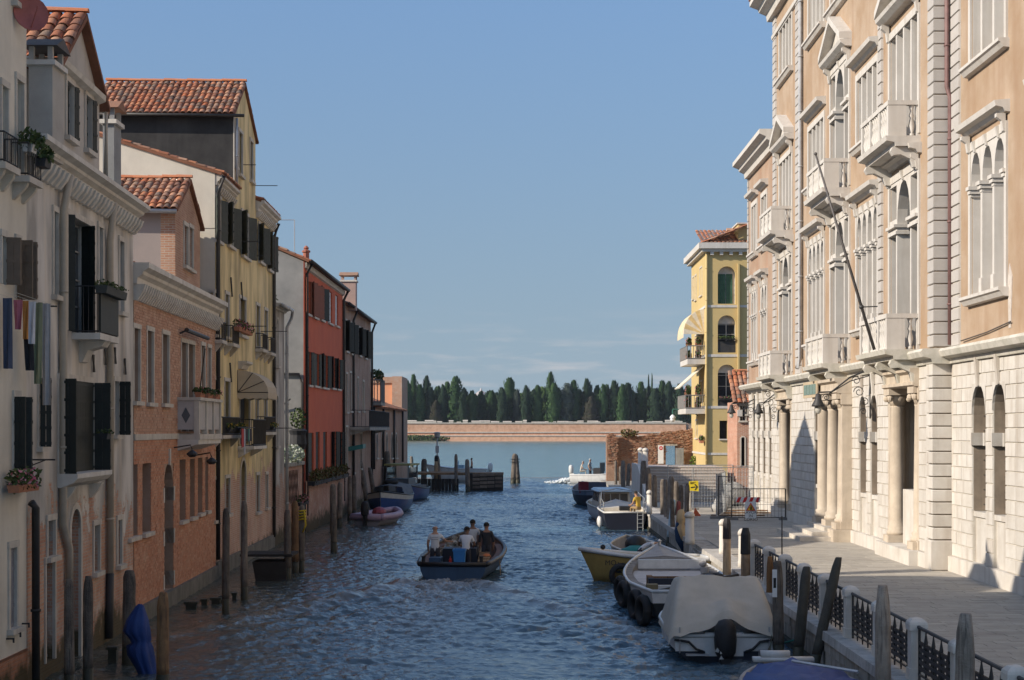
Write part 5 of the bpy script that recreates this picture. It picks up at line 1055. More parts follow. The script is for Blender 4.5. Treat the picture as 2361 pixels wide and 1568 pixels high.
def arch_open(B, fr, holes, u0, u1, z0, z1, rise=None):
    rise = rise or (u1 - u0) * .62; holes.append((u0, u1, z0, z1, rise, .55)); mb = MB(); fr.box(mb, u0 - .14, u1 + .14, -.05, .12, z0 - .12, z0 + .004); w = mb.build('arched_window', M_block, B)
    mb = MB(); nn = -.5; mb.quad(fr.p(u0, nn, z0), fr.p(u1, nn, z0), fr.p(u1, nn, z1), fr.p(u0, nn, z1)); mb.build('pane', M_glass, w)
    mb = MB(); k = 4
    for i in range(1, k): u = u0 + (u1 - u0) * i / k; mb.tube([fr.p(u, -.3, z0 + .75), fr.p(u, -.3, z1 - .1)], .014, 4)
    for i in range(9): z = z0 + .8 + i * .42; mb.tube([fr.p(u0, -.3, z), fr.p(u1, -.3, z)], .012, 4)
    mb.build('grille', M_iron, w)
    mb = MB(); fr.box(mb, u0, u1, -.46, -.08, z0, z0 + 1.3); fr.box(mb, u0, u1, -.46, -.02, z0 + 1.3, z0 + 1.45); mb.build('parapet_panel', M_block, w)
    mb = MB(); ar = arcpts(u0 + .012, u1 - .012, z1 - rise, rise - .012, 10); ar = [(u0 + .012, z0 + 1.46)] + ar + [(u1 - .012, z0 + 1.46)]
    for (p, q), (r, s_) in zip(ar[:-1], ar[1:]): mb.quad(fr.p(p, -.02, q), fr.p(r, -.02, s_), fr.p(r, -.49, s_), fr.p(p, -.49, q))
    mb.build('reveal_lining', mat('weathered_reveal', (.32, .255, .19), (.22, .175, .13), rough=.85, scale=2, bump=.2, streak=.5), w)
    for a, b in ((u0, u0 + .1), (u1 - .1, u1)): mb = MB(); fr.box(mb, a, b, -.5, .08, 4.62, 4.98); mb.build('impost', M_block, w)
    archhead(B, fr, u0, u1, z1, rise)
ZT = 26.0; ZG0, ZG1 = 1.3, 7.02
def base_course(B, fr, u0, u1, n=.14, z1=1.296):
    mb = MB(); fr.box(mb, u0, u1, -.05, n, GZ - .6, z1); mb.build('base_course', M_block, B)
# ---------------------------------------------------------------- nearer wing
B = thing('palazzo_wing', 'nearer orange wing of the palazzo with three light arched windows, cut by the right edge', 'palazzo', fN.p(6, 0, GZ)); hs_ = []; uL = fN.len
U = fN.u
for zz, zt, hd, ar in ((8.85, 13.0, 13.45, True), (15.42, 19.6, 20.2, False)):
    lights(B, fN, hs_, U(2319.5), U(2241), zz, zt, 3, arched=ar, hood=hd, zcap=11.7 if ar else None, mw=.18)
    for k_ in (1, 2, 3): lights(B, fN, hs_, U(2318) - 6.1 * k_, U(2242) - 6.1 * k_ - .4, zz, zt, 3, arched=ar, hood=hd, zcap=11.7 if ar else None, mw=.18)
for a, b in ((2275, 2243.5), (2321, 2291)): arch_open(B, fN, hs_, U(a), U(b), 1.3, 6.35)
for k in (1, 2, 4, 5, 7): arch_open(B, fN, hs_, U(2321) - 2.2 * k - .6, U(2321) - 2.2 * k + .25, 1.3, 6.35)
mb = MB(); wall(mb, fN, 0, uL, GZ - .5, ZG1, [h for h in hs_ if h[3] < 7.2]); mb.build('ground_wall', M_joint, B)
mb = MB(); wall(mb, fN, 0, uL, ZG1, ZT, [h for h in hs_ if h[3] > 7.2]); body(mb, fN, 0, uL, GZ, ZT, 12); mb.build('wall', M_orange, B)
rest = MB(); lim = [296]; gh = [h for h in hs_ if h[3] < 7.2]; blocks(B, fN, U(2345), U(2196.5) - .02, ZG0, ZG1, gh, rest, limit=lim); blocks(B, fN, 0, U(2345), ZG0, ZG1, gh, rest, limit=[0])
rest.build('stone_blocks', M_block, B, 'stuff')
base_course(B, fN, 0, uL - .05); string_course(B, fN, 0, uL - .02)
q0, q1 = U(2216), U(2196.5); n_ = 0
mb = MB(); fN.box(mb, q0, uL, -.02, .02, ZG1 + .5, ZT); mb.build('quoin_backing', M_joint, B)
z = ZG1 + .52; k = 0
while z < ZT - .1:
    mb = MB(); e = .02; s0 = q0 + (0 if k % 2 else .0)
    mb.hexa([fN.p(s0, 0, z), fN.p(q1, 0, z), fN.p(q1, 0, z + .36), fN.p(s0, 0, z + .36), fN.p(s0 + e, .07, z + e), fN.p(q1 - e, .07, z + e), fN.p(q1 - e, .07, z + .36 - e), fN.p(s0 + e, .07, z + .36 - e)]); fixn(mb.build('quoin', M_quoin, B)); z += .378; k += 1
cornice(B, fN, 0, uL, ZT - .1, .9, 1.0, M_trim)
mb = MB(); mb.tube([fN.p(U(2335), .06, 7.9), fN.p(U(2280), .06, 7.75), fN.p(U(2222), .08, 7.65)], .02, 5); mb.build('wall_cable', M_pipedark, B)
mb = MB(); poly = [(U(2332), 7.75), (U(2327), 7.75), (U(2325), 9.0), (U(2329), 9.45), (U(2335), 9.1)]; fN.slab(mb, poly, 0, .02); fixn(mb.build('plaster_patch', mat('grey_patch', (.55, .5, .44), (.45, .38, .32), scale=5, bump=.4), B))
# ---------------------------------------------------------------- main palazzo (with its taller far bay)
B = thing('palazzo', 'long orange palazzo with white stone windows, balconies, quoins and rusticated ground floor', 'palazzo', fM.p(10, 0, GZ)); PAL = B; hs_ = []; uL = fM.len
U = fM.u
def pr(a, b): return U(a), U(b)
b1 = pr(2119, 2054); c1 = pr(2025, 1978); b2 = pr(1959, 1917.5); c2 = pr(1901, 1866); b3 = pr(1827, 1799)
for b in (b1, b2, b3): lights(B, fM, hs_, *b, 7.72, 13.25, 3, serl=True, hood=13.65, sill=False, zcap=11.5, depth=.5)
for c in (c1, c2): lights(B, fM, hs_, *c, 8.72, 12.95, 4, hood=13.4, zcap=11.4, mw=.2)
for c in (c1, c2): lights(B, fM, hs_, *c, 15.42, 17.9, 4, arched=False, hood=18.35, mw=.17, brk=False)
lights(B, fM, hs_, *b1, 14.3, 18.1, 4, arched=False, hood=None, ped=(18.65, 20.0), sill=False, mw=.17)
lights(B, fM, hs_, *b2, 14.3, 19.2, 3, serl=True, ped=(19.5, 20.9), sill=False, zcap=17.3, depth=.5)
lights(B, fM, hs_, *b3, 14.3, 17.8, 4, arched=False, ped=(18.35, 19.6), sill=False, mw=.16)
for b in (b1, c1, b2, c2, b3): lights(B, fM, hs_, *b, 21.75, 24.2, 4, arched=False, mw=.16, hood=None)
for b, m_, n_ in ((b1, True, 3), (b2, True, 2), (b3, True, 2)): pbalcony(B, fM, b[0] - .15, b[1] + .1, 7.56, n=1.05, mossy=m_, brackets=n_, long_=.75)
for b in (b1, b2, b3): pbalcony(B, fM, b[0] - .12, b[1] + .1, 14.2, n=1.0, brackets=2)
# ground floor openings
p1, p2, p3 = (U(2121), U(2050)), (U(1966), U(1908)), (U(1826), U(1797))
for p in (p1, p2, p3): hs_.append((p[0], p[1], 1.3, 6.95, 0, 1.3))
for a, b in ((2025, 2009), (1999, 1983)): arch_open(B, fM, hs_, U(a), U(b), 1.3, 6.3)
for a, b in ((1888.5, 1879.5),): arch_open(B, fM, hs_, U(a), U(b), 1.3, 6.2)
gh = [h for h in hs_ if h[3] < 7.2]
mb = MB(); wall(mb, fM, 0, uL, GZ - .5, ZG1, gh); mb.build('ground_wall', M_joint, B)
mb = MB(); wall(mb, fM, 0, uL, ZG1, ZT, [h for h in hs_ if h[3] > 7.2]); body(mb, fM, 0, uL, GZ, ZT, 12); mb.build('wall', M_orange, B)
rest = MB(); lim = [298]; blocks(B, fM, .72, uL, ZG0, ZG1, gh, rest, limit=lim); rest.build('stone_blocks', M_block, B, 'stuff')
base_course(B, fM, 0, uL); string_course(B, fM, -.06, uL)
# near corner: quoins on two faces
z = GZ; k = 0
while z < ZT - .1:
    if ZG1 - .15 < z < ZG1 + .5: z = ZG1 + .52
    h = .36; x0, x1 = (12.3 - .075, 12.79) if z > ZG1 else (12.3 - .11, 12.79); y0 = 49.36 - (.05 if z > ZG1 else .09); y1 = 50.05; e = .018; g = .012
    if z == GZ: x0 -= .05; y0 -= .05; h = .9
    mb = MB(); mb.loft([[(x0 + e, y0 + e, z + g), (x1, y0 + e, z + g), (x1, y1 - e, z + g), (x0 + e, y1 - e, z + g)], [(x0, y0, z + g + e), (x1, y0, z + g + e), (x1, y1, z + g + e), (x0, y1, z + g + e)], [(x0, y0, z + h - e), (x1, y0, z + h - e), (x1, y1, z + h - e), (x0, y1, z + h - e)], [(x0 + e, y0 + e, z + h), (x1, y0 + e, z + h), (x1, y1 - e, z + h), (x0 + e, y1 - e, z + h)]])
    mb.build('quoin', M_quoin if z > ZG1 else M_block, B); z += h + .018; k += 1
mb = MB(); fM.prism(mb, [(-.6, 7.02), (.12, 7.04), (.2, 7.18), (.42, 7.24), (.5, 7.4), (.45, 7.48), (-.6, 7.52)], -.28, .9); fixn(mb.build('corner_cornice', M_patina, B))
# far quoin strips
for a, b in ((1849, 1837), (1791, 1784.5), (2037, 2028)):
    z = ZG1 + .52; u0, u1 = U(a), min(U(b), uL)
    while z < ZT - .1:
        mb = MB(); e = .02; mb.hexa([fM.p(u0, 0, z), fM.p(u1, 0, z), fM.p(u1, 0, z + .36), fM.p(u0, 0, z + .36), fM.p(u0 + e, .08, z + e), fM.p(u1 - e, .08, z + e), fM.p(u1 - e, .08, z + .36 - e), fM.p(u0 + e, .08, z + .36 - e)]); fixn(mb.build('quoin', M_quoin, B)); z += .378
cornice(B, fM, -.3, uL + .35, ZT - .75, 1.0, 1.15, M_trim); mb = MB(); fM.prism(mb, [(-.2, ZT + .26), (1.2, ZT + .26), (1.2, ZT + .4), (-3, ZT + 1.4), (-3, ZT + .5)], -.3, uL + .35); fixn(mb.build('roof', M_roofbase, B))
mb = MB(); fM.prism(mb, [(0, ZT - 1.75), (.12, ZT - 1.72), (.14, ZT - 1.55), (0, ZT - 1.5)], 0, uL); fixn(mb.build('frieze_moulding', M_trim, B))
pipe(B, [(12.62, 49.26, ZT - .5), (12.62, 49.26, 15.3), (12.70, 49.2, 15.0), (12.70, 49.2, 7.6)], .075, mat('brown_pipe', (.20, .11, .10), rough=.5, bump=.05))
u = U(1852); pipe(B, [fM.p(u, .12, ZT - .8), fM.p(u, .12, 8.2), fM.p(u - .15, .3, 7.75)], .1, mat('grey_pipe', (.42, .42, .42), rough=.5, bump=.05))
# portals: columns on pedestals, capitals, entablature, dark door behind
def portal(p, n, r=.27, cols=2, z0=1.55, zc=5.85):
    a, b = p; mb = MB(); fM.box(mb, a - .05, b + .05, n - .75, n + .05, 6.42, 6.98); fM.prism(mb, [(n + .05, 6.42), (n + .12, 6.46), (n + .12, 6.55), (n + .06, 6.58), (n + .06, 6.8), (n + .2, 6.88), (n + .2, 6.99), (n + .05, 6.99)], a - .05, b + .05); por = fixn(mb.build('portal', M_brownstone, B))
    mb = MB(); fM.box(mb, a, b, -1.28, -1.22, GZ, 6.4); mb.build('door', mat('dark_door', (.05, .04, .03), rough=.6), por)
    us = [a + .45 + (b - a - .9) * i / (cols - 1) for i in range(cols)]
    for u in us:
        mb = MB(); c = fM.p(u, n - .3, 0); mb.smooth = True
        mb.lathe((c[0], c[1], z0), [(r * 1.35, 0), (r * 1.35, .12), (r * 1.15, .16), (r * 1.25, .26), (r * 1.02, .32), (r, .6), (r * .99, 1.6), (r * .86, zc - z0 - .05), (r * .95, zc - z0)], 16); mb.smooth = False
        fM.box(mb, u - r * 1.45, u + r * 1.45, n - .3 - r * 1.45, n - .3 + r * 1.45, 1.31, z0); mb.build('column', M_brownstone, por)
        mb = MB(); mb.smooth = True; mb.lathe((c[0], c[1], zc), [(r * .9, 0), (r * 1.0, .14), (r * 1.35, .3), (r * 1.25, .36)], 12); mb.smooth = False
        fM.box(mb, u - r * 1.5, u + r * 1.5, n - .3 - r * 1.4, n - .3 + r * 1.4, zc + .36, zc + .56)
        for s_ in (-1, 1):
            for t in (-1, 1): q = fM.p(u + s_ * r * 1.2, n - .3 + t * r * 1.15, zc + .24); mb.ball(q, .1, .1, .11, 8, 5)
        mb.build('capital', M_brownstone, por)
    for u in (a + .1, b - .1): mb = MB(); fM.box(mb, u - .14, u + .14, -.6, n - .1, 1.31, 6.42); fM.box(mb, u - .18, u + .18, -.6, n - .05, 1.31, 1.6); fM.box(mb, u - .19, u + .19, -.6, n - .05, 6.0, 6.41); mb.build('pilaster', M_brownstone, por)
    return por
portal(p1, .12); mb = MB(); fM.box(mb, p1[0] - .3, p1[1] + .3, -.31, .42, GZ - .2, 1.306); fM.box(mb, (p1[0] + p1[1]) / 2 - 1.0, (p1[0] + p1[1]) / 2 + 1.0, -.5, -.2, 1.3, 3.1); mb.build('portal_base', M_block, B)
po2 = portal(p2, .5, r=.3, cols=3); 
for u in (p2[0] + .3, p2[1] - .3): mb = MB(); fM.box(mb, u - .6, u + .6, -.2, .78, GZ - .2, 1.302); mb.build('pedestal', M_brownstone, po2)
portal(p3, .1, r=.24)
for k in range(3): mb = MB(); a, b = p2[0] + .3 - .5 * (2 - k) + .9, p2[1] + .6 * (2 - k) - .4; fM.box(mb, a, b, .1, .85 + .55 * (2 - k), GZ + .16 * k - (.1 if k == 0 else -.002), GZ + .16 * (k + 1) - (.0)); mb.build('entrance_step', M_istria2, B)
# plaque over the second portal
mb = MB(); ua, ub = U(1925), U(1891.5); fM.box(mb, ua, ub, .66, .72, 6.35, 7.0); pq = mb.build('plaque', mat('plaque_board', (.5, .4, .27)), B); [(lambda mb, i: (fM.box(mb, ua + .2 + i * (ub - ua - .4) / 4 + .04, ua + .2 + (i + 1) * (ub - ua - .4) / 4 - .04, .72, .735, 6.47, 6.88), mb.build('plaque_tile', mat('plaque_green', (.10, .17, .15), (.22, .27, .23), scale=14), pq)))(MB(), i) for i in range(4)]
# ---------------------------------------------------------------- lower far wing
B = thing('palazzo_far_wing', 'lower far orange wing of the palazzo next to the yellow house', 'palazzo', fP.p(5, 0, GZ)); hs_ = []; uL = fP.len; U = fP.u; zt = 19.2
for a, b, k in ((1746.5, 1734.5, 3), (1769, 1757, 2)):
    lights(B, fP, hs_, U(a), U(b), 8.75, 12.6, k, hood=13.0, zcap=11.0, mw=.16); lights(B, fP, hs_, U(a), U(b), 14.6, 17.2, k, arched=False, hood=17.6, mw=.15, brk=False)
for a, b in ((1742, 1737), (1753, 1747.5), (1766, 1760), (1780, 1774)): arch_open(B, fP, hs_, U(a), U(b), 1.3, 6.3)
gh = [h for h in hs_ if h[3] < 7.2]
mb = MB(); wall(mb, fP, 0, uL, GZ - .5, ZG1, gh); mb.build('ground_wall', M_joint, B)
mb = MB(); wall(mb, fP, 0, uL, ZG1, zt, [h for h in hs_ if h[3] > 7.2]); body(mb, fP, 0, uL, GZ, zt, 12); mb.build('wall', mat('orange_plaster_worn', (.32, .21, .14), (.39, .295, .215), scale=.6, bump=.1, streak=.6, stain=(.36, .19, .12)), B)
rest = MB(); blocks(B, fP, 0, uL, ZG0, ZG1, gh, rest, limit=[290]); rest.build('stone_blocks', M_block, B, 'stuff') if rest.v else None
base_course(B, fP, 0, uL); string_course(B, fP, 0, uL + .1, n=.6)
cornice(B, fP, -.05, uL + .3, zt - .2, .9, .9, M_trim)
z = ZG1 + .52; u0, u1 = U(1726), uL
while z < zt - .3:
    mb = MB(); e = .02; mb.hexa([fP.p(u0, 0, z), fP.p(u1, 0, z), fP.p(u1, 0, z + .36), fP.p(u0, 0, z + .36), fP.p(u0 + e, .08, z + e), fP.p(u1, .08, z + e), fP.p(u1, .08, z + .36 - e), fP.p(u0 + e, .08, z + .36 - e)]); fixn(mb.build('quoin', M_quoin, B)); z += .378
# flagpole
mb = MB(); a, b = Vector((11.2, 52.8, 7.62)), Vector((9.33, 52.8, 13.85)); mb.smooth = True; mb.tube([a, b], [.055, .032], 8); mb.ball(b + (b - a).normalized() * .05, .055); fp = tag(mb.build('flagpole', mat('dark_pole', (.10, .09, .085), rough=.5), None), 'bare dark flagpole leaning out from the first balcony of the palazzo', 'flagpole')
c = a.lerp(b, .22); mb = MB(); mb.tube([c, Vector((11.3, 52.8, c.z + .02))], .02, 5); mb.ball(c, .08); mb.build('stay', M_iron, fp)
# iron lamp brackets
def lantern(fr, u, n, z, label, rise=.9):
    r = thing('street_lamp', label, 'lamp', fr.p(u, 0, z), 'bracket lamps on the palazzo'); mb = MB()
    t = [fr.p(u, .05, z + rise), fr.p(u, n * .4, z + rise - .28), fr.p(u, n * .75, z + .35), fr.p(u, n, z + .33)]; mb.tube(t, .03, 5); mb.tube([fr.p(u, .05, z + rise - .22), fr.p(u, n * .4, z + rise - .42), fr.p(u, n * .8, z + .28)], .02, 5)
    for (uu, nn, zz, rr) in ((u, .45, z + .35, .2), (u, .25, z + .0, .16), (u, .55, z + .75, .16), (u, n * .85, z + .15, .13), (u, .3, z - .35, .13)):
        mb.tube([fr.p(uu, nn + rr * (1 - k / 20) * math.cos(k * .6), zz + rr * (1 - k / 20) * math.sin(k * .6)) for k in range(15)], .016, 4)
    mb.tube([fr.p(u, .06, z + rise + .2), fr.p(u, .06, z - .6)], .03, 5); mb.build('bracket', M_iron, r)
    mb = MB(); c = fr.p(u, n, z - .12); mb.smooth = True; mb.lathe(c, [(.03, .42), (.09, .38), (.12, .2), (.22, .02), (.24, -.05), (.1, -.06)], 12); mb.build('lamp_shade', M_iron, r)
    mb = MB(); mb.smooth = True; mb.ball((c[0], c[1], c[2] - .16), .12, .12, .16); mb.build('lamp_glass', mat('lamp_glass', (.5, .48, .42), rough=.2, bump=0), r)
lantern(fM, fM.u(2010), 1.9, 6.05, 'ornate black iron lamp on a long curled bracket between the two palazzo portals', 1.15)
lantern(fM, fM.u(1797), 1.0, 6.0, 'ornate black iron lamp beside the farthest palazzo portal', .9)
lantern(fP, fP.u(1742), 1.3, 6.1, 'black iron lamp at the far end of the palazzo ground floor', .6)
# ---------------------------------------------------------------- small brick house, yellow house
B = thing('small_brick_house', 'small brick house with steep tiled roof between the palazzo and the yellow house', 'house', (14, 102, GZ)); d = 101
x0 = at(1699.5, 0, d).x; hs_ = []; ze = at(0, 926, d).z; zr_ = at(0, 872, d).z
fS = Fr((x0, d), (x0 + 6, d)); fS.nn = Vector((0, -1))
def us(px): return at(px, 0, d).x - x0
win(B, fS, hs_, 0, 0, 0, 0, uz=(us(1721.5), us(1722.5), at(0, 955, d).z, at(0, 928, d).z), fill=M_darkgap, sw=.06); win(B, fS, hs_, 0, 0, 0, 0, uz=(us(1709), us(1717), at(0, 1075, d).z, at(0, 1008, d).z), arch=1, fill=M_darkgap, sw=.08, sill=False); win(B, fS, hs_, 0, 0, 0, 0, uz=(us(1706), us(1719), at(0, 970, d).z, at(0, 935, d).z), fill='casement', sw=.06)
mb = MB(); wall(mb, fS, 0, 6, GZ - 1, ze, hs_, depth=.2); mb.box(x0, x0 + 6, d + .3, d + 4.8, GZ - 1, ze); mb.quad((x0, d, GZ - 1), (x0, d, ze), (x0, d + .3, ze), (x0, d + .3, GZ - 1)); mb.build('wall', brickmat('small_house_brick', (.46, .19, .11), (.52, .25, .15), (.55, .46, .38), worn=(.5, .3, .2), wamt=.3), B)
tiled(B, (x0 - .3, d - .25, ze - .05), (x0 + 6, d - .25, ze - .05), (x0 + 6, d + 2.6, zr_ + .5), (x0 + .1, d + 2.6, zr_ + .5), pitch=.3, rowp=.42, budget=250)
mb = MB(); fS.box(mb, us(1700), us(1700) + .3, 0, .12, at(0, 960, d).z, at(0, 945, d).z); mb.build('stone_bracket', M_trim, B)
M_yel = mat('yellow_plaster', (.54, .40, .18), (.49, .365, .16), scale=.7, bump=.1, streak=.2, stain=(.5, .36, .12))
B = thing('yellow_house', 'yellow house with white bands, arched windows and striped awning at the lagoon edge', 'house', (16, 130, GZ)); YD, YX = 125, 13.75; hs_ = []
fY = Fr((YX, YD), (YX + 8, YD)); fY.nn = Vector((0, -1))
def yz(y): return H + (VY - y) * YD / F
def yu(px): return (px - VX) * YD / F - YX
M_recess = mat('pale_recess', (.6, .56, .5), rough=.9)
for (y0, y1, kind) in ((614, 700.5, 'shutter'), (727, 813, 'casement'), (840.5, 940, 'casement')):
    w, q = win(B, fY, hs_, 0, 0, 0, 0, uz=(yu(1655), yu(1696.5), yz(y1), yz(y0)), arch=1, sw=0, sill=False, depth=.5, fill=kind if kind != 'shutter' else None)
    if kind == 'shutter':
        sh = MB(); leaf(sh, fY, q[0], 1, .62, q[2], q[3] - .55, 0, n0=-.44); leaf(sh, fY, q[0] + .66, 1, .5, q[2], q[3] - .55, 0, n0=-.44); sh.build('shutter', mat('green_shutter', (.05, .12, .075), rough=.6), w)
        mb = MB(); mb.quad(fY.p(q[0], -.46, q[2]), fY.p(q[1], -.46, q[2]), fY.p(q[1], -.46, q[3]), fY.p(q[0], -.46, q[3])); mb.build('recess_back', M_recess, w)
    else:
        mb = MB(); fY.box(mb, q[0], q[1], -.46, -.40, q[3] - .62, q[3]); mb.build('recess_head', M_recess, w)
        flowerbox('green plants in a trough on the yellow house sill, ' + ('upper' if y0 < 800 else 'lower'), fY, q[0] + .05, q[1] - .05, -.05, .2, q[2] + (.95 if y0 < 800 else .55), h=.12, pot=M_black, flow=None if y0 < 800 else M_flower, grow=.14, nl=120, size=.07, group='troughs on the yellow house front')
        mb = MB(); fY.box(mb, q[0], q[1], -.12, -.08, q[2], q[2] + .9); mb.build('railing_panel', M_iron, w)
win(B, fY, hs_, 0, 0, 0, 0, uz=(yu(1659), yu(1677), yz(1012), yz(970)), sw=0, fill=M_darkgap, sill=True, depth=.3)
zt = yz(581)
mb = MB(); wall(mb, fY, 0, 8, GZ - .5, zt, hs_); mb.box(YX + .01, YX + 8, YD + .6, YD + 11, GZ - .5, zt)
fZ = Fr((YX, YD), (YX, YD + 11)); hz = []
for (a, b, y0, y1) in ((1603, 1606, 636, 692), (1614, 1619, 618, 682), (1597.5, 1600, 640, 690), (1613, 1620, 770, 820), (1603, 1607, 775, 822), (1613, 1620, 880, 925), (1604, 1609, 970, 1010)): win(B, fZ, hz, b, a, y0, y1, sw=.08, fill='shutter', shutm=M_shutbrown, depth=.2)
wall(mb, fZ, 0, 11, GZ - .5, zt, hz); mb.build('wall', M_yel, B)
for y0, y1 in ((703.5, 709), (817, 823), (936, 942), (1044, 1049)):
    mb = MB(); mb.box(YX - .05, YX + 8, YD - .05, YD + .02, yz(y1), yz(y0)); mb.box(YX - .05, YX + .02, YD + .02, YD + 11, yz(y1), yz(y0)); mb.build('white_band', M_trim, B)
mb = MB(); mb.box(YX - .35, YX + 8, YD - .35, YD + 11.3, zt, zt + .22); mb.box(YX - .6, YX + 8, YD - .6, YD + 11.5, zt + .22, yz(561)); mb.build('cornice', M_trim, B)
for i in range(9): mb = MB(); mb.box(YX + .3 + i * .72, YX + .55 + i * .72, YD - .3, YD, zt - .25, zt + .0); mb.build('cornice_bracket', M_trim, B)
zc_ = yz(561)
tiled(B, (YX - .4, YD - .4, zc_), (YX + 8, YD - .4, zc_), (YX + 8, YD + 4.5, zc_ + 1.5), (YX + 3.4, YD + 4.5, zc_ + 1.5), pitch=.3, rowp=.42, budget=250)
tiled(B, (YX - .4, YD + 11, zc_), (YX - .4, YD - .4, zc_), (YX + 3.4, YD + 4.5, zc_ + 1.5), (YX + 3.4, YD + 7, zc_ + 1.5), pitch=.45, rowp=.6, ridge=False, budget=120)
mb = MB(); q = at(1700, 0, YD + 1).x; mb.box(q, q + 2, YD + .4, YD + 4, zc_ - .1, yz(515)); mb.build('roof_block', M_yel, B); mb = MB(); mb.box(q - .1, q + 2.1, YD + .3, YD + 4.1, yz(515), yz(512)); mb.build('roof_block_coping', M_trim, B)
q = at(1687, 0, YD + 4).x; chimney(B, q - .35, q + .45, YD + 3, YD + 3.9, zc_ + .5, yz(532), M_yel)
mb = MB(); mb.box(yu(1700) + YX, yu(1704) + YX, YD - .3, YD - .02, yz(930), yz(608)); mb.build('flue_pipe', M_yel, B)
pipe(B, [(YX + .02, YD - .1, zt), (YX + .02, YD - .1, 1.5)], .09, M_yel)
# awning, balconies and flower boxes on the canal side
ua, ub = 1.2, 6.2; n1 = 1.6; zt_, zl = fZ.z(1610, 722), fZ.z(1600, 783); r = thing('striped_awning', 'yellow and white striped round awning on the yellow house', 'awning', fZ.p(2, 0, zl))
M_str = mat('awning_white', (.74, .66, .52), rough=.9, bump=.03); M_sty = mat('awning_yellow', (.68, .50, .24), rough=.9, bump=.03)
arc = [(n1 * math.sin(i / 7 * math.pi / 2), zl + (zt_ - zl) * math.cos(i / 7 * math.pi / 2)) for i in range(8)]
for s_ in range(12):
    mb = MB(); a, b = ua + (ub - ua) * s_ / 12, ua + (ub - ua) * (s_ + 1) / 12; mb.loft([[fZ.p(a, n, z) for n, z in arc] + [fZ.p(a, n1, zl - .28)], [fZ.p(b, n, z) for n, z in arc] + [fZ.p(b, n1, zl - .24)]], False); mb.build('awning_stripe', M_sty if s_ % 2 else M_str, r)
for i, ((p, q), (p2, q2)) in enumerate(zip(arc[:-1], arc[1:])): mb = MB(); mb.poly([fZ.p(ua, 0, zl), fZ.p(ua, p, q), fZ.p(ua, p2, q2)]); mb.build('awning_gore', M_sty if i % 2 else M_str, r)
for (y, u0, u1, n) in ((828, .6, 6.5, 1.35), (942, .4, 6.8, 1.5)):
    zz = H + (VY - y) * (YD + 1) / F; mb = MB(); fZ.box(mb, u0, u1, 0, n, zz - .4, zz); bl = mb.build('balcony', M_trim, B); mb = MB(); iron_rail(mb, [fZ.p(u0, 0, 0), fZ.p(u0, n, 0), fZ.p(u1, n, 0)], zz, zz + 1, .2, .025); mb.build('railing', mat('grey_rail', (.2, .19, .18)), bl)
    for i, (t, up) in enumerate(((.1, 1.0), (.5, 1.0), (.15, .05), (.6, .05))):
        flowerbox('flower pots ' + ('on the near rail', 'on the far rail', 'on the near floor', 'on the far floor')[i] + ' of the ' + ('upper' if y < 900 else 'lower') + ' yellow house balcony', fZ, u0 + t, u0 + t + .1, n * (.2 + .5 * (i % 2)), n * (.2 + .5 * (i % 2)) + .5, zz + up, h=.25, grow=.42 if y > 900 else .28, nl=160, nf=40, size=.1, group='flower pots on the yellow house balconies')
mb = MB(); mb.hexa([fZ.p(1, .1, yz(845)), fZ.p(5, .1, yz(845)), fZ.p(5, 1.9, yz(895)), fZ.p(1, 1.9, yz(895)), fZ.p(1, .1, yz(843)), fZ.p(5, .1, yz(843)), fZ.p(5, 1.95, yz(893)), fZ.p(1, 1.95, yz(893))]); tag(mb.build('sloping_awning', M_str, None), 'plain pale sloping awning under the upper balcony of the yellow house', 'awning')
flowerbox('small box of pink flowers low on the yellow house corner', fZ, .5, 1.4, .1, .4, yz(1022), h=.2, grow=.3, nl=120, size=.1)
r = thing('green_street_lamp', 'green street lamp arm with white globe sticking out of the yellow house over the ruin', 'lamp', fZ.p(6, 0, 6)); mb = MB(); zz = at(0, 944, YD + 6).z; mb.tube([fZ.p(6, 0, zz), fZ.p(6, 2.0, zz)], .05, 6); mb.tube([fZ.p(6, 0, zz - .5), fZ.p(6, .8, zz)], .03, 5); mb.tube([fZ.p(6, 2, zz), fZ.p(6, 2.0, zz - .45)], .05, 6); mb.build('arm', mat('green_iron', (.05, .16, .12), rough=.5), r); mb = MB(); c = fZ.p(6, 2.0, zz - .8); mb.lathe(c, [(.05, .4), (.2, .25), (.24, .1)], 10); mb.ball((c[0], c[1], c[2]), .2, .2, .2); mb.build('globe', mat('white_globe', (.7, .7, .7), rough=.3), r)
# ================================================================== far island: wall, tombs, dome, cypresses
def fx(px, d=DI): return (px - VX) * d / F
def fz(py, d=DI): return H + (VY - py) * d / F
B = thing('cemetery_wall', 'long pink brick wall with white stone bands along the far island shore', 'wall', (fx(1250), DI, 0))
x0, x1 = fx(760), fx(1582)
mb = MB(); mb.box(x0, x1, DI, DI + 1, 2.6, 7.1); mb.build('upper_wall', M_farbrick, B)
mb = MB(); mb.hexa([(x0, DI - .9, -1), (x1, DI - .9, -1), (x1, DI + 1, -1), (x0, DI + 1, -1), (x0, DI - .4, 2.6), (x1, DI - .4, 2.6), (x1, DI + 1, 2.6), (x0, DI + 1, 2.6)]); mb.build('battered_base', M_farbrick, B)
for z0, z1, y in ((7.1, 7.5, .35), (3.35, 3.75, .35), (1.95, 2.3, .75)): mb = MB(); mb.box(x0, x1, DI - y, DI + 1, z0, z1); mb.build('white_band', M_istria2, B)
mb = MB(); mb.box(x1, x1 + 60, DI + 8, DI + 10, -1, 7.3); mb.build('return_wall', M_greybrick, B)
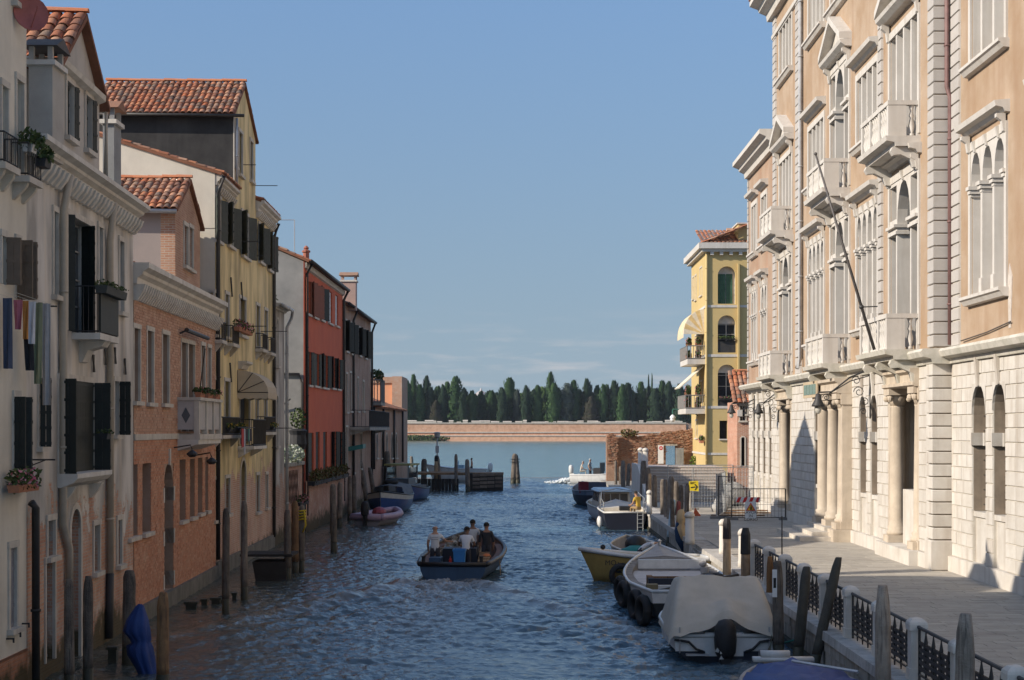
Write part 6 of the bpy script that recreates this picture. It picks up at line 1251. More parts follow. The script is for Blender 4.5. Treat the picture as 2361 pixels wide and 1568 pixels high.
mb = MB(); leafcards(mb, (fx(965), DI - 3, .9), 13, 2, 1.6, 1400, .5); tag(mb.build('shore_reeds', M_leaf, None), 'green reeds growing at the foot of the cemetery wall on the left', 'reeds'); bpy.data.objects['shore_reeds']['kind'] = 'stuff'
mb = MB(); mb.box(fx(880), fx(1010), DI - 6, DI - .5, -1, .25); struct(mb.build('mud_bank', M_soil))
rt = random.Random(5)
for i in range(34):
    px = 935 + i * 19.2 + rt.uniform(-6, 6); w = rt.uniform(1.2, 4.5); h = rt.uniform(.5, 1.5); y = DI + 3 + rt.uniform(0, 4)
    mb = MB(); x = fx(px); mb.box(x, x + w, y, y + 1.2, 6, 7.3 + h * .6); mb.loft([[(x - .1, y - .1, 7.3 + h * .6), (x - .1, y + .6, 7.5 + h * .75), (x - .1, y + 1.3, 7.3 + h * .6)], [(x + w + .1, y - .1, 7.3 + h * .6), (x + w + .1, y + .6, 7.5 + h * .75), (x + w + .1, y + 1.3, 7.3 + h * .6)]])
    tag(fixn(mb.build('tomb', M_istria2, None)), 'pale stone tomb top showing over the cemetery wall among the cypresses', 'tomb', 'tombs behind the cemetery wall')
c = (fx(1091), DI + 120, 0); k = (DI + 120) / F; r = thing('church_dome', 'large pale ribbed dome rising behind the cypresses on the island', 'dome', c); mb = MB(); mb.smooth = True; zb = H + (VY - 922) * k
mb.lathe((c[0], c[1], 0), [(15 * k, 0), (15 * k, zb), (16 * k, zb + .2), (15.5 * k, zb + 6 * k), (13 * k, zb + 12 * k), (8.5 * k, zb + 17 * k), (3 * k, zb + 20 * k), (2.5 * k, zb + 24 * k), (.3 * k, zb + 28 * k)], 20); mb.build('dome_shell', mat('lead_dome', (.46, .44, .43), (.4, .38, .38)), r)
mb = MB()
for i in range(12):
    a = i * math.pi / 6; mb.tube([(c[0] + q * k * math.cos(a), c[1] + q * k * math.sin(a), zb + t * k) for q, t in ((16.2, 0), (15.7, 6), (13.2, 12), (8.6, 17), (3.1, 20))], .16, 4)
mb.build('dome_rib', mat('dome_rib_pink', (.5, .42, .38)), r)
M_trunk = mat('tree_trunk', (.10, .075, .055), rough=.95, bump=.4)
def folm(name, cols): 
    return piecemat(name, cols, rough=.7, bump=0, spec=.15)
FOL = [folm('cypress_foliage', [(.018, .046, .018), (.034, .072, .026), (.052, .096, .034), (.024, .055, .022)]), folm('dark_cypress_foliage', [(.012, .028, .017), (.022, .044, .023), (.036, .06, .032)]), folm('brown_green_foliage', [(.03, .035, .022), (.05, .05, .032), (.065, .05, .045)]), folm('light_tree_foliage', [(.07, .13, .03), (.11, .18, .045), (.05, .09, .027)]), folm('grey_tree_foliage', [(.03, .045, .035), (.05, .065, .05), (.04, .05, .045)])]
def cypress_mesh(seed, shape):
    r_ = random.Random(seed); mb = MB(); v0 = Vector((seed * 3.1, 0, 0))
    def rad(t, a):
        if shape == 'cyp': base = min(1, .75 + t * 2) * (1 - t ** 3.4) ** .62
        elif shape == 'blunt': base = min(1, .6 + t * 3) * (1 - t ** 3.4) ** .75
        elif shape == 'thin': base = min(1, t / .1 + .3) * (1 - t) ** .4
        else: base = (1 - abs(2 * t - 1.0) ** 2.6) ** .5 if t > .25 else .55
        return base * (1 + .62 * noise.noise(Vector((math.cos(a) * 1.7, math.sin(a) * 1.7, t * 6)) + v0) + .2 * noise.noise(Vector((math.cos(a) * 5, math.sin(a) * 5, t * 20)) + v0))
    n = 13; m_ = 26; rings = []
    for j in range(m_ + 1):
        t = min(.985, .02 + .98 * j / m_); rings.append([(rad(t, 2 * math.pi * i / n) * .66 * math.cos(2 * math.pi * i / n), rad(t, 2 * math.pi * i / n) * .66 * math.sin(2 * math.pi * i / n), t * .97) for i in range(n)])
    mb.loft(rings)
    for _ in range(1300):
        t = r_.random() ** .9 * .985; a = r_.uniform(0, 6.283); q = rad(t, a) * r_.uniform(.6, 1.12)
        p = Vector((q * math.cos(a), q * math.sin(a), t)); s_ = r_.uniform(.10, .30)
        o = Vector((math.cos(a), math.sin(a), 0)); tng = Vector((-math.sin(a), math.cos(a), 0))
        up = Vector((0, 0, 1)) * .10 + o * .5 * s_
        if shape in ('round',): up = Vector((r_.uniform(-1, 1), r_.uniform(-1, 1), .25)) * .12
        mb.poly([p - tng * s_ * .6, p + tng * s_ * .6 + Vector((0, 0, r_.uniform(0, .01))), p + up * s_ * 2.2 + tng * r_.uniform(-.05, .05)])
    return mb
TM = {}
def tree(px, yt, w, kind, d, label, name='cypress_tree', fol=0, yb=974):
    key = (kind, fol, int(px) % 3)
    if key not in TM:
        me = bpy.data.meshes.new('crown'); mb = cypress_mesh(int(px) % 3 + 7 * len(TM), kind); me.from_pydata(mb.v, [], mb.f); me.materials.append(FOL[fol]); TM[key] = me
        if 'trunk' not in TM:
            mt = MB(); mt.lathe((0, 0, 0), [(.12, 0), (.10, .1), (.07, .3)], 7); mt_ = bpy.data.meshes.new('trunk'); mt_.from_pydata(mt.v, [], mt.f); mt_.materials.append(M_trunk); TM['trunk'] = mt_
    x = fx(px, d); k = d / F; zt = fz(yt, d); z0 = 3.0; h = zt - z0; rw = w / 2 * k
    r = thing(name, label, 'tree', (x, d, z0), 'cypresses and trees behind the cemetery wall')
    for nm, me in (('trunk', TM['trunk']), ('crown', TM[key])):
        o = bpy.data.objects.new(nm, me); COL.objects.link(o); setparent(o, r); o.matrix_basis = Matrix.Translation((x, d, z0)) @ Matrix.Rotation(rt.uniform(0, 6.28), 4, 'Z') @ Matrix.Diagonal((rw * (1 if nm == 'crown' else 1), rw, h, 1))
TL = [(60, 285, 80), (108, 232, 74), (160, 310, 85), (215, 245, 84, 'blunt'), (245, 330, 80), (290, 440, 84, 'cyp', 2), (310, 325, 62), (345, 312, 60), (380, 290, 84), (452, 250, 104), (505, 385, 70), (580, 360, 78), (655, 365, 84, 'blunt'), (740, 360, 96, 'blunt'), (825, 350, 84), (880, 260, 116), (945, 350, 60, 'cyp', 4), (1015, 320, 70), (1020, 350, 110, 'round', 3), (1110, 320, 76), (1150, 318, 80, 'round', 3), (1212, 215, 76), (1240, 300, 96), (1275, 335, 66), (1345, 290, 100, 'round', 4), (1400, 280, 84), (1412, 330, 78), (1440, 360, 66, 'blunt'), (1505, 265, 80), (1540, 405, 92, 'cyp', 2), (1590, 320, 92, 'blunt'), (1640, 310, 70), (1668, 310, 60), (1725, 280, 92), (1790, 310, 80, 'blunt'), (1835, 300, 104), (1875, 360, 52), (1940, 290, 88), (1980, 360, 90, 'round', 4), (2001, 235, 18, 'thin'), (2028, 228, 18, 'thin'), (2055, 340, 100), (2110, 280, 90), (2165, 288, 90, 'blunt'), (2200, 360, 96, 'round', 4), (2225, 350, 70), (2255, 305, 84), (2300, 350, 76), (2350, 330, 90), (2400, 310, 90), (20, 330, 80), (-20, 300, 90)]
sz = lambda y, w: 'tall' if y < 265 else 'medium tall' if y < 325 else 'shorter'
nearx = ['behind the jetty lamp', 'left of the pale dome', 'right of the pale dome', 'above the twin mooring dolphin', 'in the middle of the island wall', 'above the two men in the white boat', 'above the ruined brick wall', 'beside the yellow house']
def where(px): return nearx[min(7, max(0, int((px - 925) / 83)))]
seen = set()
for i, T in enumerate(sorted(TL)):
    zx, zy, w = T[:3]; kind = T[3] if len(T) > 3 else 'cyp'; fol = T[4] if len(T) > 4 else (1 if zx % 2 else 0)
    px, py = 922.3 + zx / 3.491, 799.3 + zy / 3.491
    desc = {'cyp': 'pointed cypress', 'blunt': 'blunt topped cypress', 'thin': 'needle thin cypress', 'round': 'round leafy tree'}[kind]; colr = {0: 'mid green', 1: 'dark green', 2: 'brownish', 3: 'light green', 4: 'grey green'}[fol]
    lb = f'{sz(zy, w)} {colr} {desc} {where(px)}'
    n_ = 0
    while lb in seen: n_ += 1; lb = ('second', 'third', 'fourth', 'fifth', 'sixth', 'seventh', 'eighth')[n_ - 1] + f' {sz(zy, w)} {colr} {desc} {where(px)}'
    seen.add(lb)
    tree(px, py, w / 3.491 * 1.38, kind, DI + 10 + (i * 7) % 12 + (10 if zy > 330 and kind != 'cyp' else 0), lb, 'cypress_tree' if kind != 'round' else 'leafy_tree', fol)
for i in range(46):
    px = 920 + i * 14.8 + rt.uniform(-5, 5); y = rt.uniform(893, 914)
    tree(px, y, rt.uniform(34, 46), rt.choice(['cyp', 'blunt', 'blunt']), DI + 32 + rt.uniform(0, 14), 'dark cypress of the back row half hidden by the trees in front', 'cypress_tree', 1)
    bpy.data.objects[-1 if False else 0] if False else None
for o in bpy.data.objects:
    if o.get('label', '').startswith('dark cypress of the back row'): o['group'] = 'back row of cypresses'
# ================================================================== ruin, bridge, fences
M_ruin = brickmat('ruin_brick', (.30, .135, .075), (.38, .2, .125), (.42, .35, .27), worn=(.22, .15, .105), wamt=.75, dark=(.42, .36, .33))
B = thing('ruined_wall', 'ruined brick wall with jagged top and a doorway at the end of the quay', 'wall', (10, 135, GZ)); d = 135.0; g = d / F
prof = [(1398, 1003), (1408, 999), (1416, 1003), (1420, 1009), (1430, 1010), (1438, 1003), (1448, 997), (1456, 999), (1464, 1006), (1478, 1007), (1490, 1003), (1502, 1000), (1512, 1003), (1524, 997), (1540, 995), (1552, 997), (1566, 992), (1580, 993), (1597, 988), (1604, 985)]
def rx(px): return (px - VX) * g
def rz(py): return H + (VY - py) * g
mb = MB(); cols = []
px = 1398.0
while px < 1604:
    w = random.uniform(1.6, 3.4); yt = np.interp(px, [p[0] for p in prof], [p[1] for p in prof]) + random.uniform(-1.6, 1.6); dd = d - (.5 if px < 1421 else 0)
    zb_ = -1
    if 1534 < px < 1556: zb_ = rz(1026)
    mb.box(rx(px), rx(px + w), dd, d + .8, zb_, rz(yt)); px += w
mb.build('wall', M_ruin, B)
bk = MB()
for _ in range(1500):
    px = random.uniform(1398, 1600); yt = np.interp(px, [p[0] for p in prof], [p[1] for p in prof]); py = yt + abs(random.gauss(0, 34))
    if 1532 < px < 1558 and py > 1022: continue
    if py > 1095: continue
    x, z = rx(px), rz(py); dd = d - (.5 if px < 1421 else 0); bk.box(x, x + random.uniform(.12, .26), dd - random.uniform(.02, .10), dd + .1, z, z + random.uniform(.05, .08))
bk.build('loose_bricks', piecemat('ruin_pieces', [(.30, .13, .075), (.38, .2, .12), (.22, .11, .07), (.44, .3, .2)], worn=(.2, .14, .1)), B, 'stuff')
mb = MB(); mb.box(rx(1530), rx(1562), d - .15, d + .2, rz(1028), rz(1024.5)); mb.build('door_lintel', M_quay, B)
mb = MB(); leafcards(mb, (rx(1450), d - .1, rz(998)), .8, .4, .35, 160, .12); tag(mb.build('wall_weeds', M_leafdry, None), 'dark weeds growing on the hump of the ruined wall', 'weeds')
mb = MB(); mb.box(rx(1516.5), rx(1529), d - .35, d - .25, rz(1069), rz(1026)); mb.cur = 1; c = (rx(1523), d - .36, rz(1033))
mb.add([(c[0] + .16 * math.cos(k * math.pi / 8), c[1] - .004, c[2] + .16 * math.sin(k * math.pi / 8)) for k in range(16)], [tuple(range(16))]); mb.cur = 0; mb.box(c[0] - .11, c[0] + .11, c[1] - .012, c[1] - .006, c[2] - .03, c[2] + .03)
M_signred = mat('sign_red', (.55, .03, .03), rough=.5, bump=0, var=.1)
tag(mb.build('no_entry_sign', [mat('sign_white', (.72, .72, .70), rough=.5, bump=0, var=.1), M_signred], None), 'white board with a red no entry disc beside the ruin doorway', 'sign')
mb = MB(); mb.box(rx(1557), rx(1575), d - .7, d - .3, .8, rz(1033)); mb.box(rx(1558), rx(1566), d - .72, d - .70, 1.0, rz(1035)); mb.box(rx(1566.5), rx(1574), d - .72, d - .70, 1.0, rz(1035)); tag(mb.build('utility_cabinet', mat('cabinet_grey', (.28, .28, .27), rough=.5, bump=.03), None), 'grey metal utility cabinet right of the ruin doorway', 'cabinet')
mb = MB(); leafcards(mb, (rx(1593), d - 2.5, 1.6), .45, .4, 1.3, 420, .12); r = thing('climbing_bush', 'bright green bush at the foot of the yellow house beside the ruin', 'bush', (rx(1593), d - 2.5, .8)); mb.build('foliage', piecemat('bright_leaves', [(.1, .15, .02), (.15, .2, .03), (.07, .12, .02)], bump=0), r)
# stepped bridge
B = thing('stepped_bridge', 'broad stepped stone bridge with white nosings at the end of the fondamenta', 'bridge', (9.5, 100, GZ)); ns = 11
M_step = mat('bridge_step', (.52, .44, .38), (.44, .37, .32), rough=.8, scale=2, bump=.2)
for i in range(ns):
    y0 = 96 + i * .62; z1 = GZ + .172 * (i + 1); mb = MB(); mb.box(7.25, 12.28, y0, 112 - i * .3, z1 - .171, z1 - .04); st = mb.build('step', M_step, B)
    mb = MB(); mb.box(7.25, 12.28, y0 - .05, y0 + .13, z1 - .04, z1); mb.box(7.25, 12.28, y0 + .13, y0 + .62, z1 - .04, z1 - .006); mb.build('step_nosing', M_istria2, st)
zt = GZ + .172 * ns
mb = MB(); mb.loft([[(7.0, 95.5, -1), (7.0, 108, -1), (7.0, 108, zt + .1), (7.0, 102.5, zt + .1), (7.0, 95.5, GZ + .3)], [(7.24, 95.5, -1), (7.24, 108, -1), (7.24, 108, zt + .1), (7.24, 102.5, zt + .1), (7.24, 95.5, GZ + .3)]]); fixn(mb.build('bridge_parapet', M_istria, B))
# white stone posts
def post(x, y, z, label, h=1.05, r=.12, group=None, name='stone_bollard'):
    t = thing(name, label, 'bollard', (x, y, z), group); mb = MB(); mb.smooth = True; mb.lathe((x, y, z), [(r * 1.08, 0), (r * 1.08, .2), (r, .22), (r * .94, h - .2)], 14); mb.build('shaft', M_istria, t)
    mb = MB(); mb.smooth = True; mb.lathe((x, y, z + h - .2), [(r * 1.12, 0), (r * 1.12, .09), (r * 1.0, .13), (r * .6, .19), (r * .1, .21)], 14); mb.build('cap', M_istria, t); return t
for (px, d, lb) in ((1477, 103, 'left tall white post on the bridge head'), (1488, 101.5, 'right tall white post on the bridge head')): x = (px - VX) * d / F; post(x, d, 2.0, lb, h=1.9, r=.17, group='tall posts on the bridge head')
# mesh fences of the building site
M_galv = mat('galvanised_wire', (.36, .37, .37), rough=.45, metal=.4, bump=.03)
def fence(a, b, z, h, label, step=.16, dark=False):
    a, b = Vector((a[0], a[1], z)), Vector((b[0], b[1], z)); L_ = (b - a).length; r = thing('site_fence', label, 'fence', (a + b) / 2, 'mesh fence panels of the building site'); m_ = M_iron if dark else M_galv
    mb = MB()
    for p in (a, b): mb.tube([p, p + Vector((0, 0, h))], .028, 6)
    for zz in (.12, h): mb.tube([a + Vector((0, 0, zz)), b + Vector((0, 0, zz))], .022, 6)
    mb.build('frame', m_, r); mb = MB(); k = int(L_ / step)
    for i in range(1, k): p = a.lerp(b, i / k); mb.tube([p + Vector((0, 0, .12)), p + Vector((0, 0, h))], .008, 3, False)
    for i in range(1, int(h / .3)): mb.tube([a + Vector((0, 0, .12 + i * .3)), b + Vector((0, 0, .12 + i * .3))], .008, 3, False)
    mb.build('wire_mesh', m_, r, 'stuff')
    for p, e in ((a, 'near'), (b, 'far')): mb = MB(); mb.box(p.x - .3, p.x + .3, p.y - .12, p.y + .12, z, z + .12); mb.build('foot', mat('concrete_foot', (.22, .21, .2), bump=.3), r)
def gx(px, d): return ((px - VX) * d / F, d)
fence(gx(1540, 90), gx(1690, 90), GZ, 2.25, 'long site fence panel in front of the bridge steps'); fence(gx(1598, 86), gx(1737, 87), GZ, 2.2, 'site fence panel beside the yellow arrow notice'); fence(gx(1672, 82), gx(1652, 77.5), GZ, 2.1, 'open site fence panel turned end on'); fence(gx(1690, 90), gx(1776, 90), GZ, 2.2, 'site fence panel close to the palazzo wall'); fence(gx(1687, 76.5), gx(1811, 76.5), GZ, 1.45, 'low dark site fence panel behind the road works sign', dark=True); fence(gx(1657, 78), gx(1687, 76.6), GZ, 2.0, 'narrow dark site fence panel left of the road works sign', dark=True)
def signtext(body, size, loc, m, parent, name='lettering', align='CENTER'):
    cu = bpy.data.curves.new(name, 'FONT'); cu.body = body; cu.size = size; cu.align_x = align; cu.extrude = .002; cu.space_line = .85
    o = bpy.data.objects.new(name, cu); COL.objects.link(o); o.data.materials.append(m); dg = bpy.context.evaluated_depsgraph_get(); me = bpy.data.meshes.new_from_object(o.evaluated_get(dg)); bpy.data.objects.remove(o)
    o = bpy.data.objects.new(name, me); COL.objects.link(o)
    if not me.materials: me.materials.append(m)
    if parent: setparent(o, parent)
    o.matrix_basis = Matrix.Translation(loc) @ Matrix.Rotation(math.radians(90), 4, 'X'); return o
M_signw = MATS['sign_white']; M_ink = mat('sign_black', (.03, .03, .03), rough=.6, bump=0); M_signy = mat('sign_yellow', (.72, .55, .03), rough=.5, bump=0, var=.1)
d = 75.6; k = d / F; X_ = lambda px: (px - VX) * k; Z_ = lambda py: H + (VY - py) * k
r = thing('road_works_sign', 'white road works sign reading LAVORI IN CORSO with a yellow warning triangle', 'sign', (X_(1731), d, GZ))
mb = MB(); mb.box(X_(1718), X_(1744), d, d + .03, Z_(1196), Z_(1157)); mb.build('board', M_signw, r)
mb = MB(); mb.poly([(X_(1719.5), d - .004, Z_(1178)), (X_(1742.5), d - .004, Z_(1178)), (X_(1731), d - .004, Z_(1158.5))]); mb.build('triangle_border', M_signred, r)
mb = MB(); mb.poly([(X_(1723), d - .008, Z_(1176.4)), (X_(1739), d - .008, Z_(1176.4)), (X_(1731), d - .008, Z_(1162.5))]); mb.build('triangle_field', mat('sign_orange', (.8, .48, .02), rough=.5, bump=0, var=.1), r)
mb = MB(); yy = d - .012
for pts in ([(1729, 1176), (1730, 1171), (1732, 1171.5), (1731.4, 1176)], [(1732, 1176), (1732.4, 1172), (1730.6, 1168), (1732.6, 1167.4), (1734.4, 1171), (1733.4, 1176)], [(1731, 1168), (1727.5, 1171), (1728.3, 1172), (1732.5, 1169)], [(1734.5, 1176), (1736.5, 1173.6), (1738, 1176)]): mb.poly([(X_(a), yy, Z_(b)) for a, b in pts])
mb.ball((X_(1731.4), yy, Z_(1166.4)), .028, .01, .028); mb.build('digging_figure', M_ink, r)
signtext('LAVORI\nIN\nCORSO', .19, (X_(1731), d - .006, Z_(1184.5)), M_ink, r)
r = thing('striped_barrier', 'red and white striped barrier board hung on the low dark fence', 'barrier', (X_(1725), d + .3, Z_(1155))); n = 6
mb = MB(); mb.box(X_(1699), X_(1754), d + .28, d + .32, Z_(1159), Z_(1147)); mb.build('board', M_signw, r)
for i in range(4):
    a = 1699 + i * 14.6; mb = MB(); mb.loft([[(X_(max(1699, p)), y, Z_(q)) for p, q in ((a, 1159), (a + 7.3, 1159), (min(a + 12.3, 1754), 1147), (a + 5, 1147))] for y in (d + .270, d + .279)]); fixn(mb.build('red_stripe', M_signred, r))
d = 84; k = d / F
r = thing('arrow_notice', 'yellow notice with a black arrow pointing right fixed to the site fence', 'sign', (X_(1600), d, Z_(1122))); mb = MB(); mb.hexa([(X_(1588.5), d, Z_(1131)), (X_(1611), d, Z_(1133)), (X_(1611), d + .03, Z_(1133)), (X_(1588.5), d + .03, Z_(1131)), (X_(1588.5), d, Z_(1110)), (X_(1610), d, Z_(1108.5)), (X_(1610), d + .03, Z_(1108.5)), (X_(1588.5), d + .03, Z_(1110))]); mb.build('board', M_signy, r)
mb = MB(); yy = d - .012; mb.poly([(X_(a), yy, Z_(b)) for a, b in ((1592.5, 1123), (1603, 1121.5), (1603, 1123.8), (1592.5, 1125.5))]); mb.poly([(X_(a), yy, Z_(b)) for a, b in ((1602, 1115.5), (1608.5, 1121.8), (1606, 1122.5))][::-1] if 0 else [(X_(a), yy - .001, Z_(b)) for a, b in ((1600.5, 1116.5), (1603, 1116), (1609, 1122.3), (1603.5, 1130), (1601, 1130), (1605.5, 1122.6))]); mb.build('arrow', M_ink, r)
mb = MB()
for i in range(3): mb.box(X_(1591), X_(1604 - i * 3), yy, yy + .004, Z_(1112.5 + i * 1.6), Z_(1111.8 + i * 1.6))
mb.build('small_print', M_ink, r)
x, y = gx(1607, 80); mb = MB(); mb.loft([[(x - .16, y, GZ + .0), (x + .2, y, GZ), (x - .1, y, GZ + .42)], [(x - .16, y + .3, GZ), (x + .2, y + .3, GZ), (x - .1, y + .02, GZ + .42)]]); tag(fixn(mb.build('warning_triangle', mat('orange_red', (.65, .13, .05), rough=.5, bump=0), None)), 'small orange red warning triangle standing on the paving by the fence', 'warning sign')
# rubble and sacks of the site
for i, (px, d_, w, h) in enumerate(((1668, 88, .9, .7), (1660, 84, .7, .45), (1690, 91, 1.1, 1.3))):
    x, y = gx(px, d_); mb = MB(); mb.smooth = True; mb.ball((x, y, GZ + h * .4), w * .6, .5, h * .6, 10, 6); mb.v = [(a + random.uniform(-.06, .06), b + random.uniform(-.06, .06), c + random.uniform(-.05, .05)) for a, b, c in mb.v]; tag(mb.build('rubble_sack', mat('grey_sack', (.36, .35, .33), bump=.5), None), ('grey rubble sack in the middle of the fenced site', 'low grey sack nearest the open fence panel', 'tall grey covered heap against the palazzo inside the fence')[i], 'sack')
for i in range(5): x, y = gx(1640 + i * 12, 80 + i * 1.2); mb = MB(); mb.box(x, x + 2.6, y, y + .22, GZ + .01 + .05 * (i % 2), GZ + .06 + .05 * (i % 2)); tag(mb.build('plank', M_woodbrown, None), 'loose timber plank lying on the paving inside the fenced site', 'plank', 'loose planks of the building site')
# ================================================================== quay railing
ty = [(px, py) for px, py in ((1759.6, 1246.5), (1788.7, 1263), (1822.8, 1282), (1865.9, 1303), (1907.4, 1327), (1960, 1352), (2013.4, 1389), (2099.5, 1428), (2179.7, 1472), (2304.4, 1540))]
ys_ = [(H - GZ - 1.03) * F / (py - VY) for _, py in ty]
y0 = ys_[-1]; yN = ys_[0]; stp = (yN - y0) / (len(ys_) - 1)
PY = [y0 + stp * i for i in range(-2, len(ys_))]
PX = QX + .3
PROTO = None
def railpanel(ya, yb, idx):
    r = thing('iron_railing_panel', 'x', 'railing', (PX, (ya + yb) / 2, GZ), 'iron railing panels along the quay'); mb = MB()
    mb.tube([(PX, ya, GZ + .92), (PX, yb, GZ + .92)], .032, 8); mb.build('handrail', M_iron, r)
    mb = MB()
    for z in (GZ + .12,): mb.box(PX - .015, PX + .015, ya, yb, z, z + .03)
    for y in (ya + .04, yb - .06): mb.box(PX - .02, PX + .02, y, y + .03, GZ + .03, GZ + .92)
    mb.build('rail_frame', M_iron, r)
    n = 5
    for i in range(1, n):
        y = ya + (yb - ya) * i / n; mb = MB(); mb.smooth = True; mb.lathe((PX, y, GZ + .03), [(.012, 0), (.022, .12), (.012, .3), (.014, .45), (.028, .62), (.034, .7), (.014, .82), (.012, .9)], 6); mb.build('baluster', M_iron, r)
    mb = MB(); L_ = yb - ya; k = max(6, int((L_ - .2) / .12))
    for i in range(k + 1):
        y = ya + .08 + (L_ - .16) * i / k; mb.box(PX - .008 + .01 * (i % 2), PX + .0 + .01 * (i % 2), y - .028, y + .028, GZ + .20, GZ + .70)
    for j in range(5):
        z = GZ + .22 + j * .105; mb.box(PX - .018, PX - .010, ya + .06, yb - .06, z, z + .055); mb.box(PX + .012, PX + .02, ya + .06, yb - .06, z + .0, z + .055)
    mb.build('woven_panel', M_iron, r, 'stuff'); return r
def quaypost(y, lb):
    t = thing('stone_railing_post', lb, 'railing post', (PX, y, GZ), 'white stone posts of the quay railing'); mb = MB(); a, b = .145, .125
    mb.hexa([(PX - a, y - a, GZ), (PX + a, y - a, GZ), (PX + a, y + a, GZ), (PX - a, y + a, GZ), (PX - a, y - a, GZ + .22), (PX + a, y - a, GZ + .22), (PX + a, y + a, GZ + .22), (PX - a, y + a, GZ + .22)])
    mb.hexa([(PX - b, y - b, GZ + .221), (PX + b, y - b, GZ + .221), (PX + b, y + b, GZ + .221), (PX - b, y + b, GZ + .221), (PX - b, y - b, GZ + .86), (PX + b, y - b, GZ + .86), (PX + b, y + b, GZ + .86), (PX - b, y + b, GZ + .86)]); mb.build('shaft', M_istria, t)
    mb = MB(); c = .155; mb.box(PX - c, PX + c, y - c, y + c, GZ + .861, GZ + .96)
    mb.loft([[(PX + sx * q, y + sy * q, GZ + z) for sx, sy in ((-1, -1), (1, -1), (1, 1), (-1, 1))] for q, z in ((c, .961), (c * .92, 1.0), (c * .6, 1.05), (c * .1, 1.075))]); mb.build('cap', M_istria, t)
ordn = ['first', 'second', 'third', 'fourth', 'fifth', 'sixth', 'seventh', 'eighth', 'ninth', 'tenth', 'eleventh', 'twelfth', 'thirteenth', 'fourteenth']
for i, y in enumerate(PY):
    quaypost(y, f'white square stone railing post, {ordn[i]} along the quay from the near end')
    if i < len(PY) - 1 and PY[i + 1] < 58:
        q = railpanel(y + .15, PY[i + 1] - .15, i); q['label'] = f'black woven iron railing panel, {ordn[i]} along the quay from the near end'
# round posts further along
for i, (px, py, d) in enumerate(((1676, 1198, 0), (1702, 1205, 0), (1718, 1225, 0))): pass
for i, (px, ytop) in enumerate(((1667, 1197), (1712, 1219), (1590, 1180), (1588, 1125), (1497, 1130), (1568, 1127))):
    d = (H - GZ - 1.2) * F / (ytop - VY); x = (px - VX) * d / F
    post(x, d, GZ, ('round white bollard left of the black capped mooring pile', 'round white bollard between the two black capped mooring piles', 'fat white bollard beside the wrapped mooring pile', 'white bollard behind the fat one at the landing', 'slim white bollard among the far mooring piles', 'white bollard left of the yellow arrow notice')[i], h=1.2, r=.17 if i == 2 else .13, group='round white bollards on the quay')
mb = MB(); a = at(1803, 1300, 43.5); mb.tube([(a.x, 43.5, .2), (a.x, 43.5, at(1803, 1190, 43.5).z)], .018, 6); tag(mb.build('thin_rod', M_iron, None), 'thin dark iron rod standing upright beside the quay railing', 'rod')
# ================================================================== mooring piles
def pile(px, yt, yb, w, label, m=M_wood, lean=0, cap=None, tip=.35, group='mooring piles on the left', d=None, name='mooring_pile', wet=True, mb_only=False, taper=.8):
    d = d or wd(yb); k = d / F; x = (px - VX) * k; zt = H + (VY - yt) * k; r = w * k / 2; rr = random.Random(int(px * 7 + yt))
    t = thing(name, label, 'mooring pile', (x, d, 0), group); lx = lean * k
    def ring(z, q, jit=.06):
        f = (z + 0) / max(zt, .1); n = 11; ph = rr.random()
        return [(x + lx * f + q * (1 + rr.uniform(-jit, jit)) * math.cos(2 * math.pi * i / n), d + q * (1 + rr.uniform(-jit, jit)) * math.sin(2 * math.pi * i / n), z) for i in range(n)]
    zc = zt - tip * 1.0; body_ = MB(); body_.smooth = True; N_ = 8; z0 = .38 if wet else -1.5
    lo_ = [ring(z0 + (zc - z0) * j / N_, r * (1 - (1 - taper) * .3 * j / N_) * (1 + rr.uniform(-.04, .04)), .03) for j in range(N_ + 1)]
    if cap is None:
        body_.loft(lo_ + [ring(zc + tip * .55, r * .84, .1), ring(zt - .015, r * .60, .12), ring(zt, r * .5, .16)])
        body_.build('shaft', m, t)
    else:
        body_.loft(lo_); body_.build('shaft', m, t); mb = MB(); mb.loft([ring(zc - .0, r * 1.02, .02), ring(zt - tip * .25, r * .98, .02), ring(zt, r * .62, .02)]); mb.build('painted_top', cap, t)
    if wet: mb = MB(); mb.smooth = True; mb.loft([ring(-1.5, r * 1.0), ring(0, r * 1.02), ring(.382, r * 1.01)]); mb.build('waterline', M_wet, t)
    return t, Vector((x + lx, d, zt)), r
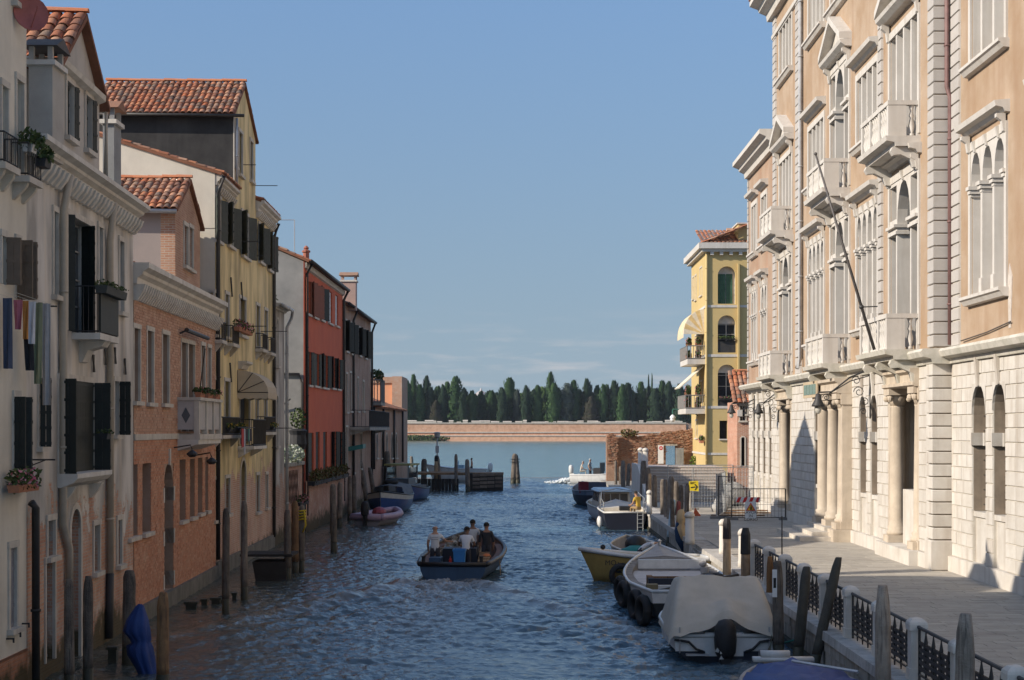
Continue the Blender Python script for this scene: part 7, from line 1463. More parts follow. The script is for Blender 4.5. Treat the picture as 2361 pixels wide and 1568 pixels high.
PL = [(160, 1335, 1600, 24, 'tall grey pile in front of the arched door of the white house', M_wood), (203, 1328, 1585, 24, 'grey round topped pile right of the arched door of the white house', M_wood), (297, 1315, 1530, 31, 'thick grey pile with flat top behind the blue tarpaulin', M_wood), (375, 1365, 1600, 29, 'brown pointed pile right of the blue tarpaulin', M_woodbrown), (520, 1172, 1412, 17.5, 'tall grey pile by the near corner of the ochre house', M_wood), (563, 1155, 1382, 16.5, 'tall slim grey pile in front of the ochre house arched door', M_wood),
 (663, 1175, 1335, 16, 'left grey pile of the group of three below the narrow house', M_wood), (680.5, 1155, 1320, 17, 'brown middle pile of the group of three below the narrow house', M_woodbrown), (695, 1165, 1317, 14, 'right pile of the group of three with a yellow rope', M_wood), (769.5, 1188, 1272, 14.5, 'short pile standing alone out in the water by the red house', M_wood), (768, 1116, 1225, 15, 'grey pile against the red house base, nearest of the row', M_wood), (783, 1112, 1213, 12, 'grey pile against the red house base, second of the row', M_wood), (806, 1098, 1200, 11, 'grey pile at the far corner of the red house', M_wood), (817, 1096, 1192, 12, 'grey pile below the grey brick house', M_wood), (848, 1062, 1165, 13, 'leaning grey pile beside the dinghy', M_wood), (866, 1078, 1160, 11, 'leaning pile behind the grey covered boat', M_wood), (893, 1040, 1142, 15, 'thick pale pile against the low brick house', M_wood), (909, 1065, 1135, 7, 'thin leaning pile against the low brick house, nearer of two', M_wood), (918, 1068, 1132, 6, 'thin leaning pile against the low brick house, farther of two', M_wood), (977, 1058, 1122, 14, 'dark pointed pile at the near end of the jetty', M_wood), (1051.5, 1047, 1130, 8, 'slim dark pile in the middle of the jetty', M_wood), (1078.5, 1059, 1133, 11, 'dark pile in front of the jetty', M_wood), (950, 1052, 1080, 8, 'short dark pile behind the yellow roofed boat', M_wood)]
for i, P in enumerate(PL): pile(*P[:5], m=P[5], lean={14: -18, 15: -14, 17: -12, 18: -10, 5: 0}.get(i, random.uniform(-2, 2)), tip=.3 if i != 8 else .15, taper=.85)
d = wd(1250); c = at(696, 1178, wd(1317)); mb = MB(); mb.smooth = True
for j in range(4): mb.tube([(c.x + .15 * math.cos(q * .7), c.y + .15 * math.sin(q * .7) - .02, c.z - .1 * j + .02 * math.sin(q)) for q in range(10)], .03, 5)
mb.tube([(c.x + .1, c.y - .16, c.z), (c.x + .16, c.y - .16, c.z - .5), (c.x + .05, c.y - .17, c.z - .75)], .035, 5)
tag(mb.build('yellow_rope', mat('yellow_rope', (.6, .42, .04), rough=.8), None), 'coil of yellow rope on the right pile of the group of three', 'rope')
# blue tarpaulin over a pile
def draped(label, px, yt, yb, prof, m, d, name='tarpaulin', folds=9, amp=.12):
    k = d / F; mb = MB(); mb.smooth = True; n = 26; rings = []
    for (t, wl, wr) in prof:
        y = yt + (yb - yt) * t; z = H + (VY - y) * k; xl, xr = (px - wl - VX) * k, (px + wr - VX) * k; cx, rx_ = (xl + xr) / 2, (xr - xl) / 2
        rings.append([(cx + rx_ * (1 + amp * math.sin(folds * 2 * math.pi * i / n + t * 3) * min(1, t * 2)) * math.cos(2 * math.pi * i / n), d + rx_ * .8 * (1 + amp * math.sin(folds * 2 * math.pi * i / n + 1 + t * 4) * min(1, t * 2)) * math.sin(2 * math.pi * i / n), z + random.uniform(-.02, .02)) for i in range(n)])
    mb.loft(rings); return tag(mb.build(name, m, None), label, 'tarpaulin')
M_blue = mat('blue_tarpaulin', (.022, .06, .22), (.016, .042, .16), rough=.55, scale=3, bump=.3)
draped('blue tarpaulin tied round a mooring pile in the left foreground', 322, 1394, 1580, [(0, 3, 5), (.03, 10, 10), (.2, 30, 20), (.33, 36, 22), (.42, 20, 24), (.47, 16, 22), (.52, 26, 26), (.62, 24, 30), (.78, 8, 36), (.9, -2, 40), (1.0, -6, 40)], M_blue, 34.5, folds=8, amp=.2)
# dolphin of two piles, lamp pile
a = pile(1183, 1046, 1114, 13, 'left pale pile of the twin mooring dolphin in the lagoon', M_wood, lean=4, group='twin mooring dolphin'); b = pile(1194, 1048, 1114, 12, 'right leaning pile of the twin mooring dolphin in the lagoon', M_wood, lean=-5, group='twin mooring dolphin')
mb = MB(); c = at(1188, 1065, wd(1114))
for z in (c.z, c.z + .25): mb.tube([(c.x + .45 * math.cos(q * .63), c.y + .35 * math.sin(q * .63), z) for q in range(11)], .03, 4)
tag(mb.build('dolphin_binding', M_iron, None), 'iron binding round the twin mooring dolphin', 'binding')
pile(1005, 1050, 1096, 11, 'pale pile carrying the navigation light behind the jetty', M_woodpale, cap=M_black, tip=.5, d=142, lean=2); pile(1015, 1052, 1094, 9, 'dark pile propping the navigation light pile', M_wood, lean=-6, d=142)
k = 142 / F; r = thing('navigation_light', 'thin grey pole with a light on top behind the jetty', 'lamp pole', ((1008 - VX) * k, 142, 2.5)); mb = MB(); x = (1008 - VX) * k; mb.tube([(x, 142, 2.4), (x, 142, H + (VY - 1006) * k)], .06, 6); mb.box(x - .15, x + .15, 141.9, 142.1, 3.0, 3.6); mb.build('pole', M_zinc, r); mb = MB(); z = H + (VY - 1004) * k; mb.lathe((x, 142, z - .25), [(.1, 0), (.22, .1), (.26, .4), (.3, .5), (.05, .56)], 8); mb.build('lamp_head', M_galv, r)
# jetty
d = wd(1130); k = d / F; X_ = lambda px: (px - VX) * k; Z_ = lambda py: H + (VY - py) * k
B = thing('timber_jetty', 'dark timber jetty with a plank crate end at the mouth of the canal', 'jetty', (X_(1060), d, 0)); M_jet = mat('dark_jetty_timber', (.045, .038, .032), (.03, .026, .022), rough=.85, scale=3, bump=.4)
px = 962
while px < 1057: mb = MB(); mb.box(X_(px), X_(px + 7.4), d - .1 + random.uniform(-.04, .04), d + .1, -1, Z_(1104)); mb.build('fender_plank', M_jet, B); px += 8
mb = MB(); mb.box(X_(1056), X_(1160), d + .12, d + 3.2, Z_(1096), Z_(1091)); mb.build('jetty_deck', M_woodbrown, B); mb = MB(); mb.box(X_(952), X_(1056), d + .12, d + 5, Z_(1095), Z_(1090.5)); mb.build('rear_beam', M_woodbrown, B)
mb = MB(); mb.box(X_(1078), X_(1090), d - .5, d + 1, -1, Z_(1091)); mb.build('crate_end', M_jet, B)
for j in range(4):
    for px in (1090, 1107, 1124, 1142):
        y = 1092.5 + j * 9 + (px - 1090) * -.05; mb = MB(); mb.box(X_(px), X_(px + 16.2), d - .55 + j * .03, d - .45 + j * .03, Z_(y + 6.2), Z_(y)); mb.build('crate_plank', mat('crate_plank', (.20, .155, .12), (.12, .095, .075), rough=.85, scale=3, bump=.4, rand=.25), B)
mb = MB(); mb.box(X_(1090), X_(1160), d - .4, d + .9, -1, Z_(1096)); mb.build('crate_core', M_jet, B)
# ---- right side piles
PR = [(1775, 1283, 1445, 17, 'slim rust brown pile behind the white covered boat', mat('rust_pile', (.24, .12, .045), (.16, .08, .035), rough=.8, scale=4, bump=.4, streak=.6), 0, None), (1795, 1293, 1525, 26, 'dark grey pile with a paper notice by the white covered boat', M_wood, -2, None), (1838, 1306, 1530, 25, 'dark leaning pile between the covered boat and the railing', mat('dark_pile', (.10, .09, .07), (.065, .058, .048), rough=.85, scale=3, bump=.5, streak=.7), 22, None), (1874, 1285, 1550, 25, 'dark strongly leaning pile in front of the railing', 'dp', 60, None)]
for i, P in enumerate(PR): pile(P[0], P[1], P[2], P[3], P[4], m=P[5] if P[5] != 'dp' else MATS['dark_pile'], lean=P[6], group='mooring piles on the right', tip=.45)
pile(2037, 1349, 1698, 38, d=27.3, label='thick pale weathered pile with chiselled tip in the right foreground', m=mat('pale_pile', (.42, .345, .27), (.27, .22, .17), rough=.9, scale=2.5, bump=.9, streak=1, grain=11, stain=(.13, .1, .08)), group='mooring piles on the right', tip=.62, lean=-2, taper=.9)
pile(2224, 1414, 1830, 46, d=22.7, label='thick grey squared pile with flat top nearest the right corner', m=mat('grey_pile', (.32, .27, .22), (.18, .15, .12), rough=.9, scale=2.5, bump=.9, streak=1, grain=11, stain=(.07, .06, .05)), group='mooring piles on the right', tip=.55, lean=2, taper=.9)
pile(1676, 1194, 1385, 19, 'pale natural pile with black painted top, farther of the pair', M_woodpale, cap=M_black, tip=.62, group='black topped piles')
pile(1719, 1217, 1415, 23, 'brown natural pile with black painted top, nearer of the pair', mat('mid_timber', (.34, .23, .14), (.22, .15, .09), rough=.85, scale=4, bump=.4, streak=.8, stain=(.1, .07, .05)), cap=M_black, tip=.72, group='black topped piles')
FR = [(1481, 1062, 1185, 15, 'dark'), (1495, 1078, 1190, 13, 'dark'), (1497, 1092, 1205, 9, 'pale'), (1509, 1095, 1205, 12, 'grey'), (1529, 1105, 1228, 13, 'grey'), (1543, 1098, 1240, 15, 'grey'), (1537, 1105, 1235, 11, 'dark'), (1560, 1110, 1228, 13, 'grey'), (1581, 1115, 1236, 12, 'dark'), (1571, 1118, 1240, 12, 'grey'), (1437, 1062, 1150, 11, 'dark'), (1446, 1068, 1146, 10, 'grey'), (1431, 1075, 1142, 9, 'dark'), (1420, 1062, 1142, 7, 'grey'), (1552, 1150, 1262, 11, 'grey'), (1579, 1180, 1285, 16, 'grey')]
seen2 = {}
for i, (px, yt, yb, w, c) in enumerate(FR):
    seen2[c] = seen2.get(c, -1) + 1
    pile(px, yt, yb, w, f'{c} mooring pile in the far right cluster, {ordn[seen2[c]]} {c} one counted along it', M_wood if c != 'pale' else M_woodpale, lean=random.uniform(-3, 5), group='far right cluster of mooring piles', tip=.3)
pile(1541, 1152, 1258, 13, 'leaning pile painted pale blue and white near the landing', mat('pale_blue_paint', (.36, .50, .56), (.46, .56, .6), rough=.6, scale=4), lean=12, group='painted piles at the landing', tip=.1)
pile(1563, 1155, 1262, 11, 'pile with a red painted band near the landing', mat('red_band_paint', (.3, .07, .05), (.25, .06, .05), rough=.6), lean=2, group='painted piles at the landing', tip=.1)
draped('tan canvas bundle tied round a mooring pile at the landing', 1571, 1175, 1245, [(0, 3, 4), (.06, 9, 7), (.2, 11, 9), (.36, 11, 10), (.46, 5, 6), (.5, 5, 6), (.6, 10, 8), (.8, 5, 11), (.95, 1, 12), (1, -2, 9)], mat('tan_canvas', (.50, .36, .20), (.42, .3, .17), rough=.85, scale=4, bump=.3), wd(1285) - .35, folds=5, amp=.24)
draped('dark blue cloth under the tan canvas bundle at the landing', 1570, 1205, 1272, [(0, 12, 9), (.3, 15, 12), (.6, 13, 13), (1, -3, 12)], mat('navy_cloth', (.02, .05, .11), rough=.7, bump=.2), wd(1285) - .1, folds=5)
c = at(1786, 1345, wd(1525) - .2); mb = MB(); mb.box(c.x - .05, c.x + .05, c.y - .02, c.y, c.z - .3, c.z + .3); mb.cur = 1; mb.box(c.x - .03, c.x + .03, c.y - .024, c.y - .021, c.z - .1, c.z + .12); tag(mb.build('paper_notice', [M_signw, M_ink], None), 'white paper notice fixed to the dark grey pile by the covered boat', 'notice')
for i, (px, y, w) in enumerate(((440, 1402, 1), (470, 1395, .5), (497, 1392, .8), (508, 1388, .3), (540, 1380, .4), (258, 1530, .6))):
    d = wd(y); c = at(px, y, d); mb = MB(); mb.box(c.x - w * .15, c.x + w * .15, d, d + .15, -.5, .16 if i != 5 else .32); mb.box(c.x - w * .2, c.x + w * .2, d - .04, d + .2, .1 if i != 5 else .3, .17 if i != 5 else .36); tag(mb.build('stump', M_wet, None), 'dark rotten stump of a pile just out of the water by the brick house', 'stump', 'rotten stumps on the left')
# landing stage under the ochre house
d = wd(1338); c = at(620, 1290, d); B = thing('landing_stage', 'dark rotten timber landing stage under the ochre house', 'landing stage', (c.x, d, 0))
for i in range(4): mb = MB(); mb.box(c.x - 1.0 + i * .02, c.x + .75, d + .15 + i * .42, d + .55 + i * .42, .78, .86); mb.build('deck_plank', M_jet, B)
mb = MB(); mb.loft([[(c.x - .3, d + .2, -1), (c.x + .55, d + .2, -1), (c.x + .55, d + .2, .6), (c.x - .6, d + .2, .6)], [(c.x - .3, d + 1.6, -1), (c.x + .55, d + 1.6, -1), (c.x + .55, d + 1.6, .6), (c.x - .6, d + 1.6, .6)]]); fixn(mb.build('support', M_jet, B))
# ================================================================== people
def person(label, M, shirt, trousers=(.05, .05, .06), skin=(.42, .24, .16), hair=(.03, .025, .02), pose=None, sleeve='short', bald=False, cap=None, s=1.0, bare=False, child=None):
    J = {'pelvis': (0, 0, .93, .135), 'spine': (0, 0, 1.13, .13), 'chest': (0, .01, 1.34, .15), 'neck': (0, .0, 1.485, .062), 'jaw': (0, .03, 1.565, .075), 'head': (0, .025, 1.655, .092), 'crown': (0, .015, 1.705, .072)}
    for q, e in (('l', -1), ('r', 1)):
        J.update({'sh' + q: (e * .18, -.0, 1.40, .072), 'el' + q: (e * .245, -.04, 1.12, .047), 'wr' + q: (e * .24, .10, .90, .032), 'ha' + q: (e * .235, .15, .83, .036), 'hi' + q: (e * .095, 0, .87, .10), 'kn' + q: (e * .11, .03, .49, .065), 'an' + q: (e * .11, -.01, .09, .045), 'to' + q: (e * .13, .14, .04, .04)})
    for k_, v in (pose or {}).items(): J[k_] = (*v, J[k_][3])
    E = [('pelvis', 'spine'), ('spine', 'chest'), ('chest', 'neck'), ('neck', 'jaw'), ('jaw', 'head'), ('head', 'crown')]
    for q in 'lr': E += [('chest', 'sh' + q), ('sh' + q, 'el' + q), ('el' + q, 'wr' + q), ('wr' + q, 'ha' + q), ('pelvis', 'hi' + q), ('hi' + q, 'kn' + q), ('kn' + q, 'an' + q), ('an' + q, 'to' + q)]
    ks = list(J); me = bpy.data.meshes.new('skel'); me.from_pydata([J[k_][:3] for k_ in ks], [(ks.index(a), ks.index(b)) for a, b in E], [])
    o = bpy.data.objects.new('skel', me); COL.objects.link(o); md = o.modifiers.new('s', 'SKIN'); md.use_smooth_shade = True
    for i, k_ in enumerate(ks): me.skin_vertices[0].data[i].radius = (J[k_][3], J[k_][3] * (.78 if k_ in ('chest', 'spine', 'pelvis') else 1)); me.skin_vertices[0].data[i].use_root = (k_ == 'pelvis')
    sb = o.modifiers.new('d', 'SUBSURF'); sb.levels = 1; sb.render_levels = 1
    dg = bpy.context.evaluated_depsgraph_get(); bme = bpy.data.meshes.new_from_object(o.evaluated_get(dg)); bpy.data.objects.remove(o)
    V = [v.co.copy() for v in bme.vertices]; Fc = [tuple(p.vertices) for p in bme.polygons]; mi = []
    def dist(p, a, b): a, b = Vector(a[:3]), Vector(b[:3]); d_ = b - a; t = max(0, min(1, (p - a).dot(d_) / max(d_.length_squared, 1e-9))); return (p - a - d_ * t).length - (J['x'][3] if 0 else 0), t
    for f in Fc:
        c = sum((V[i] for i in f), Vector()) / len(f); best = min(E, key=lambda e: dist(c, J[e[0]], J[e[1]])[0] - .5 * (J[e[0]][3] + J[e[1]][3])); t = dist(c, J[best[0]], J[best[1]])[1]; b_ = best[1]
        if b_ in ('spine', 'chest', 'shl', 'shr'): m_ = 0 if bare else 1
        elif b_ == 'neck': m_ = 1 if t < .45 and not bare else 0
        elif b_[:2] == 'el': m_ = 0 if bare or (sleeve == 'short' and t > .62) else 1
        elif b_[:2] == 'wr': m_ = 1 if sleeve == 'long' else 0
        elif b_[:2] in ('hi', 'kn', 'an'): m_ = 2
        elif b_[:2] == 'to': m_ = 3
        else: m_ = 0
        mi.append(m_)
    mb = MB(); mb.smooth = True; mb.v = [tuple(v) for v in V]; mb.f = Fc; mb.mi = mi; mb.sm = [True] * len(Fc); mb.cur = 0
    H_ = Vector(J['head'][:3]); up = (Vector(J['crown'][:3]) - Vector(J['jaw'][:3])).normalized(); fw = Vector((0, 1, 0)); fw = (fw - up * fw.dot(up)).normalized(); sd = up.cross(fw)
    mb.ball(H_ + fw * .10 - up * .03, .014, .022, .022, 6, 4)
    for e in (-1, 1): mb.ball(H_ + sd * e * .092 - up * .02, .012, .02, .03, 6, 4)
    mb.cur = 4
    for e in (-1, 1): mb.ball(H_ + fw * .083 + sd * e * .035 + up * .005, .011, .008, .009, 6, 4)
    mb.cur = 0
    for q in 'lr':
        w_, h_ = Vector(J['wr' + q][:3]), Vector(J['ha' + q][:3]); d_ = (h_ - w_).normalized(); s_ = d_.cross(Vector((1, 0, 0)) if abs(d_.x) < .8 else Vector((0, 1, 0))).normalized(); n_ = d_.cross(s_)
        for i, L_ in enumerate((.062, .074, .07, .056)): p = h_ + s_ * (-.027 + i * .018) + d_ * .02; mb.tube([p, p + d_ * L_ * .6, p + d_ * L_ * .9 + n_ * L_ * .4], [.010, .009, .007], 5)
        p = w_ + d_ * .04 + s_ * .03; mb.tube([p, p + s_ * .03 + d_ * .025, p + s_ * .035 + d_ * .055], [.011, .01, .008], 5)
    mb.v = [tuple(M @ (Vector(v) * s)) for v in mb.v]
    cm = lambda nm, c: mat(nm + '_%d_%d_%d' % tuple(int(x * 100) for x in c), c, tuple(x * .85 for x in c), rough=.85, scale=5, bump=.1)
    p = mb.build('person', [cm('skin', skin), cm('shirt', shirt), cm('trousers', trousers), cm('shoes', (.05, .04, .04)), cm('eyes', (.02, .02, .02))]); tag(p, label, 'person')
    if not bald or cap:
        hb = MB(); hb.smooth = True; rings = []
        for j in range(6):
            a = j / 5 * 1.62; rr = .104 * math.sin(a + .02) + .004; rings.append([H_ + up * (.115 * math.cos(a) + .012) + (sd * math.cos(t * math.pi / 7) * .95 + fw * (math.sin(t * math.pi / 7) * 1.05)) * rr * (1 if math.sin(t * math.pi / 7) < .3 or a < 1.15 else .93) - fw * .012 for t in range(14)])
        hb.loft(rings)
        if cap: hb.loft([[H_ + fw * .08 + sd * e * .07 + up * .035 for e in (-1, 0, 1)], [H_ + fw * .17 + sd * e * .05 + up * .02 for e in (-1, 0, 1)]], False)
        hb.v = [tuple(M @ (Vector(v) * s)) for v in hb.v]; hb.build('cap' if cap else 'hair', cm('cap' if cap else 'hair', cap or hair), p)
    return p
# ================================================================== boats
def hull(L, W, hs, hm, hb, tw=.75, p=2.2, floor=.12, draft=.35, rake=.35, full=.35):
    def w(t):
        a = W / 2 * (tw + (1 - tw) * min(1, t / full) ** .8); 
        return a if t < .5 else a * max(.012, 1 - ((t - .5) / .5) ** p)
    def h(t): return hs + (hm - hs) * min(1, t / .4) if t < .4 else hm + (hb - hm) * ((t - .4) / .6) ** 2
    st = [i / 18 for i in range(19)]
    def ring(t, o=0, zf=None):
        ww, hh = max(.01, w(t) - o), h(t); y = t * L
        P_ = []
        for q, f in ((1, 1), (.97, .62), (.9, .25), (.7, -.0)):
            z = hh * f if f > 0 else -.06; P_.append((ww * q, y + rake * (t ** 6) * (hh * f / max(hh, .1)), z))
        k = [(-a, b, c) for a, b, c in P_]; return k + [(0, y - .1 * t, -draft * (1 - t ** 4))] + P_[::-1]
    return w, h, st, ring
def boat(name, label, pos, head, L, W, hs, hm, hb, mh, mt=None, mr=None, md=None, band=.32, floor=.12, tw=.75, p=2.2, foredeck=.0, rake=.35, group=None, cat='boat', railr=.05):
    """open boat: shell, upper band, gunwale, floor, optional fore deck"""
    M = Matrix.Translation(pos) @ Matrix.Rotation(head, 4, 'Z'); R = thing(name, label, cat, pos, group); w, h, st, ring = hull(L, W, hs, hm, hb, tw, p, floor, .35, rake)
    def put(mb, nm, m, par=None): mb.v = [tuple(M @ Vector(v)) for v in mb.v]; return mb.build(nm, m, par or R)
    mb = MB(); mb.smooth = True; mb.loft([ring(t) for t in st], False); mb.smooth = False; mb.poly(ring(0)); 
    hu = put(mb, 'hull', mh)
    mb = MB(); mb.smooth = True; mb.loft([[(x * .965, y, z) for x, y, z in ring(t, .04)][::-1] for t in st], False); mb.smooth = False; put(mb, 'inner_skin', md or mh)
    if mt:
        mb = MB(); e = .014
        for s_ in (-1, 1):
            mb.loft([[(s_ * (w(t) + e), t * L + rake * t ** 6, h(t)), (s_ * (w(t) * (1 - .03 * band / .38) + e), t * L + rake * t ** 6 * (1 - band), h(t) * (1 - band))] for t in st], False)
        mb.quad((-w(0) - e, -.012, hs), (w(0) + e, -.012, hs), (w(0) * .98 + e, -.012, hs * (1 - band)), (-w(0) * .98 - e, -.012, hs * (1 - band))); put(mb, 'topside_band', mt)
    mb = MB(); mb.smooth = True; ls = [(-w(t), t * L + rake * t ** 6, h(t)) for t in st]; rs = [(w(t), t * L + rake * t ** 6, h(t)) for t in st]
    mb.tube(ls, railr, 6); mb.tube(rs, railr, 6); mb.tube([ls[0], rs[0]], railr, 6); put(mb, 'gunwale', mr or M_black)
    mb = MB(); fq = lambda t: .66 + .8 * min(.25, floor / h(t)) + .1 * max(0, floor / h(t) - .25); mb.loft([[(-w(t) * fq(t), t * L, floor), (w(t) * fq(t), t * L, floor)] for t in st[:-1]], False); put(mb, 'floor', md or mh)
    if foredeck:
        mb = MB(); ff = [t for t in st if t >= 1 - foredeck]; mb.loft([[(-w(t), t * L + rake * t ** 6, h(t) - .015), (0, t * L + rake * t ** 6, h(t) + .07), (w(t), t * L + rake * t ** 6, h(t) - .015)] for t in ff], False); t = ff[0]; mb.poly([(-w(t), t * L, h(t) - .015), (0, t * L, h(t) + .07), (w(t), t * L, h(t) - .015), (w(t) * .93, t * L, floor), (-w(t) * .93, t * L, floor)]); put(mb, 'fore_deck', md or mh)
    return R, M, put, w, h
def paint(n, c, r=.4, st=0): return mat(n, c, tuple(x * .8 for x in c), rough=r, scale=2.5, bump=.06, streak=st, spec=.45)
P_blue = paint('work_boat_blue', (.035, .075, .14), .5, .6); P_white = paint('boat_white', (.62, .61, .58), .35, .2); P_navy = paint('boat_navy', (.010, .013, .026), .55); P_yellow = paint('boat_yellow', (.40, .27, .08), .45, .3); P_blk = paint('boat_black', (.016, .016, .018), .4); P_deck = paint('deck_grey', (.36, .34, .32), .7, .3); P_cream = paint('deck_cream', (.58, .53, .44), .5)
def motor(R, put, y=-.25, z=.55, s=1.0, c=M_black, tilt=0):
    mb = MB(); mb.smooth = True; mb.loft([[(x * s, y + yy * s, z + zz * s) for x, yy in ((-.16, -.22), (.16, -.22), (.2, .0), (.16, .26), (-.16, .26), (-.2, 0))] for zz in (0, .0)]) if 0 else mb.lathe((0, y, z), [(.13 * s, 0), (.18 * s, .08 * s), (.20 * s, .30 * s), (.18 * s, .54 * s), (.12 * s, .64 * s), (.03 * s, .67 * s)], 10); mo = put(mb, 'outboard_motor', c)
    mb = MB(); mb.box(-.07 * s, .07 * s, y - .1 * s, y + .1 * s, z - .75 * s, z); mb.box(-.10 * s, .10 * s, y + .05, y + .3 * s, z - .25 * s, z); o = put(mb, 'motor_leg', c, mo)
    mb = MB()
    for k in range(3): a = k * 2.09; mb.hexa([(.0, y - .16 * s, z - .7 * s), (.12 * s * math.cos(a), y - .2 * s, z - .7 * s + .12 * s * math.sin(a)), (.12 * s * math.cos(a + .5), y - .17 * s, z - .7 * s + .12 * s * math.sin(a + .5)), (.02, y - .14 * s, z - .68 * s), (.0, y - .17 * s, z - .7 * s), (.12 * s * math.cos(a), y - .21 * s, z - .7 * s + .12 * s * math.sin(a)), (.12 * s * math.cos(a + .5), y - .18 * s, z - .7 * s + .12 * s * math.sin(a + .5)), (.02, y - .15 * s, z - .68 * s)])
    put(mb, 'propeller', M_zinc, mo)
def tyre(label, p, ax, r=.32, t=.1, group='tyre fenders'):
    ax = Vector(ax).normalized(); a = ax.cross(Vector((0, 0, 1))).normalized() if abs(ax.z) < .9 else Vector((1, 0, 0)); b = ax.cross(a); mb = MB(); mb.smooth = True; n, k = 18, 8; rings = []
    for i in range(n):
        t_ = 2 * math.pi * i / n; c = Vector(p) + (a * math.cos(t_) + b * math.sin(t_)) * r; o = (a * math.cos(t_) + b * math.sin(t_)); rings.append([c + o * t * math.cos(2 * math.pi * j / k) + ax * t * 1.2 * math.sin(2 * math.pi * j / k) for j in range(k)])
    rings.append(rings[0]); mb.loft(rings, True, False); return tag(mb.build('tyre_fender', mat('tyre_rubber', (.02, .02, .02), (.035, .034, .033), rough=.7, bump=.2), None), label, 'tyre', group)
# -- blue work boat with four men
PB = Vector((-2.42, 55.3, 0)); HB = -math.radians(3.2)
R, M, put, w, h = boat('work_boat', 'battered blue steel work boat under way with four men and a load of rubbish', PB, HB, 8.6, 2.8, .54, .56, 1.15, P_blue, None, P_blk, mat('rusty_deck', (.16, .09, .07), (.10, .07, .06), rough=.8, scale=4), tw=.8, p=3.2, floor=.02, railr=.085, foredeck=.16)
mb = MB(); mb.box(-.95, .95, .02, .5, .40, .46); put(mb, 'stern_deck', MATS['rusty_deck']); mb = MB()
for s_ in (-1, 1): mb.loft([[(s_ * w(t), t * 8.6, h(t) - .02), (s_ * (w(t) - .3), t * 8.6, h(t) - .02)] for t in [i / 18 for i in range(15)]], False)
put(mb, 'side_deck', MATS['rusty_deck'])
for x in (-1.0, .95): mb = MB(); mb.lathe((x, .15, .5), [(.06, 0), (.06, .25), (.075, .27), (.075, .31)], 8); put(mb, 'bollard', M_black)
def onboat(x, y, z=0): return M @ Vector((x, y, z))
def item(name, label, f, m, cat, group=None): mb = MB(); f(mb); mb.v = [tuple(M @ Vector(v)) for v in mb.v]; return tag(fixn(mb.build(name, m, None)), label, cat, group)
P_bin = mat('bin_blue', (.05, .22, .52), rough=.45, bump=.02, var=.2)
item('plastic_bin', 'bright blue plastic bin standing at the stern of the work boat', lambda b: (b.loft([[(x * q + .18, y * q + .55, z) for x, y in ((-.2, -.2), (.2, -.2), (.2, .2), (-.2, .2))] for q, z in ((.82, .42), (1, .95), (1.1, .95), (1.1, 1.02), (.98, 1.02), (.9, .6))])), P_bin, 'bin')
item('steel_box', 'blue steel engine box at the left stern of the work boat', lambda b: b.box(-.85, -.45, .4, 1.2, .1, .72), P_blue, 'box'); item('engine_cover', 'dark blue engine cover amidships on the work boat', lambda b: b.hexa([(-.6, 1.6, .05), (.75, 1.6, .05), (.75, 2.6, .05), (-.6, 2.6, .05), (-.5, 1.65, .95), (.65, 1.65, .95), (.65, 2.5, .95), (-.5, 2.5, .95)]), P_navy, 'engine cover')
for i in range(6): item('plank', 'rough timber plank stacked on the right side of the work boat', lambda b, i=i: b.hexa([(.75, .9 + i * .12, .50 + i * .035), (1.15, 1.0 + i * .1, .50 + i * .035), (1.05, 2.5, .55 + i * .04), (.7, 2.5, .55 + i * .04), (.75, .9 + i * .12, .53 + i * .035), (1.15, 1.0 + i * .1, .53 + i * .035), (1.05, 2.5, .58 + i * .04), (.7, 2.5, .58 + i * .04)]), M_woodbrown if i % 2 else M_woodpale, 'plank', 'timber on the work boat')
item('orange_sack', 'crumpled orange sack on the right side deck of the work boat', lambda b: b.ball((1.0, 1.75, .68), .16, .28, .1, 9, 5), mat('orange_sack', (.5, .15, .05), bump=.4), 'sack')
item('red_bottle', 'small red bottle beside the blue bin on the work boat', lambda b: b.lathe((-.12, .42, .46), [(.06, 0), (.06, .2), (.02, .27), (.02, .32)], 8), mat('red_plastic', (.5, .04, .03), rough=.4), 'bottle')
item('rail_tire', 'dark hose coil on the stern deck of the work boat', lambda b: [b.tube([(-.55 + .2 * math.cos(k * .6), .3 + .12 * math.sin(k * .6), .5 + .004 * k) for k in range(22)], .02, 5)], M_black, 'hose')
rj = random.Random(9); M_junk = piecemat('rubbish', [(.24, .20, .15), (.42, .37, .29), (.13, .11, .095), (.50, .46, .39), (.18, .15, .11)], bump=.5)
mb = MB()
for i in range(120):
    x, y = max(-1, min(.8, rj.gauss(-.15, .45))), max(2.5, min(5, 3.6 + rj.gauss(0, .7))); z = .3 + max(0, .95 - abs(x + .1) * .8 - abs(y - 3.6) * .45) * rj.random() ** .5 + .1; s_ = rj.uniform(.12, .36); A = Matrix.Translation((x, y, z)) @ Matrix.Rotation(rj.uniform(0, 6), 4, (rj.random(), rj.random(), rj.random() + .1)) @ Matrix.Diagonal((s_, s_ * rj.uniform(.5, 1.6), s_ * rj.uniform(.15, .8), 1))
    mb.add([A @ Vector(q) for q in ((-.5, -.5, -.5), (.5, -.5, -.5), (.5, .5, -.5), (-.5, .5, -.5), (-.5, -.5, .5), (.5, -.5, .5), (.5, .5, .5), (-.5, .5, .5))], [(3, 2, 1, 0), (4, 5, 6, 7), (0, 1, 5, 4), (1, 2, 6, 5), (2, 3, 7, 6), (3, 0, 4, 7)])
put(mb, 'rubbish_heap', M_junk); hp = bpy.data.objects['rubbish_heap']; hp.parent = None; hp.matrix_basis = Matrix(); tag(hp, 'heap of brown boards and broken boxes piled in the middle of the work boat', 'rubbish heap'); hp['kind'] = 'stuff'
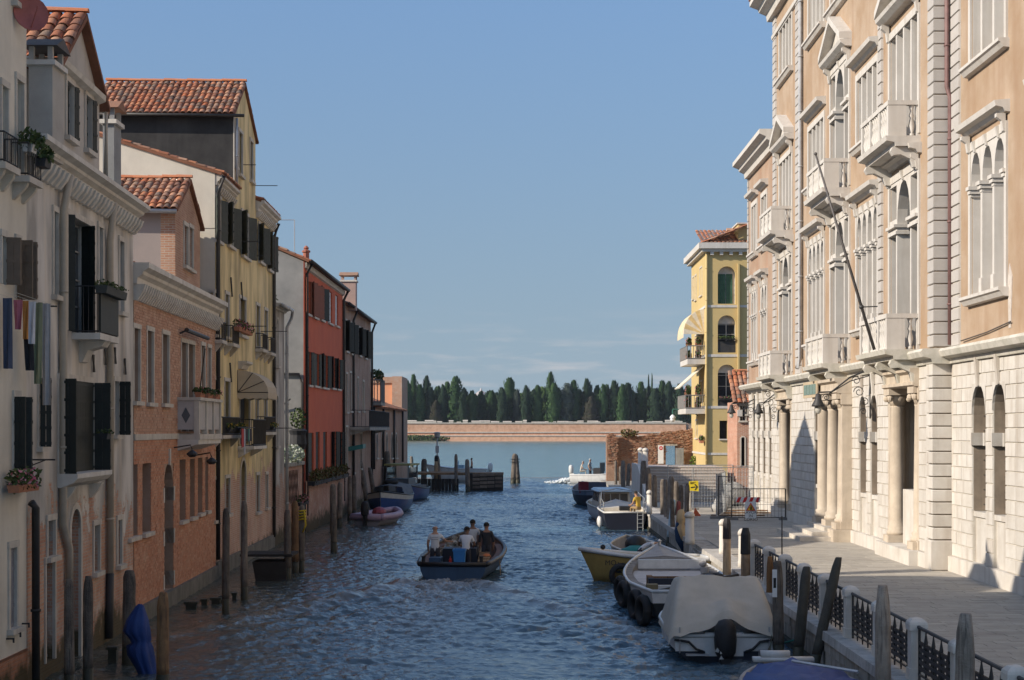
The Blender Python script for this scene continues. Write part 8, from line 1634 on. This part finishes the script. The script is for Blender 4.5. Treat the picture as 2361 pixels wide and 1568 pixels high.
mb = MB(); mb.tube([M @ Vector((w(.3), 2.6, .66)), M @ Vector((w(.3) + .04, 2.6, .3)), M @ Vector((w(.3) + .06, 2.55, -.05))], .018, 6); tag(mb.build('rope', M_woodpale, None), 'brown rope hanging over the right side of the work boat', 'rope')
WH = (.66, .65, .64)
def pm(x, y, z, yaw): return M @ Matrix.Translation((x, y, z)) @ Matrix.Rotation(yaw, 4, 'Z')
tl = {'elr': (.36, .12, 1.18), 'wrr': (.50, .34, 1.17), 'har': (.56, .42, 1.16)}
person('bald man in a white printed shirt steering at the left stern of the work boat', pm(-.72, 1.15, .04, .05), WH, bald=True, pose=tl)
lean = {'chest': (0, .10, 1.33), 'neck': (0, .17, 1.46), 'jaw': (0, .22, 1.53), 'head': (0, .24, 1.62), 'crown': (0, .24, 1.68), 'shl': (-.18, .1, 1.38), 'shr': (.18, .1, 1.38), 'elr': (.28, .18, 1.12), 'wrr': (.22, .36, 1.05), 'har': (.2, .44, 1.04), 'ell': (-.28, .18, 1.12), 'wrl': (-.2, .38, 1.05), 'hal': (-.18, .46, 1.04)}
person('dark haired man in a white shirt leaning forward beside the blue bin', pm(.32, 1.35, -.02, -.05), WH, pose=lean, skin=(.2, .12, .08))
person('tallest man in a white shirt standing behind the leaning man on the work boat', pm(.42, 2.9, .12, .1), (.60, .59, .58), pose={'elr': (.26, .05, 1.12), 'wrr': (.2, .2, .95), 'har': (.18, .26, .9)}, skin=(.22, .13, .09))
person('man in a dark vest standing at the right of the work boat', pm(.92, 2.75, .03, .15), (.03, .03, .033), sleeve='none', skin=(.36, .19, .12))
mb = MB(); q = pm(-.72, 1.15, .04, .05)
for j in range(2): mb.add([q @ Vector(v) for v in ((-.11, -.155, 1.33 - j * .07), (.11, -.155, 1.33 - j * .07), (.11, -.155, 1.345 - j * .07), (-.11, -.155, 1.345 - j * .07))], [(0, 1, 2, 3)])
o = mb.build('shirt_print', mat('print_grey', (.2, .2, .22)), [x for x in bpy.data.objects if x.get('label', '').startswith('bald man')][0])
# -- white covered motor boat
P2 = Vector((4.38, 36.2, 0)); R, M, put, w, h = boat('covered_boat', 'white motor boat under a pale canvas cover with a black outboard motor at its stern', P2, 0, 5.2, 2.35, .55, .62, .8, P_navy, P_white, P_white, P_white, band=.62, floor=.2, tw=.92)
mb = MB(); mb.box(-.42, .42, -.02, .16, .1, .62); put(mb, 'motor_well', P_white); motor(R, put, y=-.22, z=.10, s=1.25)
mb = MB()
for k in range(3): a = k * 2.09 + .5; mb.loft([[(-.1 + .02 * math.cos(a + 1.6), -.36 - q, .22 + .02 * math.sin(a + 1.6)), (-.1 + .15 * math.cos(a - .35), -.38 - q, .22 + .15 * math.sin(a - .35)), (-.1 + .15 * math.cos(a + .35), -.34 - q, .22 + .15 * math.sin(a + .35))] for q in (0, .012)])
mb.lathe((-.1, -.37, .18), [(.02, 0), (.045, .03), (.04, .08), (.02, .1)], 8); put(mb, 'raised_propeller', P_white)
mb = MB(); mb.smooth = True; n = 15; rings = []; prof = [(-.12, 1.19, .60, 0), (-.02, 1.18, .78, 0), (.4, 1.10, 1.16, 0), (.9, 1.0, 1.55, 0), (1.12, .955, 1.72, 0), (1.15, .95, 1.74, 0), (1.2, .945, 1.742, 0), (1.3, .94, 1.73, 0), (2.6, .92, 1.62, 0), (3.9, .7, 1.15, 0), (5.1, .2, .85, 0)]
M_cover = mat('cover_canvas', (.50, .45, .37), (.43, .385, .315), rough=.9, scale=1.8, bump=.25, streak=.2, stain=(.34, .29, .23))
py_ = sorted({*[p[0] for p in prof], *[i * .16 for i in range(33)]}); n = 33
for y in py_:
    hw, zt = (float(np.interp(y, [p[0] for p in prof], [p[k] for p in prof])) for k in (1, 2)); r_ = []
    for i in range(n):
        s_ = -1 + 2 * i / (n - 1); a = abs(s_); x = s_ * hw; z = zt - (0 if a < .92 else (a - .92) * 1.4) - .05 * (1 - a) * (y > 1.2)
        q = noise.noise(Vector((x * 2.2 + y, x * .8 - y * 1.1, 3))); q2 = noise.noise(Vector((x * 5 - y * 2, y * 1.6 + x, 8))); z += .05 * q + .025 * q2
        if y <= .45: z += .36 * math.exp(-((x - .05) / .34) ** 2) * max(0, min(1, 1 - (y - .0) / .9)) - .05 * math.cos(s_ * 7)
        r_.append((x, y + .04 * q2, z))
    lo = .52 if y > .1 else min(.56, r_[0][2] - .12); lo2 = .52 if y > .1 else min(.56, r_[-1][2] - .12)
    ww = max(hw, min(1.2, 1.2 * (1 - max(0, y - 2.8) / 2.6)))
    rings.append([(-ww - .03, y, lo)] + r_ + [(ww + .03, y, lo2)])
mb.loft(rings, False); cv = put(mb, 'canvas_cover', M_cover)
mb = MB(); mb.smooth = True
for s_ in (-1, 1): mb.tube([(s_ * .45, -.06, .20), (s_ * .62, -.07, .26), (s_ * .78, -.07, .42), (s_ * 1.1, -.05, .47)], .03, 6)
put(mb, 'stern_trim', M_black); mb = MB()
for s_ in (-1, 1): mb.tube([(s_ * .98, -.06, .18), (s_ * .98, -.08, .75)], .014, 5)
mb.box(-.85, -.35, -.2, -.02, .13, .16); mb.tube([(.75, -.1, .02), (.75, -.12, .26), (1.05, -.12, .26), (1.05, -.1, .02)], .014, 5); put(mb, 'stern_fittings', M_zinc)
mb = MB(); a = M @ Vector((.95, -.25, .05)); mb.hexa([a + Vector(q) for q in ((-.12, 0, 0), (.02, 0, 0), (.02, .02, 0), (-.12, .02, 0), (0, 0, .3), (.04, 0, .32), (.04, .02, .32), (0, .02, .3))]); mb.tube([a, a + Vector((.06, 0, .55))], .012, 5); tag(mb.build('flag', mat('faded_flag', (.08, .12, .09), (.2, .12, .08)), None), 'small furled flag at the stern of the white covered boat', 'flag')
mb = MB(); mb.smooth = True; mb.tube([M @ Vector((1.1, .4, .62)), M @ Vector((1.35, .3, .35)), M @ Vector((1.7, .3, .45))], .022, 5); tag(mb.build('teal_rope', mat('teal_rope', (.06, .24, .2)), None), 'teal mooring rope of the white covered boat', 'rope')
# -- black and white cargo boat
P3 = Vector((4.5, 42.9, 0)); R, M, put, w, h = boat('cargo_boat', 'long black and white timber cargo boat with boarded deck and tyres along its side', P3, math.radians(.5), 11.2, 2.95, .86, .70, 1.25, P_blk, P_white, P_white, P_deck, band=.36, floor=.15, tw=.80, p=2.4, foredeck=.22)
for i in range(14): mb = MB(); y = 3.4 + i * .36; t = y / 11.2; mb.box(-w(t) * .80, w(t) * .80, y, y + .34, .60 + random.uniform(0, .02), .68); put(mb, 'deck_board', mat('deck_board', (.50, .48, .46), (.42, .4, .38), rough=.7, scale=3, bump=.15, rand=.1))
for i in range(22): 
    for s_ in (-1, 1): mb = MB(); y = 1.2 + i * .36; t = y / 11.2; mb.hexa([(s_ * (w(t) - .02), y, h(t) - .05), (s_ * (w(t) - .24), y, h(t) - .05), (s_ * (w(t) - .24), y + .1, h(t) - .05), (s_ * (w(t) - .02), y + .1, h(t) - .05), (s_ * (w(t) - .02), y, h(t) + .03), (s_ * (w(t) - .24), y, h(t) + .03), (s_ * (w(t) - .24), y + .1, h(t) + .03), (s_ * (w(t) - .02), y + .1, h(t) + .03)]); put(mb, 'rib', P_deck)
for y, z0, z1, m_ in ((3.0, .62, .98, M_woodbrown), (2.7, .55, .95, P_navy)): mb = MB(); mb.box(-1.05, 1.35, y, y + .1, z0, z1); mb.box(-1.05, -.9, y + .1, y + .5, z0, z1); put(mb, 'cross_board', m_)
mb = MB(); mb.box(-1.2, 1.35, 2.35, 2.65, .5, .78); put(mb, 'bench', P_white); mb = MB(); mb.tube([(-1.0, .6, .8), (.2, 1.2, .98), (1.3, 1.8, 1.12)], .055, 6); put(mb, 'oar', P_blk); mb = MB(); mb.lathe((.5, 1.6, .7), [(.09, 0), (.09, .35), (.14, .38), (.14, .46), (.02, .48)], 10); put(mb, 'tiller_post', P_blk); mb = MB(); mb.box(-1.25, -.95, .9, 1.25, .5, .95); put(mb, 'stern_box', mat('old_box', (.2, .17, .1)))
mb = MB(); mb.box(-.9, 1.2, 8.3, 8.5, .75, 1.02); put(mb, 'fore_bulkhead', P_white); mb = MB(); mb.lathe((0, 11.0, 1.28), [(.05, 0), (.05, .12), (.08, .14), (.02, .2)], 8); put(mb, 'bow_post', M_zinc)
for i, y in enumerate((.45, 1.75, 4.3, 5.6)): t = y / 11.2; tyre(('black tyre at the stern quarter of the cargo boat', 'second black tyre from the stern of the cargo boat', 'third black tyre along the cargo boat', 'foremost black tyre on the side of the cargo boat')[i], M @ Vector((-w(t) - .15, y, .32 + .02 * i)), (1, .3, 0), r=.3 + .02 * (i < 2), t=.105, group='tyre fenders of the cargo boat')
tyre('tyre lying flat on the right deck of the cargo boat', M @ Vector((1.05, 5.6, .72)), (0, 0, 1), .28, .09); mb = MB(); a = M @ Vector((.95, 6.5, .62)); mb.lathe(a, [(.1, 0), (.14, .3), (.13, .32)], 10); mb.ball(a + Vector((-.05, 0, .42)), .12, .12, .1, 8, 5); tag(mb.build('bucket', P_deck, None), 'small bucket with rags on the right deck of the cargo boat', 'bucket')
# -- yellow boat lying across
P4 = Vector((6.2, 56.1, 0)); R, M, put, w, h = boat('yellow_boat', 'yellow hulled boat with white rail and painted letters pointing out into the canal', P4, math.radians(98), 3.9, 1.8, .70, .78, 1.05, P_yellow, None, P_white, P_cream, tw=.9, p=4.5, floor=.3, rake=.5, railr=.075)
mb = MB(); mb.hexa([(-w(.5) - .0, 1.3, .27), (-w(.5) + .15, 1.3, .27), (-w(.84) + .15, 3.3, .29), (-w(.84) - .0, 3.3, .29), (-w(.5) - .0, 1.3, .33), (-w(.5) + .15, 1.3, .33), (-w(.84) + .15, 3.3, .35), (-w(.84) - .0, 3.3, .35)]); put(mb, 'rub_strake', P_blk)
tyre('large tyre hanging on the side of the yellow boat', M @ Vector((-w(.82) - .13, 3.15, .22)), (.1, -.9, 0), .32, .1); 
mb = MB(); c = M @ Vector((0, 3.6, 1.1)); mb.ball(c, .09); tag(mb.build('mooring_buoy', M_black, None), 'small black fender on the bow of the yellow boat', 'fender')
t_ = signtext('MO170', .24, (0, 0, 0), M_ink, R, 'hull_lettering'); d_ = M @ Vector((-w(.84) - .04, 3.3, .55)); t_.matrix_basis = Matrix.Translation(d_) @ Matrix.Rotation(math.radians(98 - 90 - 8), 4, 'Z') @ Matrix.Rotation(math.radians(84), 4, 'X')
# -- small white boat with dark covered motor and teal sheet
P5 = Vector((4.5, 62.2, 0)); R, M, put, w, h = boat('small_white_boat', 'small white open boat with a dark covered motor behind the yellow boat', P5, math.radians(4), 4.6, 1.9, .5, .52, .75, P_white, None, P_cream, P_deck, tw=.85, floor=.15)
mb = MB(); mb.smooth = True; mb.ball(at(1466, 1256, 62), .42, .35, .36, 10, 7); put_ = mb.build('motor_cover', mat('dark_cover', (.03, .032, .035), rough=.4, bump=.4), R)
mb = MB(); mb.smooth = True; mb.ball(at(1468, 1280, 60.6), .68, .6, .36, 12, 7); mb.v = [(a + random.uniform(-.02, .02), b, c + random.uniform(-.02, .02)) for a, b, c in mb.v]; tag(mb.build('tarpaulin', mat('teal_tarpaulin', (.02, .2, .18), rough=.6, bump=.3), None), 'teal tarpaulin bundle between the cargo boat bow and the small white boat', 'tarpaulin')
q = at(1502, 1268, 59.5); Mb = Matrix.Translation((q.x - .1, q.y, .1)) @ Matrix.Rotation(-math.pi / 2, 4, 'Z')
person('man in a white shirt bending low at the bow of the cargo boat', Mb, WH, bald=True, pose={'pelvis': (0, -.35, .62), 'spine': (0, -.15, .74), 'chest': (0, .08, .85), 'neck': (0, .24, .86), 'jaw': (0, .32, .83), 'head': (0, .40, .83), 'crown': (0, .45, .84), 'shl': (-.18, .1, .84), 'shr': (.18, .1, .84), 'ell': (-.22, .3, .62), 'wrl': (-.2, .55, .58), 'hal': (-.2, .63, .57), 'elr': (.22, .3, .62), 'wrr': (.2, .55, .58), 'har': (.2, .63, .57), 'hil': (-.1, -.35, .58), 'hir': (.1, -.35, .58), 'knl': (-.12, -.05, .35), 'knr': (.12, -.05, .35), 'anl': (-.12, -.3, .09), 'anr': (.12, -.3, .09), 'tol': (-.12, -.15, .04), 'tor': (.12, -.15, .04)})
# -- navy motor boat with white deck and yellow shirted man
P6 = Vector((5.08, 83.4, 0)); R, M, put, w, h = boat('navy_motor_boat', 'navy blue motor boat with white deck and bow rail, stern towards the viewer', P6, math.radians(1), 6.2, 2.35, .85, .9, 1.2, P_navy, None, P_white, P_cream, tw=.9, floor=.55, foredeck=.55)
mb = MB(); mb.smooth = True
for s_ in (-1, 1): mb.tube([(s_ * 1.05, .3, 1.3), (s_ * 1.12, 1.6, 1.5), (s_ * .95, 4.0, 1.75), (0, 6.1, 1.85)], .022, 5); [mb.tube([(s_ * w(t) * .95, t * 6.2, h(t)), (s_ * w(t) * .95, t * 6.2, 1.28 + .55 * t)], .018, 5) for t in (.1, .35, .6, .8)]
put(mb, 'rail', M_galv); mb = MB(); mb.smooth = True
for s_, y in ((-1, .3), (-1, 1.0), (1, .3)): mb.ball((s_ * 1.25, y, .35), .13, .13, .28, 8, 6)
put(mb, 'fender', P_white); mb = MB(); [mb.tube([(x, -.05, -.1), (x, -.05, .95)], .02, 4) for x in (.62, .9)]; [mb.tube([(.62, -.05, z), (.9, -.05, z)], .018, 4) for z in (.1, .3, .5, .7)]; put(mb, 'ladder', M_galv); mb = MB(); mb.box(-.2, .45, .8, 1.5, .9, 1.12); put(mb, 'hatch', M_black)
sit = {'pelvis': (0, 0, .46), 'spine': (0, .04, .66), 'chest': (0, .10, .87), 'neck': (0, .14, 1.0), 'jaw': (0, .18, 1.08), 'head': (0, .2, 1.17), 'crown': (0, .2, 1.23), 'shl': (-.18, .1, .93), 'shr': (.18, .1, .93), 'ell': (-.25, .16, .66), 'wrl': (-.2, .36, .58), 'hal': (-.19, .44, .57), 'elr': (.25, .16, .66), 'wrr': (.2, .36, .58), 'har': (.19, .44, .57), 'hil': (-.1, 0, .42), 'hir': (.1, 0, .42), 'knl': (-.13, .42, .46), 'knr': (.13, .42, .46), 'anl': (-.13, .42, .09), 'anr': (.13, .42, .09), 'tol': (-.14, .56, .04), 'tor': (.14, .56, .04)}
person('man in a yellow shirt sitting on the navy motor boat', M @ Matrix.Translation((.72, .5, .62)) @ Matrix.Rotation(.7, 4, 'Z'), (.52, .34, .05), trousers=(.3, .2, .1), pose=sit)
# -- white cabin taxi
P7 = Vector((5.0, 90.2, 0)); R, M, put, w, h = boat('cabin_boat', 'white cabin boat with pale blue roof and dark side windows', P7, math.radians(3), 8.2, 2.4, .75, .8, 1.05, P_white, None, P_cream, P_cream, tw=.85, floor=.4, foredeck=.3)
mb = MB(); mb.hexa([(-.95, .6, .6), (.95, .6, .6), (.95, 4.6, .6), (-.95, 4.6, .6), (-.82, .8, 1.62), (.82, .8, 1.62), (.82, 4.2, 1.62), (-.82, 4.2, 1.62)]); put(mb, 'cabin', P_cream); mb = MB(); mb.hexa([(-.98, .5, 1.62), (.98, .5, 1.62), (.98, 4.5, 1.62), (-.98, 4.5, 1.62), (-.85, .6, 1.74), (.85, .6, 1.74), (.85, 4.3, 1.74), (-.85, 4.3, 1.74)]); put(mb, 'cabin_roof', paint('pale_blue_roof', (.42, .54, .62), .4))
for a, b in ((-.72, -.26), (-.2, .24), (.3, .72)): mb = MB(); mb.quad((a, .66, 1.08), (b, .66, 1.08), (b, .755, 1.5), (a, .755, 1.5)); put(mb, 'cabin_window', M_glass)
for i in range(4):
    for s_ in (-1, 1): mb = MB(); y = .95 + i * .85; mb.quad((s_ * .90, y, 1.05), (s_ * .90, y + .7, 1.05), (s_ * .845, y + .7, 1.5), (s_ * .845, y, 1.5)); put(mb, 'side_window', M_glass)
# -- dark blue boat beyond, white boat with two men, left side boats
R, M, put, w, h = boat('dark_blue_boat', 'dark blue boat with grey cover moored beyond the white cabin boat', Vector((4.75, 108.5, 0)), math.radians(5), 7.5, 2.3, 1.0, .9, 1.35, P_navy, paint('slate_blue', (.10, .15, .22)), paint('slate_grey', (.18, .2, .24)), P_deck, band=.3, tw=.6, floor=.3)
mb = MB(); mb.hexa([(-.5, 2.0, .6), (1.0, 2.0, .6), (.95, 6, .6), (-.5, 6, .6), (-.4, 2.2, 1.5), (.9, 2.2, 1.5), (.8, 5.8, 1.4), (-.3, 5.8, 1.4)]); put(mb, 'cover', mat('slate_cover', (.09, .1, .13), rough=.8, bump=.3)); mb = MB(); mb.box(-1.0, -.4, 1.2, 2.0, .8, 1.55); put(mb, 'fuel_box', mat('dark_red_box', (.22, .03, .04)))
R, M, put, w, h = boat('white_motor_boat', 'white motor boat heading in from the lagoon with two men aboard', Vector((4.6, 154, 0)), math.radians(-118), 5.8, 2.1, .8, .85, 1.25, P_white, None, P_white, P_white, tw=.85, floor=.3, foredeck=.3, rake=.6)
mb = MB(); mb.box(-.45, .45, 2.2, 2.9, .4, 1.45); mb.box(-.5, .5, 2.9, 2.96, 1.1, 1.95); put(mb, 'console', P_blk); motor(R, put, y=-.3, z=.9, s=1.2, c=P_white)
person('man in pale clothes sitting at the stern of the incoming white motor boat', M @ Matrix.Translation((-.4, .5, .62)) @ Matrix.Rotation(.5, 4, 'Z'), (.5, .45, .38), trousers=(.4, .36, .3), pose=sit, hair=(.3, .28, .26), s=1.12)
person('man in a cap standing at the console of the incoming white motor boat', M @ Matrix.Translation((.1, 1.7, .35)), (.45, .42, .38), cap=(.4, .38, .34), s=1.1)
mb = MB(); rf = random.Random(4)
for _ in range(260): a = rf.random() ** 1.5; p = Vector((4.4 - 2.2 * a + rf.gauss(0, .25), 154.4 + 1.0 * a + rf.gauss(0, .5), .02 + (.5 * (1 - a)) * rf.random())); s_ = .06 + .1 * rf.random(); mb.ball(p, s_, s_, s_ * .7, 5, 3)
o = mb.build('foam', mat('foam_white', (.75, .78, .78), rough=.9), None, 'stuff'); tag(o, 'white foam of the wake behind the incoming white motor boat', 'foam')
P_lb = paint('launch_blue', (.03, .07, .20), .35)
R, M, put, w, h = boat('blue_launch', 'blue and cream launch with a grey folded cover moored at the left houses', Vector((-8.1, 105.8, 0)), math.radians(176), 7.2, 2.6, 1.0, 1.0, 1.35, P_lb, P_cream, P_blk, P_deck, band=.28, tw=.7, floor=.4, p=2.4)
mb = MB(); mb.smooth = True; mb.loft([[(x * .95, y, z) for x, z in ((-1.1, .95), (-.9, 1.5), (0, 1.65 + .04 * math.sin(y * 4)), (.9, 1.5), (1.1, .95))] for y in (.4, 1.5, 2.6, 3.6, 4.4)], False); put(mb, 'folded_cover', mat('grey_cover', (.17, .17, .17), (.12, .12, .12), rough=.85, bump=.5)); tyre('tyre on top of the blue launch cover', M @ Vector((0, 3.2, 1.78)), (0, 0, 1), .35, .12)
R, M, put, w, h = boat('small_blue_boat', 'small dark blue boat moored beyond the blue launch', Vector((-7.75, 121.8, 0)), math.radians(172), 5.8, 2.1, .8, .8, 1.2, P_lb, None, P_blk, P_deck, tw=.7, floor=.35); mb = MB(); mb.box(-.7, .7, 1, 3.5, .7, 1.0); put(mb, 'cover', MATS['grey_cover']); mb = MB(); mb.box(-.3, .15, 5.6, 5.75, .6, .75); put(mb, 'number_plate', P_white)
R, M, put, w, h = boat('inflatable_dinghy', 'red and pale inflatable dinghy with a dark outboard moored at the red house', Vector((-8.35, 87.0, 0)), math.radians(-16), 3.9, 1.75, .42, .42, .62, paint('dinghy_grey', (.3, .27, .27)), None, paint('dinghy_lilac', (.40, .28, .34), .5), paint('dinghy_red', (.28, .04, .05), .5), tw=.9, floor=.2, railr=.2, p=3); motor(R, put, y=-.25, z=.5, s=1.15)
mb = MB(); mb.ball(M @ Vector((.1, 1.6, .6)), .4, .6, .3, 10, 6); tag(mb.build('red_bag', MATS['dinghy_red'], None), 'red bag lying in the inflatable dinghy', 'bag')
R, M, put, w, h = boat('speedboat', 'white speedboat moored behind the timber jetty', Vector((-3.6, 158, 0)), math.radians(84), 5.2, 2.0, 1.2, 1.25, 1.65, P_white, None, P_white, P_white, tw=.85, floor=.5, foredeck=.4, rake=.8); mb = MB(); mb.box(-.5, .5, 2.2, 2.8, .6, 1.6); mb.box(-.45, .45, 2.8, 2.84, 1.6, 2.0); put(mb, 'console', paint('pale_blue_console', (.3, .45, .55))); motor(R, put, y=-.3, z=1.0, s=1.2, c=P_white)
person('bare backed man standing in the white speedboat behind the jetty', M @ Matrix.Translation((0, 1.5, .5)), (.4, .2, .12), bare=True, skin=(.42, .2, .12))
R, M, put, w, h = boat('yellow_roofed_boat', 'grey boat with a pale yellow cabin roof at the near end of the jetty', Vector((-9.0, 128, 0)), math.radians(170), 6, 2.2, .8, .8, 1.2, paint('dull_grey_boat', (.14, .15, .16)), None, P_blk, P_deck, tw=.8, floor=.35); mb = MB(); [mb.tube([(x, y, .8), (x, y, 2.3)], .06, 5) for x in (-.85, .85) for y in (.8, 3.6)]; mb.box(-.8, .8, 1, 3.4, .8, 1.3); put(mb, 'cabin_frame', MATS['dull_grey_boat']); mb = MB(); mb.box(-1.0, 1.0, .6, 3.8, 2.3, 2.42); put(mb, 'cabin_roof', mat('dull_yellow_roof', (.36, .32, .12), rough=.7)); mb = MB(); [mb.quad((s_ * .84, 1, 1.35), (s_ * .84, 3.4, 1.35), (s_ * .84, 3.4, 2.15), (s_ * .84, 1, 2.15)) for s_ in (-1, 1)]; put(mb, 'cabin_window', M_glass)
# -- boat with blue tarpaulin, bottom right
R, M, put, w, h = boat('tarpaulin_boat', 'boat under a bright blue tarpaulin at the bottom edge beside the quay', Vector((4.95, 27.2, 0)), 0, 4.6, 2.1, .5, .5, .62, P_blk, None, P_deck, P_deck, tw=.9, floor=.2)
mb = MB(); mb.smooth = True; rr = random.Random(2); rings = []
for j in range(11):
    y = -.1 + j * .40; hw = w(min(1, y / 4.6 if y > 0 else 0)) + .06; rings.append([(hw * s_, y, (.40 if abs(s_) == 1 else .56 + .16 * (1 - s_ * s_) + .06 * math.sin(j * 1.9 + s_ * 6) + rr.uniform(-.03, .03))) for s_ in (-1, -.85, -.6, -.35, -.1, .15, .4, .65, .88, 1)])
mb.loft(rings, False); put(mb, 'tarpaulin_cover', M_blue); mb = MB(); mb.smooth = True; mb.box(-.6, .55, 4.1, 4.35, .66, .74); mb.box(-.45, .1, 4.15, 4.3, .74, .86); put(mb, 'bow_fender', P_white); mb = MB(); mb.tube([(.0, 3.3, .8), (1.0, 2.2, .76)], .03, 5); put(mb, 'boat_hook', P_white)

mb = MB(); k = 84 / F; X_ = lambda px: (px - VX) * k; Z_ = lambda py: H + (VY - py) * k; mb.tube([(X_(679), 84, Z_(580)), (X_(679), 84, Z_(507))], .02, 4); mb.tube([(X_(679), 84, Z_(507)), (X_(636), 84, Z_(507))], .018, 4); tag(mb.build('antenna', M_zinc, None), 'thin bent aerial standing on the red house roof', 'antenna')
# ================================================================== air
mb = MB(); mb.box(-1150, 1150, -20, 1000, -4, 31); hz_ = mb.build('haze', [], None, 'stuff'); hm2 = bpy.data.materials.new('haze'); hm2.use_nodes = True; t = hm2.node_tree; t.nodes.clear(); a = t.nodes.new('ShaderNodeOutputMaterial'); b = t.nodes.new('ShaderNodeVolumePrincipled')
b.inputs['Color'].default_value = (.80, .88, 1, 1); b.inputs['Density'].default_value = .00006; t.links.new(b.outputs[0], a.inputs['Volume']); hz_.data.materials.append(hm2)
tag(hz_, 'thin pale haze in the air over the canal and lagoon', 'haze')
